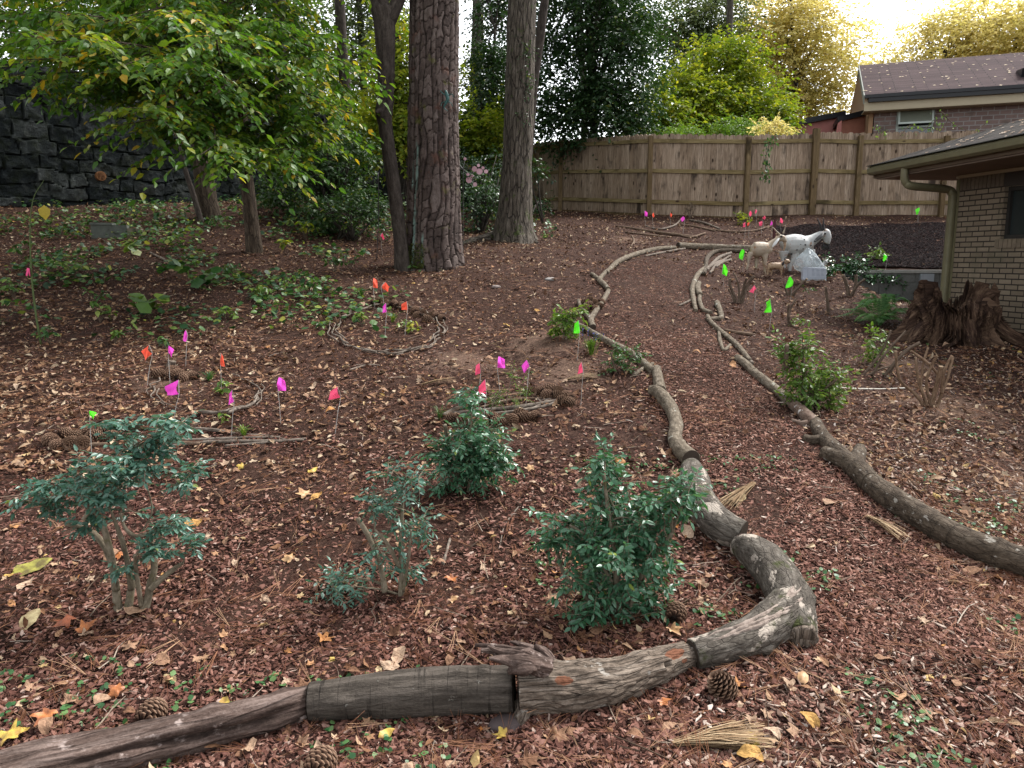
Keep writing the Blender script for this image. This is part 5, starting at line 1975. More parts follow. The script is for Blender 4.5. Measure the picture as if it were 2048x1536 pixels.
M_WORN = m_bark('worn_pale_wood', (.10, .08, .065), (.24, .19, .16), (.36, .30, .26), .12, 40, 0, 12, .006)
def worn_streak(cc, rr, ang, l0, l1, root, seed):
    """ragged strips of pale bare wood on the stem's upper side"""
    d = nrm(np.gradient(cc, axis=0))
    u = nrm(np.cross(d, [0, 0, 1.0]))
    w = np.cross(d, u)
    n = len(cc)
    i0, i1 = int(l0 * n), int(l1 * n)
    g = np.random.default_rng(seed)
    mb = MB()
    m = 7
    for s_ in range(3):
        V, idx = [], np.arange(i0 + s_ * 3, i1 - s_ * 5)
        if len(idx) < 6:
            continue
        t = np.linspace(0, 1, len(idx))
        wd = .20 * np.sin(pi * t) ** .5 * (.45 + .5 * np.abs(vnoise(np.stack([t * 14, t * 0 + s_, t * 0], 1), seed)))
        off = (s_ - 1) * .28 + .16 * vnoise(np.stack([t * 7, t * 0 + 5 * s_, t * 0], 1), seed + 3)
        for j in range(m):
            a = ang + off + wd * (2 * j / (m - 1) - 1)
            k = rr[idx] * (1.045 - .10 * (2 * j / (m - 1) - 1) ** 2) * (1 + .05 * vnoise(np.stack([t * 30, t * 0 + j, t * 0], 1), 9))
            V.append(cc[idx] + u[idx] * (np.cos(a) * k)[:, None] + w[idx] * (np.sin(a) * k)[:, None])
        V = np.stack(V, 1)
        q = np.arange(V.shape[0] * m).reshape(-1, m)
        f = np.stack([q[:-1, :-1], q[:-1, 1:], q[1:, 1:], q[1:, :-1]], -1).reshape(-1, 4)
        mb.add(V.reshape(-1, 3), [f])
    mb.build('worn_streak', M_WORN, root, smooth=True)

def bent_log():
    def fn(t, l, B):
        q = np.stack([np.cos(t) * 2.2 + 0 * l, np.sin(t) * 2.2 + 0 * l, l * 5 + 0 * t], -1)
        return 1 + .05 * fbm(q * 2, 3, 15)
    root, ends = log('log', 'elbow shaped grey log with mossy bend and hollow stub, at the path corner',
                     [[(1386, 1308, 62), (1430, 1296, 70), (1490, 1275, 78), (1540, 1250, 84), (1580, 1215, 88), (1592, 1195, 80)],
                      [(1478, 1092, 44), (1500, 1100, 68), (1530, 1122, 82), (1556, 1155, 86), (1580, 1198, 92), (1596, 1240, 78), (1606, 1272, 60)]],
                     M_LGREY, cuts=[(0, 0)], n=64, rough=.05, rs=18, aniso=3, seed=12, group=BORDER, fn=fn, res=26)
    worn_streak(ends[0][0], ends[0][1], -1.15, .10, .98, root, 1)
    worn_streak(ends[1][0], ends[1][1], 2.9, .30, .72, root, 2)
    cc, rr, d = ends[1]
    h = MB()
    # ragged hollow end
    e, r0, dd = cc[-1], rr[-1], d[-1]
    h.tube([e - dd * .01, e + dd * .012, e + dd * .014, e - dd * .06], [r0 * 1.02, r0 * 1.0, r0 * .72, r0 * .6], 24, 16, rough=.10, rs=30, seed=4, r=0.0)
    h.build('hollow_end', M_LROUGH, root, smooth=True)
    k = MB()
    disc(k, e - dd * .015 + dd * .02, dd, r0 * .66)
    k.build('hollow', m_plain('hollow_shade', (.010, .007, .005), 1.0), root)  # flat disc inside the rim, the cavity's shade put into its colour
    b = MB()
    c0 = cc[0]
    for j in range(5):
        a = c0 + np.array([random.uniform(-.02, .03), 0, random.uniform(-.01, .035)])
        b.tube([cc[4] + np.array([random.uniform(-.02, .02), 0, .02 + .008 * j]), a, a + (c0 - cc[5]) * random.uniform(.2, .7) + np.array([0, 0, random.uniform(-.01, .03)])], [.026, .016, .004], 10, 16, rough=.3, rs=40, seed=j)
    b.build('broken_end', M_LWEATH, root, smooth=True)
bent_log()

log('log', 'thick grey lichened log with dark sawn end, above the elbow log',
    [[(1384, 936, 46), (1390, 965, 62), (1400, 1000, 66), (1420, 1032, 72), (1450, 1056, 72), (1484, 1070, 62)]], M_LGREY, cuts=[(0, 1)], n=56, rough=.05, rs=12, seed=22, group=BORDER, res=24)
log('log', 'curved pale limb bending like an S, on the left path edge',
    [[(1300, 780, 20), (1312, 782, 24), (1328, 796, 29), (1345, 822, 29), (1353, 850, 29), (1350, 876, 30), (1360, 898, 34), (1382, 918, 40)]], M_LTAN, cuts=[(0, 1), (0, 0)], n=36, rough=.05, rs=18, seed=23, group=BORDER, res=12)
log('log', 'short pale limb standing end to end before the S shaped limb',
    [[(1313, 738, 19), (1316, 756, 22), (1320, 782, 24)]], M_LTAN, cuts=[(0, 0)], n=28, seed=24, group=BORDER)
log('log', 'long straight slim limb leading down right from the green flag',
    [[(1140, 642, 9), (1170, 657, 12), (1215, 682, 14), (1260, 706, 17), (1306, 742, 19)], [(1306, 728, 9), (1285, 738, 9), (1268, 750, 8)]], M_LTAN, n=24, seed=25, group=BORDER)
log('forked_branch', 'Y shaped pale branch with its fork pointing up the path',
    [[(1186, 655, 14), (1182, 640, 13), (1190, 624, 11), (1205, 603, 10), (1217, 581, 9)], [(1183, 640, 12), (1170, 625, 10), (1160, 612, 8), (1157, 601, 8)]], M_LTAN, cuts=[(0, 0)], n=22, seed=26, cat='branch', group=BORDER)
log('forked_branch', 'smaller pale forked branch above the Y shaped one, stub to the left',
    [[(1216, 578, 10), (1208, 568, 11), (1199, 560, 11), (1208, 548, 9), (1216, 540, 8)], [(1202, 561, 10), (1192, 554, 9), (1184, 548, 9)]], M_LTAN, n=20, seed=27, cat='branch', group=BORDER)
log('branch', 'gently bowed pale branch curving up to the straight pole',
    [[(1213, 545, 9), (1228, 530, 11), (1240, 521, 11), (1262, 512, 11), (1290, 503, 10), (1320, 497, 9), (1350, 495, 8)]], M_LTAN, n=20, seed=28, cat='branch', group=BORDER)
log('branch', 'thin whitish stick lying beneath the bowed branch', [[(1290, 512, 4), (1330, 504, 5), (1370, 497, 4)]], M_STICK, n=10, seed=29, cat='stick', group=BORDER)
log('log', 'straight pale pole lying level across the head of the path', [[(1356, 491, 13), (1400, 493, 13), (1450, 495, 13), (1510, 496, 12)]], M_LTAN, cuts=[(0, 0)], n=28, seed=30, group=BORDER)
# -- right hand edge
log('log', 'longest smooth brown log running out of frame at the right',
    [[(2110, 1142, 66), (2040, 1123, 63), (1960, 1094, 60), (1880, 1056, 58), (1810, 1014, 54), (1770, 988, 50), (1745, 968, 46)]], M_LBROWN, cuts=[(0, 1)], n=56, rough=.03, rs=9, seed=41, group=BORDER, res=22)
log('log', 'forked dark log with two cut stubs on the right path edge',
    [[(1742, 966, 48), (1722, 945, 48), (1702, 928, 42), (1676, 916, 34), (1648, 905, 28)], [(1708, 932, 40), (1715, 915, 32), (1720, 899, 26)]], M_LBROWN, cuts=[(0, 1), (1, 1)], n=44, rough=.05, rs=12, seed=42, group=BORDER, res=18)
log('log', 'dark log piece with a stump of a side branch, above the forked dark log',
    [[(1700, 922, 30), (1676, 903, 31), (1658, 888, 32), (1642, 868, 30), (1630, 845, 26)], [(1640, 880, 24), (1624, 880, 20), (1609, 876, 17)]], M_LBROWN, cuts=[(1, 1)], n=40, rough=.05, seed=43, group=BORDER, res=16)
log('log', 'short brown log blotched with white, beside the light green bush',
    [[(1634, 850, 26), (1618, 836, 27), (1600, 820, 24), (1580, 803, 20)], [(1622, 846, 18), (1603, 847, 12), (1584, 840, 7)]],
    m_bark('blotched_bark', (.04, .025, .018), (.12, .08, .06), (.22, .17, .14), .5, 30, 0, 9, .006, patch=(.50, .47, .44), patch_t=(.53, .58), patch_s=9), n=32, seed=44, group=BORDER)
log('log', 'long slim grey log reaching from the blotched log up the right path edge',
    [[(1578, 802, 21), (1555, 782, 20), (1530, 762, 19), (1508, 745, 18), (1492, 728, 17), (1474, 715, 15)]], M_LTAN, n=28, rough=.05, seed=45, group=BORDER)
log('forked_branch', 'bent grey branch with a forked side limb, upper right path edge',
    [[(1500, 722, 11), (1478, 695, 12), (1458, 676, 12), (1436, 658, 11), (1420, 642, 10), (1415, 632, 9)], [(1460, 690, 7), (1448, 700, 8), (1440, 682, 9), (1438, 664, 7)]], M_LTAN, n=20, seed=46, cat='branch', group=BORDER)
log('branch', 'split grey branch lying inside the bent one', [[(1505, 728, 8), (1488, 706, 10), (1470, 686, 9), (1452, 668, 7)]], M_STICK, n=14, rough=.15, seed=47, cat='branch', group=BORDER)
log('branch', 'short thick angled branch sawn flat on top, along the upper right edge', [[(1414, 638, 9), (1430, 637, 10), (1442, 636, 11), (1440, 622, 11), (1434, 606, 12)]], M_LTAN, cuts=[(0, 1)], n=20, seed=48, cat='branch', group=BORDER)
log('branch', 'dark brown stick pointing right from the path edge', [[(1449, 660, 6), (1475, 665, 7), (1505, 669, 7)]], M_STICKB, n=12, seed=49, cat='stick', group=BORDER)
log('branch', 'pale stick crossing the path edge at a slant', [[(1358, 611, 4), (1374, 604, 5), (1390, 596, 4)]], M_STICK, n=10, seed=50, cat='stick', group=BORDER)
UP = [[(1392, 622, 9), (1387, 600, 10), (1385, 575, 11), (1395, 550, 11), (1408, 537, 9)], [(1422, 626, 10), (1405, 618, 10), (1399, 600, 9), (1400, 588, 8)], [(1400, 590, 12), (1395, 576, 13), (1398, 566, 10)],
      [(1408, 548, 9), (1412, 530, 9), (1415, 515, 9), (1428, 504, 9), (1450, 501, 9), (1495, 502, 8)], [(1414, 540, 6), (1425, 527, 7), (1440, 514, 7), (1462, 506, 6)],
      [(1402, 546, 6), (1418, 534, 7), (1440, 522, 6)], [(1420, 546, 5), (1432, 530, 6), (1450, 518, 5), (1460, 512, 5)], [(1432, 534, 5), (1446, 524, 6), (1462, 519, 5)]]
UL = ['wavy grey branch on the outer side of the upper right path edge', 'crooked branch curling inward below the upper bundle', 'short thick limb on top of the wavy grey branch', 'long dark branch bending round the goats to the right',
      'slender stick inside the bend of the dark branch', 'stick fanned out leftmost in the bundle at the bend', 'stick fanned in the middle of the bundle at the bend', 'shortest stick fanned out nearest the goats']
for i, (p, l) in enumerate(zip(UP, UL)):
    log('branch', l, [p], M_LTAN if i < 3 else M_STICK if i != 3 else M_LBROWN, n=16, rough=.06, seed=60 + i, cat='branch', group=BORDER)

# ------------------------------------------------------------------ pine cones
M_CONE = m_litter('pine_cone_scales', [(0, (.008, .005, .004)), (.3, (.055, .030, .020)), (.7, (.16, .095, .062)), (1, (.30, .21, .15))], .8, .3)
def cone_mesh():
    mb = MB()
    L, R = .115, .034
    mb.tube([(0, 0, -L / 2), (0, 0, -L * .3), (0, 0, 0), (0, 0, L * .3), (0, 0, L / 2)], [R * .25, R * .62, R * .62, R * .42, .003], 10, 16, r=0.0)
    n = 96
    for i in range(n):
        t = (i + .5) / n
        z = -L / 2 + L * t
        r = R * (np.sin(pi * min(1, .12 + t * .92)) ** .6) * .62
        a = i * 2.39996
        s = .021 * (.55 + .8 * np.sin(pi * (.15 + .8 * t)))
        e = np.array([cos(a), sin(a), 0])
        tn = np.array([-sin(a), cos(a), 0])
        up = np.array([0, 0, 1.0])
        o = e * r + up * z
        tip = o + e * s * .95 + up * s * .55
        v = [o - tn * s * .35, o + tn * s * .35, tip + tn * s * .45 - e * .002, tip + e * .0015 + up * .001, tip - tn * s * .45 - e * .002, tip - up * s * .3 + e * .001]
        mb.add(v, [[[0, 1, 2, 3], [0, 3, 4, 4]], [[0, 5, 1], [1, 5, 2], [2, 5, 3], [3, 5, 4], [4, 5, 0]]][1:] + [[[0, 1, 3], [1, 2, 3], [0, 3, 4]]], r=[.05, .05, .75 + .25 * random.random(), 1.0, .75, .25])
    return mb
CONE = cone_mesh().build('pine_cone', M_CONE, loc=(0, 0, 0))
_cone_used = [False]
def cone(px, py, label, group, size=1.0, yaw=None, tip=None):
    p = G(px, py, .03)
    o = CONE if not _cone_used[0] else CONE.copy()
    if _cone_used[0]:
        COL.objects.link(o)
    _cone_used[0] = True
    o.location = p
    yaw = random.uniform(0, 6.28) if yaw is None else yaw
    o.rotation_euler = (random.uniform(0, 6.28), pi / 2 + random.uniform(-.3, .3) if tip is None else tip, yaw)
    s = size * random.uniform(.85, 1.12)
    o.scale = (s, s, s)
    tag(o, label, 'pine cone', group)
    return o
cone(302, 1428, 'open pine cone lying alone behind the pale weathered log', 'loose pine cones', 1.1, yaw=.5)
cone(1446, 1374, 'upright dark pine cone in front of the rough knotty log', 'loose pine cones', .95, tip=.5)
cone(1352, 1226, 'pine cone between the big glossy shrub and the elbow log', 'loose pine cones', 1.0, yaw=.1)
cone(640, 1528, 'pine cone cut by the bottom edge of the picture', 'loose pine cones', 1.0, yaw=.2)
for lab, grp, pts in [
    ('brown pine cone in the row at the left bed, behind the left shrub', 'pine cones edging the left bed', [(105, 880), (128, 868), (150, 872), (172, 864), (192, 874), (210, 866), (140, 885), (118, 890), (165, 884), (226, 872)]),
    ('brown pine cone in the small cluster at the back of the small stick ring', 'pine cones behind the small ring', [(318, 748), (338, 750), (356, 748), (372, 752), (386, 750), (345, 743), (362, 756)]),
    ('brown pine cone in the dark heap along the back of the round stick ring', 'pine cones behind the round ring', [(655, 622), (668, 630), (662, 640), (745, 606), (758, 602), (772, 606), (786, 608), (800, 612), (815, 615), (830, 622), (845, 627), (860, 630), (875, 632), (884, 638), (766, 612), (835, 630), (855, 638), (672, 622), (780, 600)]),
    ('brown pine cone in the row along the front of the oval stick bed', 'pine cones before the oval bed', [(905, 838), (925, 842), (945, 848), (965, 846), (985, 838), (1005, 838), (1025, 840), (1048, 836), (1070, 832), (972, 832), (995, 846), (1040, 830)]),
    ('brown pine cone in the heap at the right end of the oval stick bed', 'pine cones at the right of the oval bed', [(1085, 782), (1102, 778), (1118, 782), (1130, 790), (1125, 798), (1138, 806), (1112, 790), (1096, 788), (1060, 784), (1140, 796)]),
    ('brown pine cone tucked beside the Y shaped pale branch', 'pine cones by the Y branch', [(1170, 605), (1180, 612), (1190, 606), (1178, 600), (1196, 612), (1186, 618), (1202, 602), (1172, 618)])]:
    for a, b in pts:
        cone(a + random.uniform(-3, 3), b + random.uniform(-2, 2), lab, grp)

# ------------------------------------------------------------------ stick rings
def stick(pts, label, group, mat=None, seed=0, lift=.0):
    c, r = lay([tuple(q) + ((lift,) if len(q) == 3 else ()) for q in pts], 1.0)
    mb = MB()
    mb.tube(c, r, 9, max(8, 7 * len(pts)), rough=.14, rs=24, seed=seed, aniso=3)
    b = c.mean(0)
    o = mb.build('stick', mat or M_STICK, loc=(b[0], b[1], c[:, 2].min()), smooth=True)
    return tag(o, label, 'stick', group)

def arc(cx, cy, rx, ry, a0, a1, w, n=6, j=6.0):
    out = []
    for k in range(n):
        a = radians(a0 + (a1 - a0) * k / (n - 1))
        out.append((cx + cos(a) * rx + random.uniform(-j, j), cy - sin(a) * ry + random.uniform(-j, j) * .45, .8 * w * (1 - .5 * k / (n - 1)), random.uniform(.0, .035)))
    return out

def ring(cx, cy, rx, ry, spec, labels, group):
    """spec: (a0, a1, w, scale, brown)"""
    for k, (sp, lab) in enumerate(zip(spec, labels)):
        a0, a1, w, s = sp[:4]
        stick(arc(cx, cy, rx * s, ry * s, a0, a1, w), lab, group, M_STICKB if len(sp) > 4 else M_STICK, 100 + k * 3)

random.seed(5)
ring(775, 657, 108, 47, [(150, 95, 8, 1.0), (100, 40, 6, 1.0), (60, 5, 6, .98), (15, -50, 6, 1.02), (5, -40, 5, .93), (-20, -62, 4, 1.08), (-45, -110, 7, 1.0), (-60, -125, 5, .94), (-100, -150, 7, 1.02), (-140, -190, 6, 1.0), (-150, -205, 4, .92), (160, 215, 5, 1.08), (80, 20, 4, .93), (-75, -120, 3, 1.08), (25, -20, 3, 1.08), (172, 130, 4, .92)],
     ['stout pale stick at the upper left of the round stick ring', 'stick along the back of the round ring', 'stick on the right shoulder of the round ring', 'outer stick at the right end of the round ring', 'inner stick at the right end of the round ring',
      'short twig crossing the lower right of the round ring', 'thick bowed stick at the front of the round ring', 'inner thin stick at the front of the round ring', 'stick along the lower left of the round ring', 'stick at the left end of the round ring', 'inner twig at the left end of the round ring',
      'outer twig hooking round the left end of the round ring', 'inner twig below the red flag at the back of the round ring', 'outermost twig in front of the round ring', 'outermost twig at the right tip of the round ring', 'thin inner twig beneath the stout pale stick of the round ring'], 'sticks of the round ring')
ring(412, 785, 108, 42, [(-65, -10, 9, 1.0), (-75, -30, 6, .92), (-50, 5, 7, .97), (-20, 40, 5, 1.0), (-30, 20, 4, 1.07), (160, 215, 5, 1.0), (170, 235, 4, .9), (140, 185, 4, 1.06), (60, 20, 3, 1.0), (-95, -60, 10, .98)],
     ['thickest curved stick at the lower right of the small ring', 'inner stick at the front right of the small ring', 'fanned stick at the right end of the small ring', 'stick up the right side of the small ring', 'outer twig on the right of the small ring',
      'forked looking stick at the left end of the small ring', 'inner stick at the left end of the small ring', 'outer twig at the left end of the small ring', 'thin twig at the back of the small ring', 'pale log-like stick at the front of the small ring'], 'sticks of the small ring')
for k, (p, l, br) in enumerate([
    ([(330, 893, 7), (420, 884, 8), (520, 882, 7), (608, 880, 5)], 'longest straight stick of the flat bundle behind the left shrub', 0),
    ([(300, 878, 7), (380, 880, 8), (470, 876, 7), (560, 874, 5)], 'upper stick of the flat bundle', 0),
    ([(450, 892, 5), (520, 886, 6), (612, 877, 5)], 'pale stick slanting across the right of the flat bundle', 0),
    ([(270, 890, 10), (340, 886, 12), (400, 888, 8)], 'broad brown bark strip in the flat bundle', 1),
    ([(390, 857, 7), (430, 860, 8), (470, 866, 4)], 'short grey stick lying apart above the flat bundle', 0),
    ([(480, 868, 4), (540, 872, 4), (590, 884, 3)], 'thin twig crossing the right end of the flat bundle', 0),
    ([(150, 898, 10), (180, 890, 11), (215, 888, 8)], 'tan bark strip beside the left pine cones', 1)]):
    stick(p, l, 'sticks of the flat bundle', M_STICKB if br else M_STICK, 200 + k)
for k, (p, l, br) in enumerate([
    ([(890, 830, 8), (940, 808, 9), (1010, 792, 7), (1060, 785, 5)], 'long back stick of the oval bed', 1),
    ([(905, 826, 7), (970, 820, 8), (1050, 812, 9), (1145, 795, 7)], 'longest pale stick lying along the middle of the oval bed', 0),
    ([(920, 830, 7), (1000, 826, 8), (1070, 816, 7), (1120, 803, 5)], 'second stick below the longest one in the oval bed', 0),
    ([(885, 832, 9), (905, 820, 10), (925, 812, 7)], 'stubby stick at the left tip of the oval bed', 0),
    ([(1055, 822, 4), (1085, 806, 5), (1110, 790, 4)], 'twig standing across the right half of the oval bed', 0),
    ([(1070, 800, 4), (1100, 798, 5), (1115, 785, 5)], 'pale hooked twig at the right of the oval bed', 0),
    ([(960, 815, 5), (1020, 800, 6), (1090, 795, 4)], 'inner brown stick of the oval bed', 1),
    ([(930, 836, 5), (990, 832, 6), (1065, 826, 5)], 'front stick touching the pine cones of the oval bed', 1),
    ([(1080, 815, 6), (1110, 806, 7), (1135, 797, 5)], 'thick short stick at the right end of the oval bed', 0),
    ([(1068, 786, 3), (1078, 800, 4), (1092, 812, 3)], 'crooked twig hanging over the oval bed', 0)]):
    stick(p, l, 'sticks of the oval bed', M_STICKB if br else M_STICK, 230 + k)
for k, (p, l, br) in enumerate([
    ([(1232, 452, 3), (1262, 456, 5), (1300, 462, 5), (1345, 468, 6), (1395, 474, 4)], 'longest dark curved branch before the fence', 1),
    ([(1345, 466, 4), (1380, 474, 4), (1410, 466, 4)], 'hooked branch end below the longest dark branch', 1),
    ([(1290, 452, 3), (1320, 458, 4), (1350, 450, 4), (1362, 438, 3)], 'small branch curling up to the pink flag at the fence', 0),
    ([(1380, 440, 4), (1410, 446, 5), (1440, 458, 4)], 'pale branch sloping right before the fence', 0),
    ([(1400, 455, 3), (1450, 462, 4), (1500, 462, 4), (1545, 452, 3)], 'long thin branch running behind the tan goat', 1),
    ([(1250, 464, 3), (1300, 470, 4), (1340, 474, 3)], 'thin branch parallel below the longest dark branch', 1),
    ([(1262, 493, 3), (1268, 482, 4), (1264, 472, 3)], 'little upright hooked root in the open ground', 1),
    ([(1335, 447, 3), (1385, 452, 4), (1430, 462, 3)], 'middle branch of the loose pile before the fence', 1)]):
    stick(p, l, 'branches before the fence', M_STICKB if br else M_STICK, 260 + k)
random.seed(21)
# loose twigs lying about the yard
for k, (p, l) in enumerate([
    ([(690, 1450, 4), (840, 1445, 5), (980, 1440, 4)], 'thin straight twig in front of the dark sawn log'),
    ([(30, 1378, 5), (100, 1358, 6), (160, 1350, 4)], 'thin pale twig on the bark mulch at the lower left'),
    ([(160, 1425, 4), (230, 1402, 5), (340, 1396, 3)], 'long slender twig behind the pale weathered log'),
    ([(885, 1130, 7), (893, 1105, 7), (900, 1078, 6)], 'pale upright stick end in the middle of the bed'),
    ([(700, 740, 5), (735, 730, 5), (760, 731, 3)], 'short whitish stick left of the bare soil'),
    ([(1860, 1172, 3), (1930, 1160, 3), (1990, 1150, 2)], 'hair-thin root beside the longest brown log'),
    ([(1930, 835, 3), (1970, 843, 3), (1990, 838, 2)], 'dark twig on the pale ground near the right edge'),
    ([(1700, 1420, 5), (1790, 1395, 5), (1850, 1390, 3)], 'dark bent twig in the lower right litter'),
    ([(1520, 1372, 4), (1600, 1392, 5), (1640, 1410, 3)], 'thin dark root below the elbow log'),
    ([(1040, 1010, 3), (1010, 1050, 3), (1000, 1090, 3)], 'fine twig by the glossy shrub'),
    ([(300, 505, 4), (330, 520, 5), (360, 540, 3)], 'pale dead stem slanting among the ivy on the left')]):
    stick(p, l, 'loose twigs', M_STICKB if k in (5, 6, 7, 8) else M_STICK, 300 + k)

# ================================================================== SHRUBS AND PLANTS
M_STEM = m_bark('shrub_stem_bark', (.045, .036, .024), (.14, .115, .08), (.26, .22, .165), .4, 40, 0, 12, .004, moss=(.09, .085, .03))
M_STEMD = m_bark('dark_stem_bark', (.035, .024, .017), (.10, .072, .052), (.19, .145, .11), .4, 40, 0, 12, .004)
M_BLUEG = m_leaf('blue_green_leaves', [(0, (.036, .10, .072)), (.5, (.085, .20, .145)), (.85, (.17, .30, .235)), (.95, (.28, .38, .31)), (1, (.30, .36, .10))], .36, .3, (.8, 1, .5), .5)
M_GLOSS = m_leaf('glossy_leaves', [(0, (.026, .088, .044)), (.5, (.066, .185, .095)), (.85, (.14, .28, .175)), (.95, (.24, .36, .28)), (1, (.30, .38, .08))], .3, .3, (.9, 1, .4), .55)
M_LIGHT = m_leaf('light_green_leaves', [(0, (.05, .12, .02)), (.5, (.12, .22, .035)), (.9, (.24, .34, .06)), (1, (.36, .40, .12))], .4, .4)
M_MIDG = m_leaf('mid_green_leaves', [(0, (.020, .070, .018)), (.6, (.06, .15, .035)), (1, (.16, .24, .05))], .4, .35)
LEAF_SH = [t_oval(.23, .08, .05, .01, 1), t_oval(.25, -.06, .03, .02, 2), t_oval(.20, .15, .06, .01, 3)]
LEAF_DK = [t_diamond(.24, .05, .05)]

def shrub(name, label, base, stems, blobs, mat, leaf, stemmat=None, dy=.0, nl=9, L=.14, ns=5, group=None, cat='shrub', tm=LEAF_SH, droop=.1, cut=False, flat=.8, tw=.0022, up=.6, dens=.6, onground=False):
    """stems: pixel paths with pixel widths; blobs: (px, py, radius px, shoots) leaf masses around the shrub's distance"""
    b = G(*base)
    y = b[1]
    root = thing(name, label, cat, b, group)
    g = np.random.default_rng(abs(hash(label)) % 1000 if False else len(label) * 7 + int(base[0]))
    st = MB()
    sk = []
    for s in stems:
        off = g.uniform(-.10, .10)
        n = len(s)
        p = [P(q[0], q[1], y + off * (i / max(1, n - 1)) + (q[3] if len(q) > 3 else 0)) for i, q in enumerate(s)]
        if s[0][1] > base[1] - 40:
            p[0] = p[0] + np.array([0, 0, -.03])
        c, r, d = st.tube(p, [q[2] * (.70 if group == FS else .68) * y / FPX / 2 for q in s], 12, 9 * n, rough=.10, rs=30, seed=int(g.integers(0, 99)), aniso=2)
        sk.append(c)
        if cut:
            cf = MB()
            disc(cf, c[-1] + d[-1] * .002, d[-1], r[-1] * .96, 14)
            cf.build('cut_face', M_CUTL, root)
    if st.n:
        st.build('stems', stemmat or M_STEM, root, smooth=True)
    if blobs:
        lv, tg = MB(), MB()
        for (px, py, rp, ns_) in blobs:
            R = rp * y / FPX
            k = max(1, int(round(ns_ * (dens if ns_ > 3 else 1))))
            c = P(px, py, y + g.uniform(-.6, .6) * R) if not onground else G(px, py, R * .6)
            if onground:
                b = c + np.array([0, .05, -R * .6])
            cl = c + nrm(g.normal(0, 1, (k, 3))) * (R * g.random((k, 1)) ** .5) * np.array([1, .9, .9])
            tone = np.clip(.15 + .7 * g.random(k), 0, 1)
            crown(lv, cl, np.full(k, R * .25), ns, L, nl, leaf, tm, droop, flat, twig=tg, up=up, tw=tw, tone=tone)
            # connect each clump to the nearest stem
            if sk:
                allp = np.vstack(sk)
                for q in cl[::2]:
                    j = np.argmin(np.linalg.norm(allp - q, axis=1) + (allp[:, 2] > q[2]) * .3)
                    a = allp[j]
                    tg.tube([a, (a + q) / 2 + np.array([0, 0, .02]), q], [.004, .003, .0015], 5, 6)
            else:
                for q in cl[::2]:
                    a = b + np.array([g.uniform(-.03, .03), g.uniform(-.03, .03), -.01])
                    tg.tube([a, (a + q) / 2 + np.array([0, 0, .01]), q], [.004, .003, .0015], 5, 6)
        tg.build('twigs', stemmat or M_STEM, root)
        lv.build('leaves', mat, root)
    return root

FS = 'leafy shrubs of the front bed'
shrub('shrub', 'open blue-green shrub with bare crooked stems at the front left', (250, 1222),
      [[(238, 1232, 30), (232, 1180, 24), (222, 1120, 20), (196, 1075, 18), (160, 1055, 18), (132, 1047, 16)], [(232, 1180, 22), (222, 1110, 19), (205, 1050, 17), (185, 1020, 14), (165, 1040, 10)],
       [(252, 1228, 26), (262, 1180, 22), (270, 1150, 20)], [(262, 1180, 16), (252, 1110, 15), (240, 1070, 14), (225, 1030, 9), (205, 980, 7), (190, 940, 5)], [(285, 1225, 28), (300, 1175, 24), (308, 1130, 20), (298, 1066, 18)],
       [(300, 1180, 22), (320, 1160, 20), (345, 1140, 16), (366, 1126, 10)], [(298, 1068, 16), (270, 1072, 14), (250, 1055, 10), (240, 1025, 8)], [(286, 1060, 5), (304, 1020, 5), (290, 960, 4), (270, 900, 4), (262, 860, 3)], [(282, 1200, 14), (272, 1140, 12), (270, 1110, 10)]],
      [(255, 915, 60, 16), (300, 860, 45, 12), (245, 865, 35, 7), (200, 960, 70, 18), (150, 975, 50, 12), (110, 990, 40, 8), (60, 992, 26, 3), (230, 1000, 50, 10), (330, 1090, 40, 7), (365, 1075, 30, 5), (340, 1050, 22, 3), (270, 1130, 26, 4), (350, 940, 40, 4), (345, 835, 30, 4), (385, 945, 22, 2), (310, 920, 35, 5), (180, 1040, 22, 3)],
      M_BLUEG, .038, ns=5, L=.075, nl=9, group=FS, dens=.62, flat=.5, droop=.03)
shrub('shrub', 'thin half-bare shrub with one cut brown stem, centre of the front bed', (785, 1195),
      [[(770, 1172, 20), (760, 1130, 17), (738, 1075, 16), (715, 1036, 15)], [(800, 1212, 18), (804, 1150, 18), (802, 1090, 15), (805, 1010, 9), (806, 965, 5)], [(800, 1140, 13), (782, 1100, 12), (765, 1075, 10), (750, 1060, 7)], [(806, 1170, 9), (818, 1110, 8), (822, 1060, 5)]],
      [(765, 1000, 40, 6), (800, 975, 30, 4), (790, 1040, 40, 6), (740, 985, 22, 2), (825, 965, 22, 2), (780, 945, 18, 2), (760, 1110, 24, 3), (815, 1140, 24, 3), (845, 1050, 28, 2), (690, 1160, 34, 5), (680, 1195, 34, 6), (710, 1200, 34, 4), (690, 1260, 34, 4), (720, 1235, 24, 2), (845, 1060, 16, 1), (660, 1170, 18, 2)],
      M_BLUEG, .034, ns=4, L=.10, nl=9, group=FS, dens=.5)
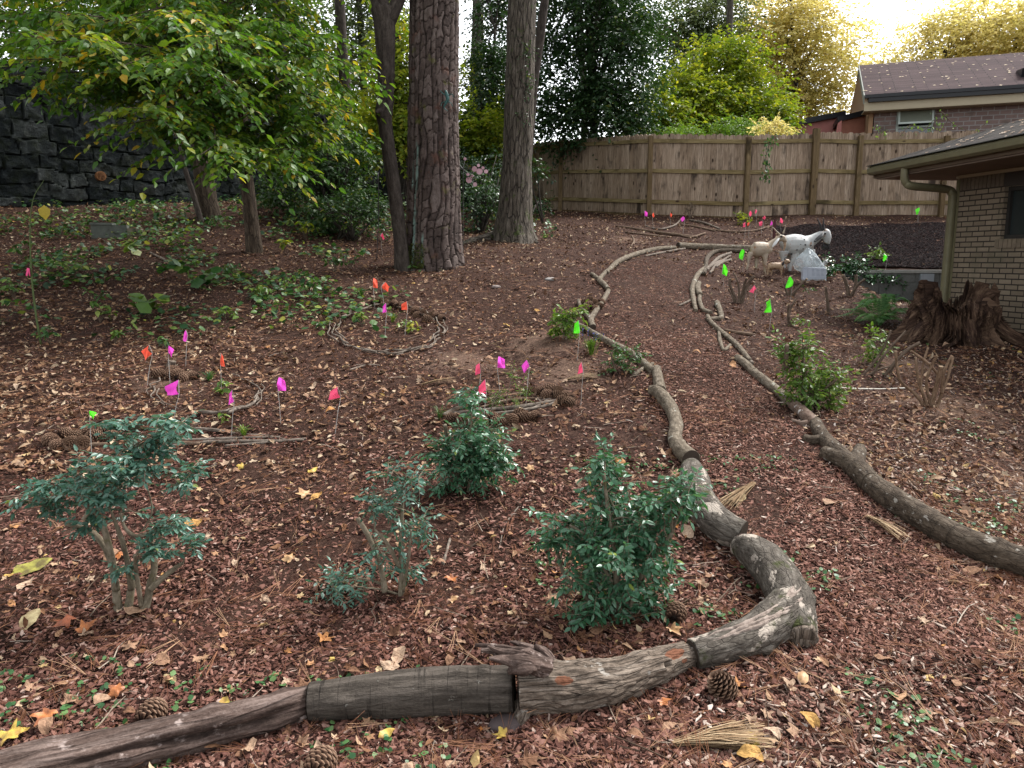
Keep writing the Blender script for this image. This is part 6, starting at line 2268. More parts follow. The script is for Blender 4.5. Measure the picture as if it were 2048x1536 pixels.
shrub('shrub', 'largest and densest glossy shrub beside the elbow log', (1235, 1235),
      [[(1240, 1240, 24), (1235, 1180, 20), (1228, 1100, 15), (1215, 1010, 11), (1208, 950, 8)], [(1250, 1238, 20), (1275, 1170, 16), (1310, 1110, 12), (1345, 1065, 9)], [(1345, 1065, 9), (1335, 1090, 9), (1330, 1105, 8)], [(1210, 1235, 18), (1170, 1190, 15), (1130, 1150, 12), (1112, 1095, 11)], [(1260, 1200, 12), (1215, 1150, 11), (1180, 1080, 8), (1140, 1050, 6)]],
      [(1235, 1075, 90, 34), (1160, 1070, 62, 16), (1110, 1060, 40, 7), (1300, 1060, 60, 16), (1240, 1000, 60, 14), (1220, 945, 34, 6), (1215, 915, 22, 3), (1350, 1010, 45, 9), (1385, 985, 34, 5), (1330, 985, 34, 6), (1255, 1150, 85, 22), (1180, 1150, 60, 12), (1300, 1170, 60, 10), (1165, 1210, 50, 6), (1250, 1210, 70, 9), (1110, 1090, 30, 4), (1290, 1100, 60, 12), (1330, 1210, 40, 4), (1200, 1000, 40, 6)],
      M_GLOSS, .042, ns=5, L=.09, nl=8, group=FS, dens=.62)
shrub('shrub', 'compact dark glossy shrub just in front of the oval stick bed', (930, 985),
      [[(925, 990, 14), (915, 950, 11), (905, 900, 8)], [(935, 990, 14), (945, 940, 10), (965, 900, 7)], [(938, 945, 6), (940, 880, 5), (945, 820, 3)], [(890, 850, 12), (893, 870, 11), (900, 900, 9)]],
      [(930, 905, 48, 20), (900, 930, 42, 14), (965, 905, 42, 12), (985, 885, 28, 5), (950, 950, 44, 12), (900, 965, 36, 7), (880, 900, 22, 3), (930, 870, 34, 6), (990, 930, 24, 3), (940, 830, 22, 2), (925, 800, 20, 2), (965, 865, 28, 4), (1005, 925, 18, 2)],
      M_GLOSS, .042, ns=6, L=.11, nl=9, group=FS, dens=.7)
shrub('shrub', 'small grey-leaved sprig rising from the oval stick bed', (960, 825), [[(958, 826, 4), (950, 805, 3), (940, 790, 2)], [(975, 826, 4), (990, 800, 3), (1005, 775, 2)]],
      [(935, 792, 18, 3), (955, 800, 16, 2), (915, 800, 14, 2)], M_BLUEG, .035, ns=4, L=.1, nl=7)
shrub('shrub', 'feathery light green shoots growing in the oval stick bed', (1010, 815), [[(1010, 816, 4), (1015, 790, 3), (1025, 750, 2)]], [(1005, 785, 22, 4), (1030, 775, 22, 4), (1040, 800, 16, 2), (985, 790, 16, 2), (1022, 755, 12, 2)], M_LIGHT, .035, ns=4, L=.1, nl=7, tm=[t_oval(.14, .1, .05, 0, 2)])
shrub('shrub', 'light yellow-green leafy shrub with pruned stems right of the path', (1622, 815),
      [[(1600, 812, 14), (1606, 780, 12), (1608, 735, 12), (1606, 722, 11)], [(1622, 818, 16), (1622, 770, 11), (1610, 740, 6), (1606, 700, 4), (1605, 670, 2)], [(1630, 815, 12), (1650, 780, 9), (1672, 760, 7)], [(1570, 740, 14), (1572, 720, 14), (1574, 690, 13)]],
      [(1620, 745, 34, 8), (1595, 720, 26, 5), (1650, 765, 34, 8), (1630, 800, 34, 8), (1670, 780, 24, 4), (1610, 800, 28, 6), (1580, 690, 18, 3), (1618, 690, 18, 3), (1640, 820, 24, 4), (1600, 760, 26, 5), (1572, 720, 18, 3), (1660, 740, 16, 2)],
      M_LIGHT, .055, stemmat=M_STEMD, ns=5, L=.13, nl=8, dens=.8)
shrub('shrub', 'leafy green seedling left of the lime flag by the slim limb', (1128, 678), [[(1128, 680, 6), (1128, 650, 5), (1126, 622, 3)], [(1130, 678, 5), (1145, 645, 4), (1150, 625, 3)]],
      [(1120, 655, 18, 5), (1140, 640, 18, 5), (1128, 628, 16, 4), (1112, 640, 12, 2), (1150, 630, 12, 2), (1135, 665, 16, 3)], M_LIGHT, .065, ns=4, L=.12, nl=6, tm=LEAF_NEAR)
shrub('shrub', 'small glossy sprouting stump below the slim limb', (1242, 745), [[(1235, 748, 8), (1226, 725, 7), (1222, 705, 6)], [(1248, 746, 8), (1258, 722, 6), (1262, 705, 5)]],
      [(1238, 720, 16, 4), (1232, 700, 10, 2), (1262, 712, 14, 3), (1245, 738, 18, 5), (1228, 735, 14, 3), (1268, 700, 9, 1)], M_MIDG, .045, stemmat=M_STEMD, ns=4, L=.1, nl=7)

def grassy(name, label, base, n, h, mat, spread=.12, w=.006, flowers=None, cat='plant'):
    b = G(*base)
    root = thing(name, label, cat, b)
    lv = MB()
    for i in range(n):
        a = random.uniform(0, 6.28)
        e = np.array([cos(a), sin(a), 0])
        hh_ = h * random.uniform(.5, 1)
        s = spread * random.uniform(.3, 1)
        p = [b + e * .01, b + e * s * .4 + [0, 0, hh_ * .7], b + e * s + [0, 0, hh_ * random.uniform(.7, 1)]]
        c, _ = spline(p, [1, 1, 1], 6)
        tn = np.array([-sin(a), cos(a), 0])
        ww = w * np.array([.7, 1, 1, .9, .6, .1])
        v = np.vstack([c - tn * ww[:, None], c + tn * ww[:, None]])
        lv.add(v, [[[k, k + 1, k + 7, k + 6] for k in range(5)]])
    lv.build('leaves', mat, root)
    if flowers:
        fl, fs = MB(), MB()
        for i in range(flowers):
            x = random.uniform(-spread, spread) * .8
            p = b + np.array([x, random.uniform(-.05, .05), h * random.uniform(.95, 1.3)])
            fs.tube([b + np.array([x * .3, 0, 0]), b + np.array([x * .7, 0, h * .6]), p], [.003, .002, .002], 4, 5)
            for k in range(9):
                q = p + np.array([random.uniform(-.008, .008), random.uniform(-.008, .008), -k * .007])
                fl.inst(t_oval(.35, .1, .1), q[None], basis_from(rng.normal(0, 1, (1, 3)) + [0, 0, .5], rng.normal(0, 1, (1, 3))), np.array([.014]), np.array([random.random()]))
        fs.build('flower_stalk', mat, root)
        fl.build('flowers', m_plain('blue_violet_petals', (.10, .11, .42), .6, .3), root)
    return root
grassy('flowering_plant', 'strappy green plant with blue-violet flower spikes beside the slim limb', (1182, 712), 46, .20, M_LIGHT, .13, .006, 5)
grassy('grass_tuft', 'small bright grass tuft inside the round stick ring', (785, 645), 26, .14, M_LIGHT, .16, .004, cat='grass tuft')
grassy('grass_tuft', 'dull green grass tuft behind the round stick ring by the orange flags', (722, 595), 34, .16, M_MIDG, .18, .004, cat='grass tuft')
grassy('grass_tuft', 'short green grass tuft at the back of the small stick ring', (420, 762), 26, .10, M_MIDG, .12, .004, cat='grass tuft')
grassy('grass_tuft', 'yellow-green tuft by the flat stick bundle', (488, 872), 30, .09, M_LIGHT, .10, .004, cat='grass tuft')
grassy('grass_tuft', 'green needle tuft poking from the left tip of the oval bed', (880, 840), 40, .12, M_MIDG, .10, .002, cat='grass tuft')

def fern():
    b = G(1755, 652)
    root = thing('fern', 'bright green fern clump between the old stump and the concrete block wall', 'fern', b)
    lv = MB()
    for i in range(34):
        a = random.uniform(0, 6.28)
        e = np.array([cos(a), sin(a) * .8, 0])
        L = random.uniform(.30, .58)
        up_ = random.uniform(.35, .85)
        p = [b + e * .03, b + e * L * .40 + [0, 0, L * up_ * .85], b + e * L * (1.15 - up_ * .4) + [0, 0, L * up_ * random.uniform(.4, .95)]]
        c, _ = spline(p, [1, 1, 1], 26)
        d = nrm(np.gradient(c, axis=0))
        sd = nrm(np.cross(d, [0, 0, 1.0]))
        rr = random.random()
        for s_ in (-1, 1):
            k = np.arange(4, 26)
            ln = .10 * np.sin(pi * np.clip((k - 2) / 25, 0, 1)) ** .8 * (L / .5)
            dirs = sd[k] * s_ + d[k] * .35 + np.array([0, 0, -.15])
            nm = np.cross(sd[k], d[k]) + rng.normal(0, .1, (len(k), 3))
            lv.inst(t_oval(.10, .1, .05, 0, 2), c[k], basis_from(dirs, nm * np.sign(nm[:, 2:3] + 1e-6)), ln, np.clip(rr * .7 + rng.random(len(k)) * .3, 0, 1))
        twigs(lv, [c[:1], c[13:14], c[-1:]], [.003, .002, .001])
    lv.build('fronds', m_leaf('fern_green', [(0, (.06, .17, .05)), (.6, (.13, .29, .09)), (1, (.26, .40, .15))], .45, .45), root)
fern()
shrub('shrub', 'sparse yellow-green sprig in front of the fern', (1755, 735), [[(1757, 738, 3), (1752, 700, 2), (1748, 665, 2)]], [(1750, 675, 16, 3), (1762, 700, 16, 3), (1745, 700, 12, 2), (1755, 720, 10, 1)], M_LIGHT, .06, ns=4, L=.1, nl=6)
shrub('shrub', 'trailing dark glossy evergreen running from the bag to the block wall', (1720, 560), [],
      [(1665, 538, 16, 5), (1690, 536, 18, 7), (1715, 528, 20, 8), (1740, 540, 18, 7), (1760, 550, 16, 6), (1700, 548, 16, 5), (1775, 562, 14, 4), (1650, 545, 12, 3), (1735, 555, 16, 4), (1788, 575, 12, 3)],
      m_leaf('laurel_leaves', [(0, (.015, .06, .02)), (.6, (.04, .13, .04)), (.9, (.12, .25, .11)), (1, (.30, .40, .30))], .25, .15, (1, 1, .4), .6), .075, ns=5, L=.13, nl=6, tm=LEAF_NEAR, onground=True, dens=1)
shrub('shrub', 'lime green leafy sprig growing in the dark mulch bed', (1755, 522), [], [(1750, 510, 14, 3), (1738, 512, 10, 2), (1762, 508, 10, 2)], M_LIGHT, .07, ns=4, L=.13, nl=5)
shrub('shrub', 'low weeds spilling over beside the block wall end', (1850, 600), [], [(1835, 592, 16, 3), (1860, 596, 14, 2), (1800, 585, 16, 4), (1815, 600, 12, 2)], M_LIGHT, .06, ns=4, L=.14, nl=6)

# bare pruned shrubs right of the path
PR = 'bare pruned shrub stubs'
shrub('pruned_shrub', 'bare brown pruned shrub beside the pink flag, below the tan goat', (1476, 606), [[(1474, 608, 12), (1466, 585, 9), (1460, 570, 8), (1460, 557, 8)], [(1478, 606, 9), (1478, 578, 6), (1472, 555, 5), (1466, 545, 4)], [(1482, 606, 12), (1490, 582, 10), (1500, 562, 9), (1508, 552, 8)], [(1472, 604, 6), (1462, 588, 5), (1456, 578, 4)], [(1480, 604, 7), (1488, 572, 7), (1494, 556, 6)]],
      [], None, .05, M_STEMD, cut=True, group=PR, cat='shrub')
shrub('pruned_shrub', 'low bare stub shrub around the lime flag below the white bag', (1580, 592), [[(1578, 594, 9), (1572, 580, 7), (1570, 566, 6)], [(1582, 594, 10), (1594, 578, 8), (1608, 564, 7), (1614, 558, 6)], [(1580, 592, 8), (1581, 578, 6), (1583, 568, 6)]],
      [(1612, 578, 8, 2)], M_MIDG, .05, M_STEMD, cut=True, ns=3, nl=5, L=.08, group=PR, cat='shrub')
shrub('pruned_shrub', 'twisted bare stub with a few new leaves at its foot', (1582, 652), [[(1580, 654, 9), (1577, 635, 8), (1582, 615, 7), (1592, 598, 6)], [(1579, 640, 7), (1576, 622, 6), (1578, 608, 5)]], [(1583, 638, 8, 2), (1604, 644, 8, 2)], M_LIGHT, .05, M_STEMD, cut=True, ns=3, nl=5, L=.07, group=PR, cat='shrub')
shrub('pruned_shrub', 'single straight brown stub standing like a post', (1657, 628), [[(1658, 630, 9), (1655, 605, 8), (1651, 573, 7)]], [], None, .05, M_STEMD, cut=True, group=PR, cat='shrub')
shrub('pruned_shrub', 'thick bare stubs spreading below the trailing evergreen', (1700, 592), [[(1698, 594, 10), (1694, 572, 10), (1686, 550, 9)], [(1704, 592, 9), (1711, 570, 9), (1712, 550, 9)], [(1700, 592, 9), (1714, 572, 8), (1730, 558, 6)]], [], None, .05, M_STEMD, cut=True, group=PR, cat='shrub')
shrub('pruned_shrub', 'largest bare pruned shrub with many sawn upright stems at the right', (1860, 815),
      [[(1856, 818, 11), (1832, 790, 9), (1803, 765, 9), (1795, 740, 8), (1791, 702, 8)], [(1862, 816, 14), (1868, 790, 13), (1876, 760, 13), (1882, 733, 13)], [(1858, 815, 10), (1845, 785, 9), (1836, 755, 8), (1831, 715, 7)], [(1872, 815, 11), (1884, 785, 9), (1895, 755, 9), (1906, 715, 8)],
       [(1860, 800, 9), (1853, 765, 8), (1862, 735, 9), (1874, 712, 8)], [(1884, 780, 9), (1888, 745, 9), (1904, 712, 9)], [(1876, 748, 9), (1850, 722, 8), (1822, 702, 6)], [(1842, 770, 6), (1846, 730, 7), (1856, 695, 6)]],
      [], None, .05, m_bark('fresh_brown_stem', (.05, .03, .018), (.15, .095, .06), (.27, .19, .13), .4, 40, 0, 12, .004), cut=True, group=PR, cat='shrub')
shrub('pruned_shrub', 'bare pruned canes leaning right in front of the old stump', (1722, 752), [[(1718, 754, 8), (1745, 728, 8), (1765, 700, 7), (1782, 660, 6)], [(1745, 745, 8), (1765, 715, 8), (1790, 685, 7), (1812, 662, 6)], [(1770, 745, 10), (1790, 725, 10), (1815, 700, 9), (1840, 685, 9)], [(1730, 748, 6), (1760, 738, 6), (1806, 728, 6)], [(1780, 745, 6), (1792, 720, 6), (1790, 695, 5)]],
      [], None, .05, M_STEMD, cut=True, group=PR, cat='shrub')
shrub('dry_weed', 'dry brown seed-headed weed against the fence panel', (1380, 437), [[(1380, 438, 4), (1381, 425, 3), (1384, 408, 2)], [(1380, 436, 3), (1376, 424, 2), (1374, 414, 2)], [(1381, 432, 3), (1389, 420, 2), (1390, 412, 2)]], [(1384, 412, 6, 3), (1376, 420, 5, 2)],
      m_leaf('dry_weed_heads', [(0, (.10, .07, .05)), (1, (.24, .18, .13))], .9, .1), .05, M_STEMD, ns=4, nl=5, L=.08, cat='weed')
shrub('shrub', 'yellow-green weed below the red flags at the fence post', (1485, 448), [], [(1478, 438, 10, 3), (1488, 446, 10, 3), (1492, 432, 7, 2)], M_YGREEN, .07, ns=4, L=.12, nl=6, cat='weed')

# creepers on the fence
def fence_vine(label, pts, nleaf, leaf=.09, mat=None, y=18.15):
    c = P(pts[0][0], pts[0][1], y)
    root = thing('climbing_vine', label, 'vine', c)
    st, lv = MB(), MB()
    p = [P(a, b, y - .02 * (i % 2)) for i, (a, b) in enumerate(pts)]
    cc, _, d = st.tube(p, [.008] * len(p), 6, 8 * len(p))
    st.build('stem', M_STEMD, root)
    k = rng.integers(0, len(cc), nleaf)
    pos = cc[k] + rng.normal(0, .06, (nleaf, 3)) * np.array([1, .5, 1])
    B = basis_from(rng.normal(0, .5, (nleaf, 3)) + np.array([0, -.3, -.9]), rng.normal(0, .4, (nleaf, 3)) + np.array([0, -1, .3]))
    for j, t in enumerate(LEAF_NEAR):
        q = np.arange(nleaf) % 3 == j
        lv.inst(t, pos[q], B[q], leaf * rng.uniform(.6, 1.2, q.sum()), rng.random(q.sum()))
    lv.build('leaves', mat or M_MIDG, root)
fence_vine('ivy trail hanging down the fence boards left of the tallest post', [(1548, 272), (1540, 285), (1534, 305), (1530, 325), (1533, 345), (1533, 358)], 80)
fence_vine('thin leafy vine waving above the fence before the house window', [(1800, 272), (1822, 250), (1845, 262), (1868, 240), (1862, 268)], 34, .07, M_LIGHT, 18.5)
fence_vine('sparse long vine shoots rising over the fence before the brown bricks', [(1872, 272), (1895, 240), (1880, 222), (1910, 250), (1945, 262), (1975, 245)], 30, .06, M_LIGHT, 18.5)
fence_vine('small leafy vine on the picket tops left of the house window', [(1752, 270), (1756, 258), (1750, 252), (1770, 268)], 18, .08, M_LIGHT, 18.5)

# understory on the left
def seedling(px, py, hgt, n, leaf, label, mat, heart=False, group='seedlings in the shaded ivy'):
    b = G(px, py)
    root = thing('seedling', label, 'seedling', b, group)
    st, lv = MB(), MB()
    for i in range(n):
        a = random.uniform(0, 6.28)
        q = b + np.array([cos(a) * hgt * .8 * random.random(), sin(a) * hgt * .6 * random.random(), hgt * random.uniform(.45, 1.05)])
        st.tube([b, (b + q) / 2 + [0, 0, hgt * .12], q], [.004, .003, .002], 5, 6)
        k = 2 if heart else 4
        dd = np.stack([rng.normal(0, 1, k), rng.normal(0, 1, k), rng.uniform(-.7, -.1, k)], 1)
        nm = rng.normal(0, .3, (k, 3)) + np.array([0, -.25, .9])
        t = t_oval(.52, .12, .02, .03, i, 1.15) if heart else LEAF_NEAR[i % 3]
        lv.inst(t, np.repeat(q[None], k, 0) + rng.normal(0, .01, (k, 3)), basis_from(dd, nm), leaf * rng.uniform(.7, 1.15, k), rng.random(k))
    st.build('stems', M_STEMD, root)
    lv.build('leaves', mat, root)
for args in [(300, 640, .30, 9, .15, 'broad heart-leaved yellow-green seedling, brightest in the left undergrowth', M_LIGHT, True), (400, 580, .28, 8, .14, 'heart-leaved seedling right of the brightest one', M_MIDG, True),
             (262, 520, .30, 6, .14, 'heart-leaved seedling in front of the grey concrete block', M_LIGHT, True), (360, 560, .25, 6, .13, 'green heart-leaved seedling between the two larger ones', M_MIDG, True), (200, 645, .22, 8, .08, 'small pale seedling left of the brightest heart-leaved one', M_LIGHT),
             (190, 610, .2, 7, .07, 'tiny many-leaved seedling near the tall thin stem', M_MIDG), (570, 505, .22, 6, .10, 'yellowish seedling right of the slender trunk', M_YGREEN), (575, 585, .18, 7, .06, 'fresh green seedling left of the round stick ring', M_LIGHT),
             (670, 545, .22, 8, .08, 'leafy seedling left of the crooked trunk', M_MIDG), (700, 540, .18, 6, .08, 'low seedling touching the crooked trunk', M_MIDG), (30, 600, .25, 8, .08, 'seedling at the left edge below the pink ribbon', M_LIGHT),
             (40, 520, .3, 7, .10, 'seedling at the left edge beside the ribboned stem', M_MIDG), (470, 560, .2, 7, .08, 'green seedling in front of the slender trunk', M_MIDG), (100, 690, .18, 6, .07, 'low seedling at the foot of the ribboned stem', M_MIDG),
             (640, 660, .08, 5, .06, 'small weed left of the round stick ring', M_MIDG), (725, 655, .16, 6, .07, 'weed at the left inside the round stick ring', M_LIGHT), (810, 660, .10, 6, .06, 'weed with wide leaves at the right inside the round stick ring', M_LIGHT),
             (825, 665, .10, 6, .07, 'pale weed at the right rim inside the round stick ring', M_YGREEN), (455, 790, .12, 5, .07, 'little green sprout by the pink flag of the small ring', M_LIGHT), (455, 845, .07, 4, .05, 'sprout between small ring and flat bundle', M_LIGHT)]:
    seedling(*args)
for (px, py, h_, n_, lf, lab, m_) in [(150, 560, .32, 9, .09, 'bright sapling clump left of the grey concrete block front', M_LIGHT), (450, 640, .16, 8, .07, 'bright weed midway between ivy and the small stick ring', M_LIGHT), (520, 600, .2, 9, .08, 'bright green sapling below the slender trunk', M_LIGHT),
        (620, 590, .18, 8, .075, 'green weed a step left of the orange flag pair', M_MIDG), (330, 700, .12, 6, .06, 'tiny sprig behind the orange-red flag of the small ring', M_MIDG), (230, 690, .16, 7, .07, 'pale sprig left of the largest orange-red flag', M_LIGHT), (120, 480, .3, 8, .10, 'tall seedling below the stone wall left of the concrete block', M_MIDG),
        (350, 500, .3, 9, .10, 'lime seedling right of the broken plank', M_LIGHT), (450, 470, .3, 8, .09, 'shaded seedling between the dark trunk and slender trunk', M_MIDG), (610, 480, .35, 10, .10, 'yellow-tinged sapling at the edge of the shaded bushes', M_YGREEN)]:
    seedling(px, py, h_, n_, lf, lab, m_)

def ribbon_stem():
    b = G(82, 690)
    root = thing('tall_sapling', 'tall thin green stem with a yellow leaf and a pink ribbon at the left', 'sapling', b)
    y = b[1]
    st = MB()
    st.tube([b, P(72, 630, y), P(64, 560, y), P(60, 470, y), P(66, 400, y), P(88, 360, y)], [.010, .009, .008, .006, .004, .002], 8, 40)
    st.build('stem', m_plain('green_cane', (.075, .11, .03), .6, .3), root, smooth=True)
    lf = MB()
    t = t_oval(.42, .1, .05, 0, 2)
    lf.inst(t, P(88, 410, y)[None], basis_from(np.array([[0.05, -.1, -1.0]]), np.array([[.2, -1, .2]])), np.array([.14]), np.array([.8]))
    lf.build('yellow_leaf', m_leaf('butter_leaf', [(0, (.40, .30, .03)), (1, (.55, .42, .05))], .5, .4), root)
    rb = MB()
    c = P(57, 540, y)
    for k in range(2):
        rb.add([c + [0, -.02, .02], c + [.03, -.03, .015], c + [.035 - .03 * k, -.04, -.06], c + [.01 - .03 * k, -.02, -.05]], [[[0, 1, 2, 3]]])
    rb.build('ribbon', m_plain('pink_ribbon', (.75, .05, .20), .5, .1), root)
    gl = MB()
    leaf_sprays(gl, np.array([P(64, 530, y), P(66, 600, y), P(62, 500, y), P(72, 630, y)]), np.array([[1, -.2, .2], [-1, -.3, .1], [-1, 0, .2], [1, -.2, .1]]), np.array([.28, .22, .2, .2]), 6, .09, .2, LEAF_NEAR, .8)
    gl.build('leaves', M_MIDG, root)
ribbon_stem()

# ground cover: ivy and weeds on the shaded left, clover sprouts along the path
def cover(name, mat, n, y0, y1, dens, leaf, tm, lift=.02, up=.9):
    x, y = field(n, y0, y1, .8)
    k = in_yard(x, y) & (rng.random(n) < dens(x, y))
    x, y = x[k], y[k]
    m = 3
    x, y = np.repeat(x, m) + rng.normal(0, leaf * .6, len(x) * m), np.repeat(y, m) + rng.normal(0, leaf * .6, len(y) * m)
    pos = np.stack([x, y, H(x, y) + lift * (.4 + rng.random(len(x)))], 1)
    B = basis_from(np.stack([rng.normal(0, 1, len(x)), rng.normal(0, 1, len(x)), rng.normal(-.1, .2, len(x))], 1), rng.normal(0, .35, (len(x), 3)) + np.array([0, -.15, up]))
    mb = MB()
    for j, t in enumerate(tm):
        q = np.arange(len(x)) % len(tm) == j
        mb.inst(t, pos[q], B[q], leaf * rng.uniform(.6, 1.25, q.sum()), rng.random(q.sum()))
    o = mb.build(name, mat, loc=(0, 0, 0))
    setting(o, 'stuff')
def ivy_d(x, y):
    q = .5 + .5 * vnoise(np.stack([x * 1.1, y * 1.1, x * 0], -1), 6)
    return np.clip(ss(-.9, -2.4, x + .06 * (y - 10)) * ss(7.2, 9.8, y - .25 * x * 0) * (q > .46) * 1.0 + .7 * (x < .9) * (x > -2.5) * (y > 14.5) * (q > .3), 0, 1)
cover('ivy', m_leaf('ivy_leaves', [(0, (.016, .055, .020)), (.5, (.045, .12, .036)), (.85, (.12, .21, .05)), (.95, (.24, .32, .07)), (1, (.42, .40, .08))], .42, .3), 17000, 6.5, 22, ivy_d, .075, [t_oval(.45, .1, .02, .03, 3, 1.0), t_oval(.36, .15, .05, .03, 5)], .10)
def clover_d(x, y):
    q = .5 + .5 * vnoise(np.stack([x * 2.3, y * 2.3, x * 0], -1), 16)
    return np.clip((q > .68) * ((x > .1) * (y < 5) + .55 * (x > 2) + .5 * (y < 2.9)) * (y < 9), 0, 1)
cover('clover', m_leaf('clover_leaves', [(0, (.03, .10, .035)), (.6, (.07, .18, .06)), (1, (.17, .29, .10))], .4, .3), 9000, 1.9, 9, clover_d, .020, [t_oval(.50, .05, .02, .01, 3, 1.1)], .018)

# ================================================================== STUMP
def stump():
    b = G(1925, 690)
    c = np.array([b[0], b[1] + .25, 0])
    c[2] = float(H(c[0], c[1]))
    root = thing('tree_stump', 'jagged rotten brown tree stump with two splintered peaks by the tan brick house', 'stump', c)
    n, m = 360, 90
    th = np.arange(n) / n * 2 * pi
    def bump(a, w):
        d = np.angle(np.exp(1j * (th - radians(a))))
        return np.exp(-(d / radians(w)) ** 2)
    spike = vnoise(np.stack([np.cos(th) * 7, np.sin(th) * 7, th * 0], 1), 3) * .5 + vnoise(np.stack([np.cos(th) * 16, np.sin(th) * 16, th * 0], 1), 5) * .5
    def plat(a, w):
        d = np.abs(np.angle(np.exp(1j * (th - radians(a))))) / radians(w)
        return 1 / (1 + d ** 6)
    top = .50 + .18 * plat(165, 50) + .20 * plat(14, 36) - .06 * plat(82, 16) + .02 * plat(-95, 20) - .06 * plat(-50, 12) + .11 * spike + .09 * vnoise(np.stack([np.cos(th) * 30, np.sin(th) * 30, th * 0], 1), 15)
    top = np.maximum(top, .12)
    T = np.linspace(0, 1, m)[:, None]
    h = T * top[None]
    flare = .24 * np.exp(-h / .16) * (.35 + 1.1 * bump(-25, 22) + .7 * bump(180, 28) + .6 * bump(-95, 14) + .6 * bump(-140, 14) + .5 * bump(20, 16))
    rad = .43 - .05 * h / .8 + flare
    thw = th[None] + .30 * vnoise(np.stack([np.cos(th)[None] * 2.2 + 0 * T, np.sin(th)[None] * 2.2 + 0 * T, h * 5.0], -1), 41) + .35 * h
    cs = np.stack([np.cos(thw) * 5, np.sin(thw) * 5, h * 2.4], -1)
    fib = fbm(cs * np.array([1, 1, .5]), 3, 7)
    fib2 = fbm(cs * np.array([4.5, 4.5, .9]), 3, 17)
    rad = rad * (1 + .24 * fib + .20 * fib2 + .05 * fbm(cs * np.array([11, 11, 2.2]), 2, 27))
    # the whole stump leans its fibres to the right near the right peak
    x = np.cos(th)[None] * rad
    y = np.sin(th)[None] * rad * .8
    x = x + .10 * np.maximum(0, .35 - h) * bump(0, 60)[None] - .06 * h * bump(20, 40)[None]
    outer = np.stack([c[0] + x, c[1] + y, c[2] - .06 + h * 1.0 + .0 * T], -1)
    k2 = 40
    T2 = np.linspace(0, 1, k2)[:, None]
    hin = top[None] * (1 - T2) + .10 * T2
    rin = (rad[-1] - .055)[None] * (1 - .75 * T2) * (1 + .10 * fbm(np.stack([np.cos(th)[None] * 9 + 0 * T2, np.sin(th)[None] * 9 + 0 * T2, hin * 2], -1), 2, 4))
    inner = np.stack([c[0] + np.cos(th)[None] * rin, c[1] + np.sin(th)[None] * rin * .8, c[2] - .06 + hin], -1)
    v = np.concatenate([outer, inner], 0)
    M = m + k2
    i = np.arange(M * n).reshape(M, n)
    f = np.stack([i[:-1], np.roll(i, -1, 1)[:-1], np.roll(i, -1, 1)[1:], i[1:]], -1).reshape(-1, 4)
    hh = np.concatenate([h, hin], 0)
    bc = np.stack([np.cos(th)[None] * .5 + 0 * hh, np.sin(th)[None] * .5 + 0 * hh, hh], -1)
    k = NT('rotten_stump_wood')
    n1 = k.noise(k.mapped((1, 1, .09)), 28, 6, .7)
    n2 = k.noise(k.mapped((1, 1, .5)), 6, 5, .65)
    n3 = k.noise(k.mapped((1, 1, .3)), 70, 3, .6)
    cl = k.ramp(n1, [(.32, (.010, .006, .005)), (.48, (.055, .032, .022)), (.60, (.14, .088, .058)), (.76, (.28, .205, .145))])
    cl = k.mix(k.math('MULTIPLY', k.step(n2, .50, .66), .75), cl, (.040, .024, .020))
    mat = k.done(k.bsdf(cl, .95, k.bump(k.math('ADD', n1, k.math('MULTIPLY', n3, .4)), .05), .1))
    mb = MB().add(v.reshape(-1, 3), [f], bc.reshape(-1, 3), .5)
    mb.build('trunk_shell', mat, root, smooth=False)
    # root running out to the lower right
    rt = MB()
    p = [c + [.24, .0, .40], c + [.38, -.08, .24], c + [.52, -.18, .10], onground(c[0] + .70, c[1] - .32, .0), onground(c[0] + .9, c[1] - .42, -.06)]
    rt.tube(p, [.10, .11, .095, .07, .03], 26, 60, rough=.30, rs=14, seed=3, aniso=9)
    rt.build('root', mat, root, smooth=False)
    rt = MB()
    p = [c + [-.30, -.05, .22], c + [-.48, -.12, .08], onground(c[0] - .62, c[1] - .2, -.03)]
    rt.tube(p, [.10, .08, .03], 22, 30, rough=.30, rs=14, seed=6, aniso=9)
    rt.build('root', mat, root, smooth=False)
    rt = MB()
    p = [c + [-.02, -.28, .24], c + [.0, -.36, .10], onground(c[0] + .02, c[1] - .46, -.03)]
    rt.tube(p, [.10, .09, .04], 22, 30, rough=.34, rs=14, seed=8, aniso=9)
    rt.build('root', mat, root, smooth=False)
stump()

# ================================================================== METAL GOATS
def remesh_build(name, mb, mat, parent, vox, smooth=4):
    o = mb.build('tmp_shape', None, parent)
    md = o.modifiers.new('r', 'REMESH')
    md.mode = 'VOXEL'
    md.voxel_size = vox
    ms = o.modifiers.new('s', 'SMOOTH')
    ms.iterations = smooth
    ms.factor = .5
    dg = bpy.context.evaluated_depsgraph_get()
    me = bpy.data.meshes.new_from_object(o.evaluated_get(dg))
    old = o.data
    o.modifiers.clear()
    o.data = me
    bpy.data.meshes.remove(old)
    n = len(me.vertices)
    co = np.zeros(n * 3, np.float32)
    me.vertices.foreach_get('co', co)
    for a in ('bc', 'rnd'):
        if a in me.attributes:
            me.attributes.remove(me.attributes[a])
    a = me.attributes.new('bc', 'FLOAT_VECTOR', 'POINT')
    a.data.foreach_set('vector', co)
    me.polygons.foreach_set('use_smooth', np.ones(len(me.polygons), bool))
    me.materials.clear()
    me.materials.append(mat)
    o.name = name
    me.name = name
    WL[o.name] = WL[parent.name]
    return o

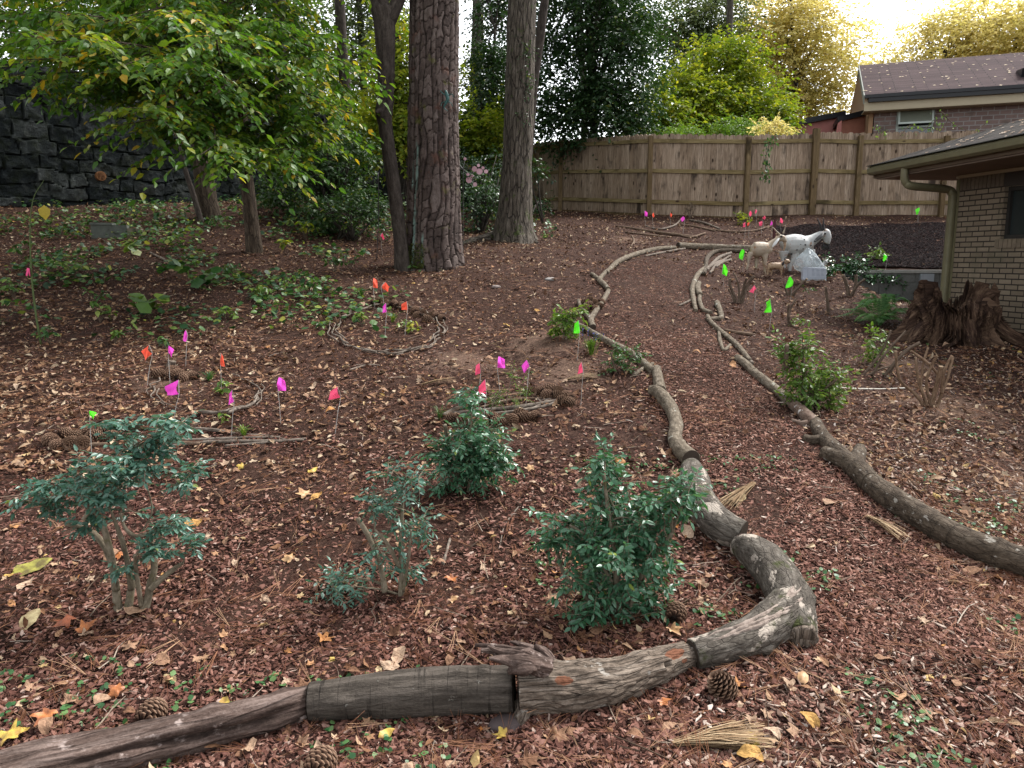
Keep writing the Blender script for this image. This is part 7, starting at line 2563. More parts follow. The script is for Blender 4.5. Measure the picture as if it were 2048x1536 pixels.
def m_rustmetal(name, base, rust, amt, rough=.5):
    k = NT(name)
    p = k.attr('bc', 'Vector')
    n = k.noise(p, 9, 6, .7)
    n2 = k.noise(k.mapped((1, 1, .35)), 16, 4, .6)
    sp = k.voro(p, 22, 'F1')
    f = k.math('ADD', k.step(n, amt, amt + .16), k.math('MULTIPLY', k.math('SUBTRACT', 1.0, k.step(sp.outputs['Distance'], .12, .20)), .7), clamp=True)
    c = k.mix(k.math('MULTIPLY', n2, .6), base, tuple(q * .55 for q in base))
    c = k.mix(f, c, rust)
    return k.done(k.bsdf(c, rough, k.bump(n, .004), .3))
M_TANMET = m_rustmetal('tan_painted_metal', (.40, .33, .25), (.25, .13, .06), .50)
M_WHMET = m_rustmetal('white_painted_metal', (.46, .47, .46), (.26, .12, .05), .56)
M_BROWNMET = m_rustmetal('brown_rusty_metal', (.40, .28, .18), (.12, .055, .03), .44)
M_DKMET = m_plain('dark_metal', (.025, .022, .022), .5, .3)

def CQ(x, y, z):                                        # crop coordinates of the goats' close-up
    return P(1440 + x / 6.827, 420 + y / 6.827, z)

def goat(label, z, body, neck, head, legs, horns, ear, eye, mats, extra=None, vox=.011):
    px = 1.0 / 6.827 * z / FPX
    foot = CQ(legs[0][-1][0], legs[0][-1][1], z)
    root = thing('goat_sculpture', label, 'sculpture', foot, 'metal goats at the head of the path')
    b = MB()
    def t(pts, fl=1.0, n=14):
        b.tube([CQ(q[0], q[1], z + (q[3] if len(q) > 3 else 0)) for q in pts], [q[2] * px for q in pts], n, 8 * len(pts))
    t(body)
    t(neck)
    t(head)
    for l in legs:
        t(l)
    remesh_build('body', b, mats[0], root, vox)
    for h in horns:
        hb = MB()
        hb.tube([CQ(q[0], q[1], z + (q[3] if len(q) > 3 else 0)) for q in h], [q[2] * px for q in h], 8, 14)
        hb.build('horn', mats[1], root, smooth=True)
    if ear:
        for s in (-1,):
            eb = MB()
            eb.tube([CQ(q[0], q[1], z - q[3]) for q in ear], [q[2] * px for q in ear], 12, 14, flat=.3)
            eb.build('ear', mats[2], root, smooth=True)
    if eye:
        yb = MB()
        q = CQ(eye[0], eye[1], z - eye[3])
        yb.tube([q + [0, .012, 0], q, q - [0, .006, 0]], [eye[2] * px, eye[2] * px, eye[2] * px * .4], 12, 6)
        yb.build('eye', M_DKMET, root, smooth=True)
    if extra:
        extra(root, z, px)
    return root

ZG = G(1532, 550)[1]
def tan_extra(root, z, px):
    bb = MB()
    bb.tube([CQ(885, 440, z), CQ(885, 500, z), CQ(870, 560, z)], [20 * px, 16 * px, 8 * px], 10, 12, flat=.4)
    bb.build('beard', M_BROWNMET, root, smooth=True)
goat('tan rusty metal goat with long white ear, standing left in front of the white one', ZG,
     [(415, 520, 30), (450, 530, 95), (520, 540, 108), (600, 535, 100), (655, 530, 75), (680, 510, 50)],
     [(640, 520, 70), (700, 470, 50), (765, 420, 40), (810, 385, 38)],
     [(800, 378, 44), (850, 385, 46), (885, 415, 30), (908, 432, 20)],
     [[(420, 590, 45, -.03), (395, 660, 24, -.05), (385, 740, 15, -.05), (365, 825, 14, -.05)], [(500, 600, 40, .08), (505, 680, 28, .08), (500, 740, 26, .08), (495, 805, 24, .08)],
      [(610, 610, 50, -.04), (618, 690, 24, -.06), (622, 790, 15, -.06), (622, 890, 14, -.06)], [(595, 620, 40, .06), (592, 690, 20, .08), (600, 780, 14, .08), (606, 870, 12, .08)]],
     [[(825, 345, 13), (775, 295, 10), (720, 232, 4)], [(862, 320, 12), (880, 270, 9), (897, 205, 4, -.02)]],
     [(805, 385, 12, .07), (780, 420, 26, .09), (745, 465, 30, .09), (712, 508, 10, .08)], (840, 362, 15, .075), (M_TANMET, M_TANMET, m_plain('white_ear_paint', (.70, .70, .69), .5, .15)), tan_extra)
ZW = ZG + .45
def white_extra(root, z, px):
    bb = MB()
    for k in range(9):
        a = 1405 + k * 11
        bb.tube([CQ(a, 460 + random.uniform(-10, 20), z - .03 + .01 * k), CQ(a - 5, 515, z - .04 + .01 * k), CQ(a + random.uniform(-18, 18), 545 + random.uniform(-10, 25), z - .03 + .01 * k)], [11 * px, 9 * px, 3 * px], 6, 8)
    bb.build('beard', M_DKMET, root, smooth=True)
    sp = MB()
    for (a, d, r) in [(1165, 475, 13), (1240, 485, 11), (1050, 545, 9), (1135, 530, 8), (1150, 405, 10), (1100, 470, 6), (975, 600, 14)]:
        q = CQ(a, d, z - .17)
        sp.tube([q, q - [0, .012, 0], q - [0, .014, 0]], [r * px, r * px * .9, r * px * .3], 9, 5)
    sp.build('rust_spots', M_DKMET, root, smooth=True)
goat('large white metal goat with tall black horns and dark ear, behind the tan one', ZW,
     [(850, 520, 60), (900, 490, 135), (1000, 480, 150), (1110, 480, 138), (1190, 470, 105), (1250, 450, 75)],
     [(1180, 450, 100), (1260, 410, 75), (1340, 360, 58), (1410, 325, 48)],
     [(1410, 300, 50), (1445, 320, 62), (1460, 380, 58), (1462, 440, 42), (1455, 462, 30)],
     [[(870, 570, 70, -.08), (865, 660, 36, -.1), (870, 740, 22, -.1), (880, 800, 20, -.1)], [(1030, 610, 60, -.06), (1000, 680, 34, -.08), (965, 760, 24, -.08), (950, 840, 22, -.08)],
      [(1230, 560, 70, .02), (1260, 660, 34, .0), (1270, 740, 22, .0), (1275, 850, 20, .0)], [(930, 590, 60, .1), (950, 680, 30, .12), (935, 800, 20, .12)]],
     [[(1392, 280, 20), (1365, 200, 15), (1330, 112, 4)], [(1412, 275, 18), (1412, 200, 14), (1410, 108, 4)]],
     [(1400, 320, 18, .10), (1370, 360, 36, .13), (1325, 400, 34, .13), (1285, 438, 12, .12)], (1438, 322, 14, .11), (M_WHMET, M_DKMET, m_rustmetal('dark_ear_paint', (.05, .05, .05), (.45, .45, .45), .62)), white_extra, vox=.013)
ZK = ZG - .12
goat('small rusty brown metal kid with white face between the two big goats', ZK,
     [(650, 760, 25), (690, 765, 48), (760, 765, 50), (820, 760, 44), (850, 745, 30)], [(830, 745, 34), (870, 720, 26), (900, 705, 26)], [(890, 700, 32), (925, 705, 32), (950, 720, 18)],
     [[(665, 790, 28), (655, 840, 14), (650, 895, 12)], [(700, 790, 24, .05), (705, 840, 12, .05), (700, 890, 11, .05)], [(830, 780, 28, -.02), (838, 840, 14, -.03), (832, 895, 12, -.03)], [(850, 770, 22, .05), (860, 820, 12, .05), (870, 860, 11, .05)]],
     [[(890, 690, 9), (886, 665, 7), (892, 640, 3)]], [(875, 700, 8, .03), (858, 735, 16, .04), (848, 770, 6, .04)], (915, 695, 7, .045), (M_BROWNMET, M_DKMET, M_DKMET), vox=.007)
goat('little pale metal kid half hidden at the right of the white bag', ZG + .05,
     [(1300, 780, 25), (1340, 780, 44), (1390, 775, 42), (1420, 760, 30)], [(1400, 755, 28), (1425, 725, 22), (1440, 705, 22)], [(1425, 700, 28), (1445, 712, 26), (1462, 730, 14)],
     [[(1310, 800, 24), (1305, 850, 12), (1302, 890, 11)], [(1400, 795, 24), (1404, 850, 12), (1402, 890, 11)]],
     [[(1415, 690, 8), (1405, 670, 6), (1398, 652, 3)], [(1432, 685, 8), (1440, 665, 6), (1446, 645, 3)]], None, (1440, 700, 6, .04), (M_WHMET, M_TANMET, M_TANMET), vox=.007)

# ------------------------------------------------------------------ clear plastic bag with a printed white packet in it
def bag():
    z = ZG - .28
    a = CQ(1290, 955, z)
    root = thing('plastic_bag', 'clear white plastic bag holding a printed packet, standing before the white goat', 'bag', (a[0], z, a[2]))
    k = NT('clear_plastic')
    n = k.noise(k.attr('bc', 'Vector'), 6, 3, .5, 1.0)
    b = k.bsdf((.50, .56, .58), .25, k.bump(n, .05), .5)
    tr = k.n('BsdfTransparent')
    mx = k.n('MixShader')
    k.put(mx.inputs[0], k.math('ADD', .38, k.math('MULTIPLY', k.step(n, .42, .62), .4)))
    k.t.links.new(tr.outputs[0], mx.inputs[1])
    k.t.links.new(b.outputs[0], mx.inputs[2])
    mat = k.done(mx)
    px = z / FPX / 6.827
    rows = [(520, 1200, 12), (555, 1205, 50), (620, 1200, 115), (690, 1195, 175), (750, 1200, 210), (800, 1230, 210), (850, 1280, 170), (900, 1290, 165), (958, 1290, 165)]
    v, n_ = [], 40
    th = np.arange(n_) / n_ * 2 * pi
    for j, (yy, xc, hw) in enumerate(rows):
        c = CQ(xc, yy, z)
        r = hw * px * (1 + .10 * vnoise(np.stack([np.cos(th) * 2.2, np.sin(th) * 2.2, th * 0 + j * .7], 1), 3))
        v.append(np.stack([c[0] + np.cos(th) * r, c[1] + np.sin(th) * r * .42, c[2] + .015 * vnoise(np.stack([np.cos(th) * 3, np.sin(th) * 3, th * 0 + j], 1), 7)], 1))
    v = np.array(v)
    m = len(rows)
    i = np.arange(m * n_).reshape(m, n_)
    f = np.stack([i[:-1], np.roll(i, -1, 1)[:-1], np.roll(i, -1, 1)[1:], i[1:]], -1).reshape(-1, 4)
    mb = MB().add(v.reshape(-1, 3), [f])
    mb.build('film', mat, root, smooth=True)
    pk = MB()
    zz = z - .105
    c0, c1, c2, c3 = CQ(1128, 950, zz), CQ(1452, 945, zz), CQ(1448, 795, zz), CQ(1140, 782, zz)
    pk.prism([c0, c1, c2, c3], (0, .075, .006))
    pc = pk.build('packet', m_plain('packet_paper', (.46, .50, .57), .5, .2, 20), root)
    pr = MB()
    def patch(x0, y0, x1, y1, out=.003):
        q = [CQ(x0, y1, zz - out), CQ(x1, y1, zz - out), CQ(x1, y0, zz - out), CQ(x0, y0, zz - out)]
        pr.add(q, [[[0, 1, 2, 3]]])
    g = np.random.default_rng(2)
    for r in range(6):
        for col in range(3):
            x = 1255 + col * 62
            patch(x, 805 + r * 18, x + g.uniform(25, 52), 805 + r * 18 + 6)
    patch(1196, 800, 1200, 930)
    patch(1205, 925, 1440, 930)
    patch(1150, 800, 1185, 806)
    pr.build('print_lines', m_plain('grey_print', (.26, .30, .38), .6, .1), pc)
    inn = MB()
    q = CQ(1200, 690, z)
    for k2 in range(3):
        e = q + np.array([random.uniform(-.03, .03), .02, random.uniform(-.04, .04)])
        inn.tube([e + [-.06, 0, .02], e + [0, -.03, .03], e + [.06, .0, -.02]], [.03, .045, .02], 10, 14, rough=.3, rs=20, seed=k2)
    inn.build('crumpled_paper', m_plain('white_paper', (.70, .72, .72), .7, .15), root, smooth=True)
bag()

st = MB()
b_ = G(1548, 476)
st.box(b_ + [-.02, -.02, -.05], (.04, 0, 0), (0, .04, 0), (0, 0, .42))
tag(st.build('wooden_stake', m_plain('maroon_paint', (.085, .025, .028), .7, .3), loc=b_), 'maroon wooden stake standing behind the tan goat', 'stake')

# ================================================================== MARKER FLAGS
def m_flag(name, col):
    k = NT(name)
    b = k.bsdf(col, .45, spec=.3)
    t = k.n('BsdfTranslucent')
    t.inputs[0].default_value = c4(col)
    m = k.n('MixShader')
    m.inputs[0].default_value = .35
    k.t.links.new(b.outputs[0], m.inputs[1])
    k.t.links.new(t.outputs[0], m.inputs[2])
    return k.done(m)
FC = {'M': ('magenta', m_flag('magenta_vinyl', (.92, .09, .66))), 'R': ('orange-red', m_flag('orange_vinyl', (.95, .13, .07))), 'P': ('coral pink', m_flag('coral_vinyl', (.95, .11, .23))), 'G': ('lime green', m_flag('lime_vinyl', (.13, .95, .03)))}
M_WIRE = m_plain('galvanised_wire', (.45, .43, .40), .4, .2, metal=.3)
FL = [(765, 473, 'P', 9, 14, 'beside the crooked dark trunk'), (750, 566, 'R', 9, 20, 'left of the pair behind the round stick ring'), (771, 574, 'R', 15, 20, 'right of the pair behind the round stick ring'),
      (769, 616, 'M', 8, 20, 'at the back edge inside the round stick ring'), (809, 612, 'R', 13, 18, 'at the back edge of the round stick ring'), (370, 672, 'M', 10, 24, 'farthest back behind the small stick ring'),
      (340, 703, 'M', 10, 26, 'right beside the larger orange-red one'), (292, 706, 'R', 17, 31, 'leftmost and largest of its colour behind the small ring'), (444, 720, 'R', 7, 28, 'seen edge-on at the right behind the small ring'),
      (343, 777, 'M', 25, 30, 'broad and kite shaped at the left of the small stick ring'), (562, 769, 'M', 16, 29, 'right of the small stick ring'), (461, 795, 'M', 9, 32, 'narrow, at the front right of the small stick ring'),
      (668, 787, 'P', 21, 26, 'alone between the small ring and the oval bed'), (183, 830, 'G', 12, 20, 'small, left of the blue-green shrub'), (956, 738, 'P', 11, 24, 'narrow, left of the two magenta ones behind the oval bed'),
      (1002, 725, 'M', 17, 24, 'left of the two behind the oval bed'), (1051, 733, 'M', 16, 26, 'right of the two behind the oval bed'), (1161, 737, 'P', 11, 26, 'right of the oval bed by the bare soil'),
      (965, 775, 'P', 17, 30, 'nearest the oval bed on its left'), (1154, 655, 'G', 13, 28, 'beside the leafy seedling and slim limb'), (1450, 540, 'G', 13, 25, 'inside the right path edge below the goats'),
      (1580, 565, 'G', 16, 24, 'bent double below the white bag'), (1538, 612, 'G', 15, 30, 'nearest on the right of the path'), (1508, 579, 'P', 17, 18, 'tilted, beside the bare pruned shrub'),
      (1485, 509, 'G', 15, 22, 'at the tail of the tan goat'), (1770, 516, 'G', 13, 18, 'in the dark mulch bed'), (1292, 427, 'M', 7, 11, 'at the foot of the fence post, leftmost by the fence'),
      (1307, 430, 'R', 6, 10, 'just right of the leftmost magenta one by the fence'), (1342, 430, 'R', 5, 10, 'thin, alone before the fence panel'), (1366, 438, 'M', 9, 11, 'on the branch pile before the fence'),
      (1501, 427, 'P', 7, 11, 'close to the fence post behind the goats'), (1512, 423, 'P', 6, 10, 'highest in the cluster behind the goats'), (1529, 435, 'P', 7, 10, 'upper one of the touching pair behind the tan goat'),
      (1522, 447, 'P', 8, 10, 'lower one of the touching pair behind the tan goat'), (1489, 449, 'P', 7, 10, 'lowest left in the cluster behind the goats'), (1497, 448, 'R', 6, 8, 'overlapping the lowest left coral one behind the goats'),
      (1543, 446, 'M', 5, 10, 'touching the maroon stake'), (1563, 441, 'P', 8, 11, 'between the two goats\' horns'), (1710, 402, 'R', 5, 12, 'stuck on the fence post behind the dark mulch bed'), (1836, 422, 'G', 9, 14, 'at the fence above the dark mulch bed')]
def flag(px, py, ck, w, h, where):
    cname, mat = FC[ck]
    hgt = .30
    g = G(px, py + 30)
    for _ in range(6):
        dpx = hgt * FPX / np.linalg.norm(g - CAM)
        g = G(px, py + dpx)
    y = g[1]
    if px == 1710:
        y -= .12
        g = onground(g[0], y)
    root = thing('marker_flag', f'{cname} marker flag {where}', 'flag', g, 'marker flags')
    c = P(px, py, y)
    s = y / FPX
    W_, H_ = w * s, h * s
    r = random.Random(px * 7 + py)
    a, b = r.uniform(-.15, .3), r.uniform(-.35, .1)
    sg = r.choice([-1, 1])
    pts = r.choice([[(-.5 * sg, -.05 + b * .3), (-.12 * sg + a * .2, .5), (.5 * sg, .05 - b * .6), (.18 * sg, -.5)],
                    [(-.45 * sg, -.42), (-.30 * sg, .5), (.42 * sg, .16 + a * .4), (.50 * sg, -.5 - b * .2)],
                    [(-.5 * sg, -.30), (-.22 * sg, .5), (.30 * sg, .20), (.5 * sg, -.48)],
                    [(-.40 * sg, .10), (-.05 * sg, .5), (.45 * sg, -.25), (.05 * sg, -.5)]])
    n = 7
    V = []
    q = [np.array(p_) for p_ in pts]
    for i in range(n):
        for j in range(n):
            u, v = i / (n - 1), j / (n - 1)
            e = (q[0] * (1 - u) + q[1] * u) * (1 - v) + (q[3] * (1 - u) + q[2] * u) * v
            V.append(c + np.array([e[0] * W_, W_ * (.30 * sin(u * 4 + v * 3.2 + px) + .35 * (v - .5) * sg + .5 * abs(u - .5)), e[1] * H_]))
    i = np.arange(n * n).reshape(n, n)
    f = np.stack([i[:-1, :-1], i[:-1, 1:], i[1:, 1:], i[1:, :-1]], -1).reshape(-1, 4)
    mb = MB().add(V, [f])
    mb.build('flag_sheet', mat, root, smooth=True)
    wr = MB()
    tp = V[n - 1] if True else c
    top = np.array(V[(n - 1) * n])
    bt = np.array(V[0])
    wr.tube([g - [0, 0, .05], g * .4 + bt * .6, bt, top], [.0022] * 4, 5, 20)
    wr.build('wire_staff', M_WIRE, root)
for a in FL:
    flag(*a)
# fallen orange flag
g = G(541, 626)
root = thing('marker_flag', 'orange-red marker flag fallen flat on the leaves left of the round stick ring', 'flag', g, 'marker flags')
mb = MB()
mb.add([g + [-.05, 0, .02], g + [.03, -.03, .03], g + [.06, .03, .06], g + [-.02, .05, .05]], [[[0, 1, 2, 3]]])
mb.build('flag_sheet', FC['R'][1], root)
wr = MB()
wr.tube([g + [-.05, 0, .02], g + [.1, .15, .02], g + [.2, .3, .01]], [.0013] * 3, 5, 8)
wr.build('wire_staff', M_WIRE, root)

# ================================================================== ODDS AND ENDS
def spinner():
    b = G(926, 528)
    y = b[1]
    root = thing('garden_spinner', 'dandelion-like garden ornament of pink and dark discs on a thin pole by the pine', 'ornament', b)
    hub = P(926, 338, y)
    pm = MB()
    pm.tube([b - [0, 0, .1], (b + hub) / 2, hub], [.008, .007, .006], 8, 10)
    pm.build('pole', M_DKMET, root, smooth=True)
    rods = MB()
    pink, dark = m_plain('pink_discs', (.52, .32, .36), .4, .2), m_plain('dark_discs', (.03, .016, .016), .5, .2)
    for (x, yy, r, m) in [(949, 338, 5, 0), (959, 343, 6, 0), (972, 343, 4, 0), (938, 360, 6, 0), (950, 369, 4, 0), (936, 349, 3, 0), (957, 331, 3, 0), (966, 336, 3, 0), (944, 352, 3, 0),
                          (899, 309, 6, 1), (897, 335, 6, 1), (909, 280, 4, 1), (909, 314, 5, 1), (885, 311, 4, 1), (907, 342, 4, 1), (903, 322, 3, 1), (888, 345, 3, 1), (930, 318, 3, 0), (918, 300, 3, 1)]:
        c = P(x, yy, y + random.uniform(-.12, .12) - (.35 if x < 912 else 0) * 0)
        d = nrm(c - hub)
        dm = MB()
        dv = nrm(np.array([random.uniform(-.3, .3), -1, random.uniform(-.3, .3)]))
        R = r * y / FPX
        dm.tube([c - dv * .004, c + dv * .004], [R, R], 18, 2)
        dm.build('disc', dark if m else pink, root, smooth=False)
        rods.tube([hub, c], [.003, .003], 5, 2)
    rods.build('rods', M_DKMET, root)
spinner()

r_ = MB()
g = G(752, 520)
r_.tube([g - [0, 0, .1], P(757, 440, g[1]), P(756, 345, g[1])], [.006, .006, .005], 6, 10)
tag(r_.build('thin_rod', M_DKMET, loc=g, smooth=True), 'thin dark metal rod standing left of the crooked tree', 'rod')

def cinder():
    g = G(215, 478)
    root = thing('concrete_block', 'mossy grey concrete block lying in the ivy below the stone wall', 'block', g)
    k = m_plain('mossy_block', (.15, .165, .14), .95, .6, 14, .01)
    mb = MB()
    e, n = nrm(np.array([1, .25, 0])), nrm(np.array([-.25, 1, 0]))
    L, Wd, Hh, t = .52, .22, .24, .035
    o = g + np.array([-.25, 0, -.02])
    mb.box(o, e * L, n * t, (0, 0, Hh))
    mb.box(o + n * (Wd - t), e * L, n * t, (0, 0, Hh))
    for u in (0, L / 2 - t / 2, L - t):
        mb.box(o + e * u + n * (t + .001), e * t, n * (Wd - 2 * t - .002), (0, 0, Hh - .002))
    mb.box(o + np.array([0, 0, Hh + .001]) - n * .02 - e * .01, e * (L * .62), n * (Wd + .04), (0, 0, .035))
    mb.build('block', k, root)
    b2 = MB()
    b2.box(o + e * (L + .01) - n * .03, e * .20, n * .2, (0, 0, .19))
    b2.build('end_block', m_plain('tan_block', (.20, .175, .12), .95, .5, 14, .01), root)
cinder()
def plank(px, py, L, w, t, yaw, label, mat):
    g = G(px, py)
    e = np.array([cos(yaw), sin(yaw), .14 * sin(yaw)])
    n = np.array([-sin(yaw), cos(yaw), .15])
    mb = MB()
    mb.box(g - e * L / 2, e * L, n * w, (0, 0, t))
    tag(mb.build('plank', mat, loc=g), label, 'plank')
plank(322, 468, .55, .10, .035, -.4, 'broken weathered plank in the leaves right of the concrete block', M_POST)
plank(300, 455, .40, .16, .03, .3, 'reddish board tipped against the concrete block end', m_plain('red_brown_board', (.16, .085, .06), .9, .4))

def small_stump():
    g = G(345, 745)
    mb = MB()
    mb.tube([g - [0, 0, .05], g + [0, 0, .05], g + [.01, 0, .10]], [.045, .04, .035], 20, 14, rough=.3, rs=22, seed=5, fn=lambda t, l, B: 1 + .2 * np.cos(3 * t), r=0.0)
    tag(mb.build('wood_stub', M_LROUGH, loc=g, smooth=False), 'small broken wood stub at the back of the small stick ring', 'stub')
small_stump()

cb = MB()
cb.tube([G(a, b, .01) for a, b in [(1672, 774), (1700, 777), (1740, 778), (1775, 778), (1812, 776)]], [.007] * 5, 8, 30)
tag(cb.build('cord', m_plain('white_cord', (.62, .58, .50), .6, .2), loc=G(1740, 778), smooth=True), 'pale straight cord lying on the ground before the light green shrub', 'cord')

def stone(px, py, r, label, col):
    g = G(px, py)
    n, m = 18, 10
    V = []
    for j in range(m):
        ph = pi * j / (m - 1)
        for i in range(n):
            t = 2 * pi * i / n
            d = np.array([sin(ph) * cos(t), sin(ph) * sin(t), cos(ph) * .45])
            V.append(g + d * r * (1 + .25 * float(vnoise(d[None] * 2 + px, 2)[0])))
    i = np.arange(m * n).reshape(m, n)
    f = np.stack([i[:-1], i[1:], np.roll(i, -1, 1)[1:], np.roll(i, -1, 1)[:-1]], -1).reshape(-1, 4)
    mb = MB().add(V, [f])
    tag(mb.build('stone', m_plain(label.split()[0] + '_stone', col, .85, .4, 14), loc=g, smooth=True), label, 'stone')
stone(1101, 559, .065, 'whitish flat stone lying alone left of the forked branch', (.40, .37, .35))
stone(992, 574, .06, 'grey pinkish stone in the litter right of the pine foot', (.28, .23, .21))
stone(1010, 1448, .06, 'purplish flat stone in front of the rough log end', (.10, .075, .072))

def needle_bundle(px, py, px2, py2, n, spread, label):
    a, b = G(px, py, .015), G(px2, py2, .02)
    root_o = MB()
    for i in range(n):
        e = b + np.array([random.uniform(-1, 1) * spread, random.uniform(-1, 1) * spread, random.uniform(-.01, .04)])
        s = a + np.array([random.uniform(-.012, .012), random.uniform(-.012, .012), random.uniform(0, .015)])
        c, _ = spline([s, (s + e) / 2 + [0, 0, random.uniform(0, .02)], e], [1, 1, 1], 5)
        w = .0016
        sd = nrm(np.cross(e - s, [0, 0, 1.0])) * w
        v = np.vstack([c - sd, c + sd])
        root_o.add(v, [[[k, k + 1, k + 6, k + 5] for k in range(4)]])
    o = root_o.build('dry_needle_bundle', M_DRYN, loc=a)
    tag(o, label, 'needle bundle')
M_DRYN = m_litter('dry_needle_straw', [(0, (.14, .085, .045)), (.6, (.28, .19, .11)), (1, (.42, .32, .2))], .7, .2)
needle_bundle(1352, 1490, 1500, 1482, 170, .07, 'fan of dry brown needles in the lower right litter')
needle_bundle(1508, 968, 1456, 1012, 60, .05, 'dry needle tuft on the path beside the lichened log')
needle_bundle(1735, 1035, 1800, 1075, 40, .04, 'dry needle tuft under the longest brown log')
needle_bundle(845, 770, 905, 762, 50, .04, 'greenish dry needles at the left of the coral flag')
needle_bundle(1130, 762, 1190, 755, 50, .04, 'greenish dry needles below the coral flag by the bare soil')

def m_fall(name, a, b):
    k = NT(name)
    n = k.noise(k.attr('bc', 'Vector'), 26, 4, .6)
    c = k.ramp(n, [(.38, a), (.62, b)])
    return k.done(k.bsdf(c, .5, k.bump(n, .004), .35))
def fine_leaf(outline, seed, crumple=.10, cup=.25):
    """leaf with inner rings so that it can curl and crumple"""
    r = np.random.default_rng(seed)
    o = np.asarray(outline, float)
    n = len(o)
    rings = [o * f for f in (1.0, .78, .55, .3)]
    v = np.vstack(rings + [np.zeros((1, 2))])
    ph, ax = r.uniform(0, 6.28), r.uniform(0, 6.28)
    x, y = v[:, 0], v[:, 1]
    u = x * cos(ax) + y * sin(ax)
    z = cup * u ** 2 * r.choice([1, 1, -1]) + crumple * vnoise(np.stack([x * 3 + seed, y * 3, x * 0], 1), seed) + .10 * np.abs(x) + .25 * crumple * vnoise(np.stack([x * 8, y * 8, x * 0 + seed], 1), 2)
    vv = np.stack([x, y, z - z.min()], 1)
    f = []
    for k in range(3):
        for i in range(n):
            j = (i + 1) % n
            f += [[k * n + i, k * n + j, (k + 1) * n + j], [k * n + i, (k + 1) * n + j, (k + 1) * n + i]]
    for i in range(n):
        f.append([3 * n + i, 3 * n + (i + 1) % n, 4 * n])
    return vv, np.array(f)
def oval_outline(w=.3, n=22):
    t = np.linspace(0, 2 * pi, n, endpoint=False)
    y = np.sin(t) * .5
    return np.stack([np.cos(t) * w * (1 - .25 * np.sin(t)) * (1 + .06 * np.sin(t * 7)), y + .03 * np.sin(t * 5)], 1)
def maple_outline(seed):
    tv, _ = t_maple(seed, .1)
    p = tv[:-1, :2]
    q = np.roll(p, -1, 0)
    g = np.random.default_rng(seed)
    return np.stack([p, (p + q) / 2 * (1 + g.uniform(.0, .10, (len(p), 1)))], 1).reshape(-1, 2) * np.array([1.0, 1.0])
LC = {'orange': m_fall('orange_leaf', (.42, .15, .045), (.20, .070, .03)), 'yellow': m_fall('yellow_leaf', (.50, .36, .07), (.28, .17, .04)), 'tan': m_fall('tan_leaf', (.44, .27, .13), (.30, .17, .085)), 'pale': m_fall('pale_leaf', (.46, .38, .20), (.27, .19, .095)),
      'red': m_fall('rust_leaf', (.30, .09, .04), (.18, .06, .03)), 'mottled': m_fall('mottled_leaf', (.28, .26, .05), (.11, .085, .025))}
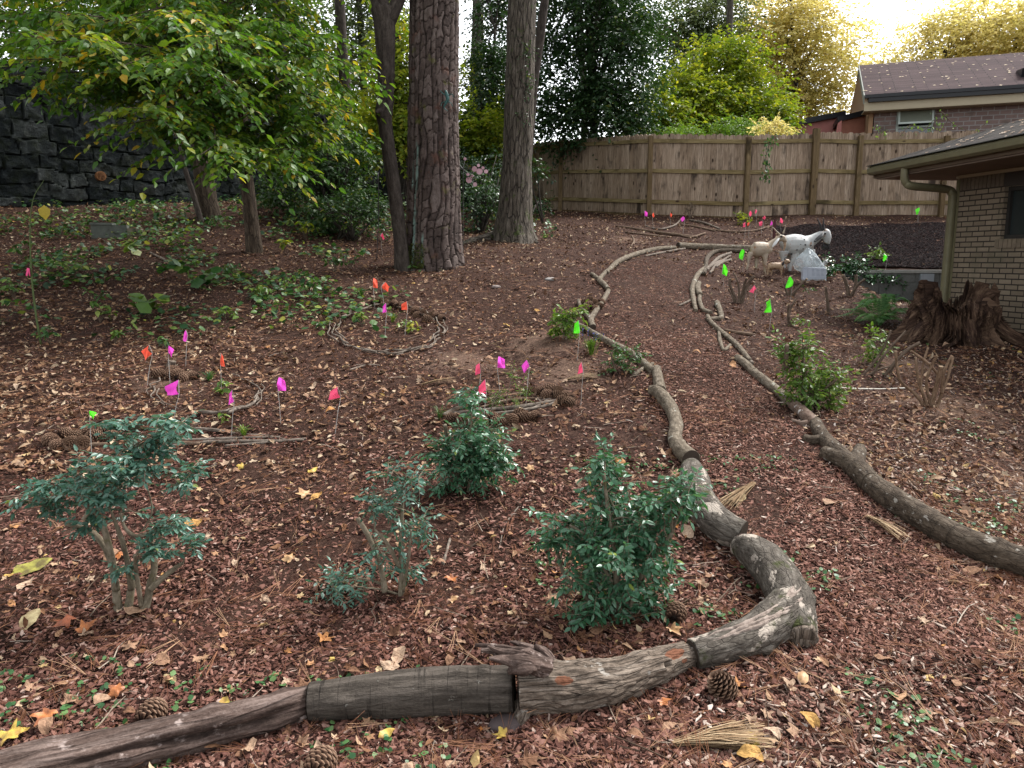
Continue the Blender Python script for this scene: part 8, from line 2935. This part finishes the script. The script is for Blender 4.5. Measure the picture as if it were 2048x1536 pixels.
for (px, py, s, kind, col, lab) in [
    (95, 1432, 62, 'm', 'orange', 'big orange maple leaf behind the weathered log at the lower left'), (236, 1386, 48, 'm', 'orange', 'orange maple leaf above the pine cone at the lower left'),
    (240, 1112, 40, 'm', 'orange', 'orange leaf at the foot of the blue-green shrub stems'), (135, 1244, 60, 'm', 'red', 'rusty red leaf left of the blue-green shrub base'), (172, 1262, 56, 'm', 'orange', 'orange-red leaf overlapping the rusty one left of the blue-green shrub'),
    (64, 1140, 80, 'o', 'mottled', 'large mottled yellow-green leaf at the left edge'), (485, 935, 34, 'm', 'yellow', 'yellow leaf on bark mulch right of the flat stick bundle'), (626, 942, 30, 'o', 'yellow', 'oval yellow leaf right of the other yellow one on bark mulch'),
    (610, 992, 52, 'm', 'tan', 'broad tan leaf in the middle of the bark mulch'), (905, 1158, 44, 'm', 'orange', 'orange-tan leaf between the half-bare shrub and glossy shrub'), (1005, 1472, 44, 'm', 'yellow', 'yellow leaf on the ground before the rough log'),
    (774, 1470, 40, 'o', 'yellow', 'yellow oval leaf before the dark sawn log'), (60, 1244, 60, 'o', 'pale', 'pale yellow leaf near the left edge below the mottled one'), (1502, 1494, 70, 'o', 'yellow', 'curled yellow-brown leaf at the tip of the needle fan'),
    (1062, 938, 36, 'm', 'tan', 'tan leaf right of the compact glossy shrub'), (20, 1476, 76, 'm', 'yellow', 'yellow maple leaf touching the left edge by the weathered log'), (340, 1360, 36, 'o', 'pale', 'pale green-yellow oval leaf behind the dark log end'),
    (450, 1408, 34, 'o', 'yellow', 'small yellow leaf lying against the weathered log'), (1168, 1330, 46, 'm', 'tan', 'tan leaf tucked behind the rough log'), (580, 1120, 42, 'm', 'tan', 'orange-tan leaf left of the half-bare shrub'),
    (1345, 1262, 50, 'm', 'tan', 'tan leaf behind the elbow log joint'), (1480, 1000, 36, 'o', 'pale', 'pale leaf on the path right of the lichened log'), (905, 1200, 36, 'm', 'tan', 'tan leaf below the orange one by the glossy shrub'),
    (1325, 1405, 44, 'm', 'orange', 'rusty orange leaf below the elbow log'), (1605, 1360, 40, 'o', 'tan', 'curled tan leaf in the right foreground litter')]:
    p = G(px, py, .012)
    size = s * np.linalg.norm(p - CAM) / FPX
    t = fine_leaf(maple_outline(px), px, .16, .5) if kind == 'm' else fine_leaf(oval_outline(.24 + .06 * random.random()), px, .12, .6)
    mb = MB()
    yaw = np.array([random.uniform(0, 6.28)])
    B = rot_basis(yaw, np.array([.25]), np.array([-1.57]), -.1)
    mb.inst(t, p[None] + np.array([[0, 0, .002]]), B, np.array([size * (.86 if kind == 'm' else .78)]), np.array([.5]))
    tag(mb.build('fallen_leaf', LC[col], loc=p, smooth=True), lab, 'leaf', 'large fallen leaves')

M_BIGL = m_litter('broad_dead_leaves', [(0, (.10, .048, .028)), (.3, (.21, .115, .07)), (.6, (.32, .20, .13)), (.85, (.42, .31, .22)), (.97, (.40, .19, .075)), (1, (.46, .33, .10))], .7)
scatter('leaf_litter', M_BIGL, [fine_leaf(maple_outline(i), i, .18, .6) for i in range(5)] + [fine_leaf(oval_outline(.22 + .03 * i), 20 + i, .14, .9) for i in range(4)],
        3600, 1.9, 18, (.035, .105), .006, .35, lambda x, y: np.where(on_path(x, y), .25, 1) * (.45 + .55 * (mulch_zone(x, y) < .5)), p=1.0)
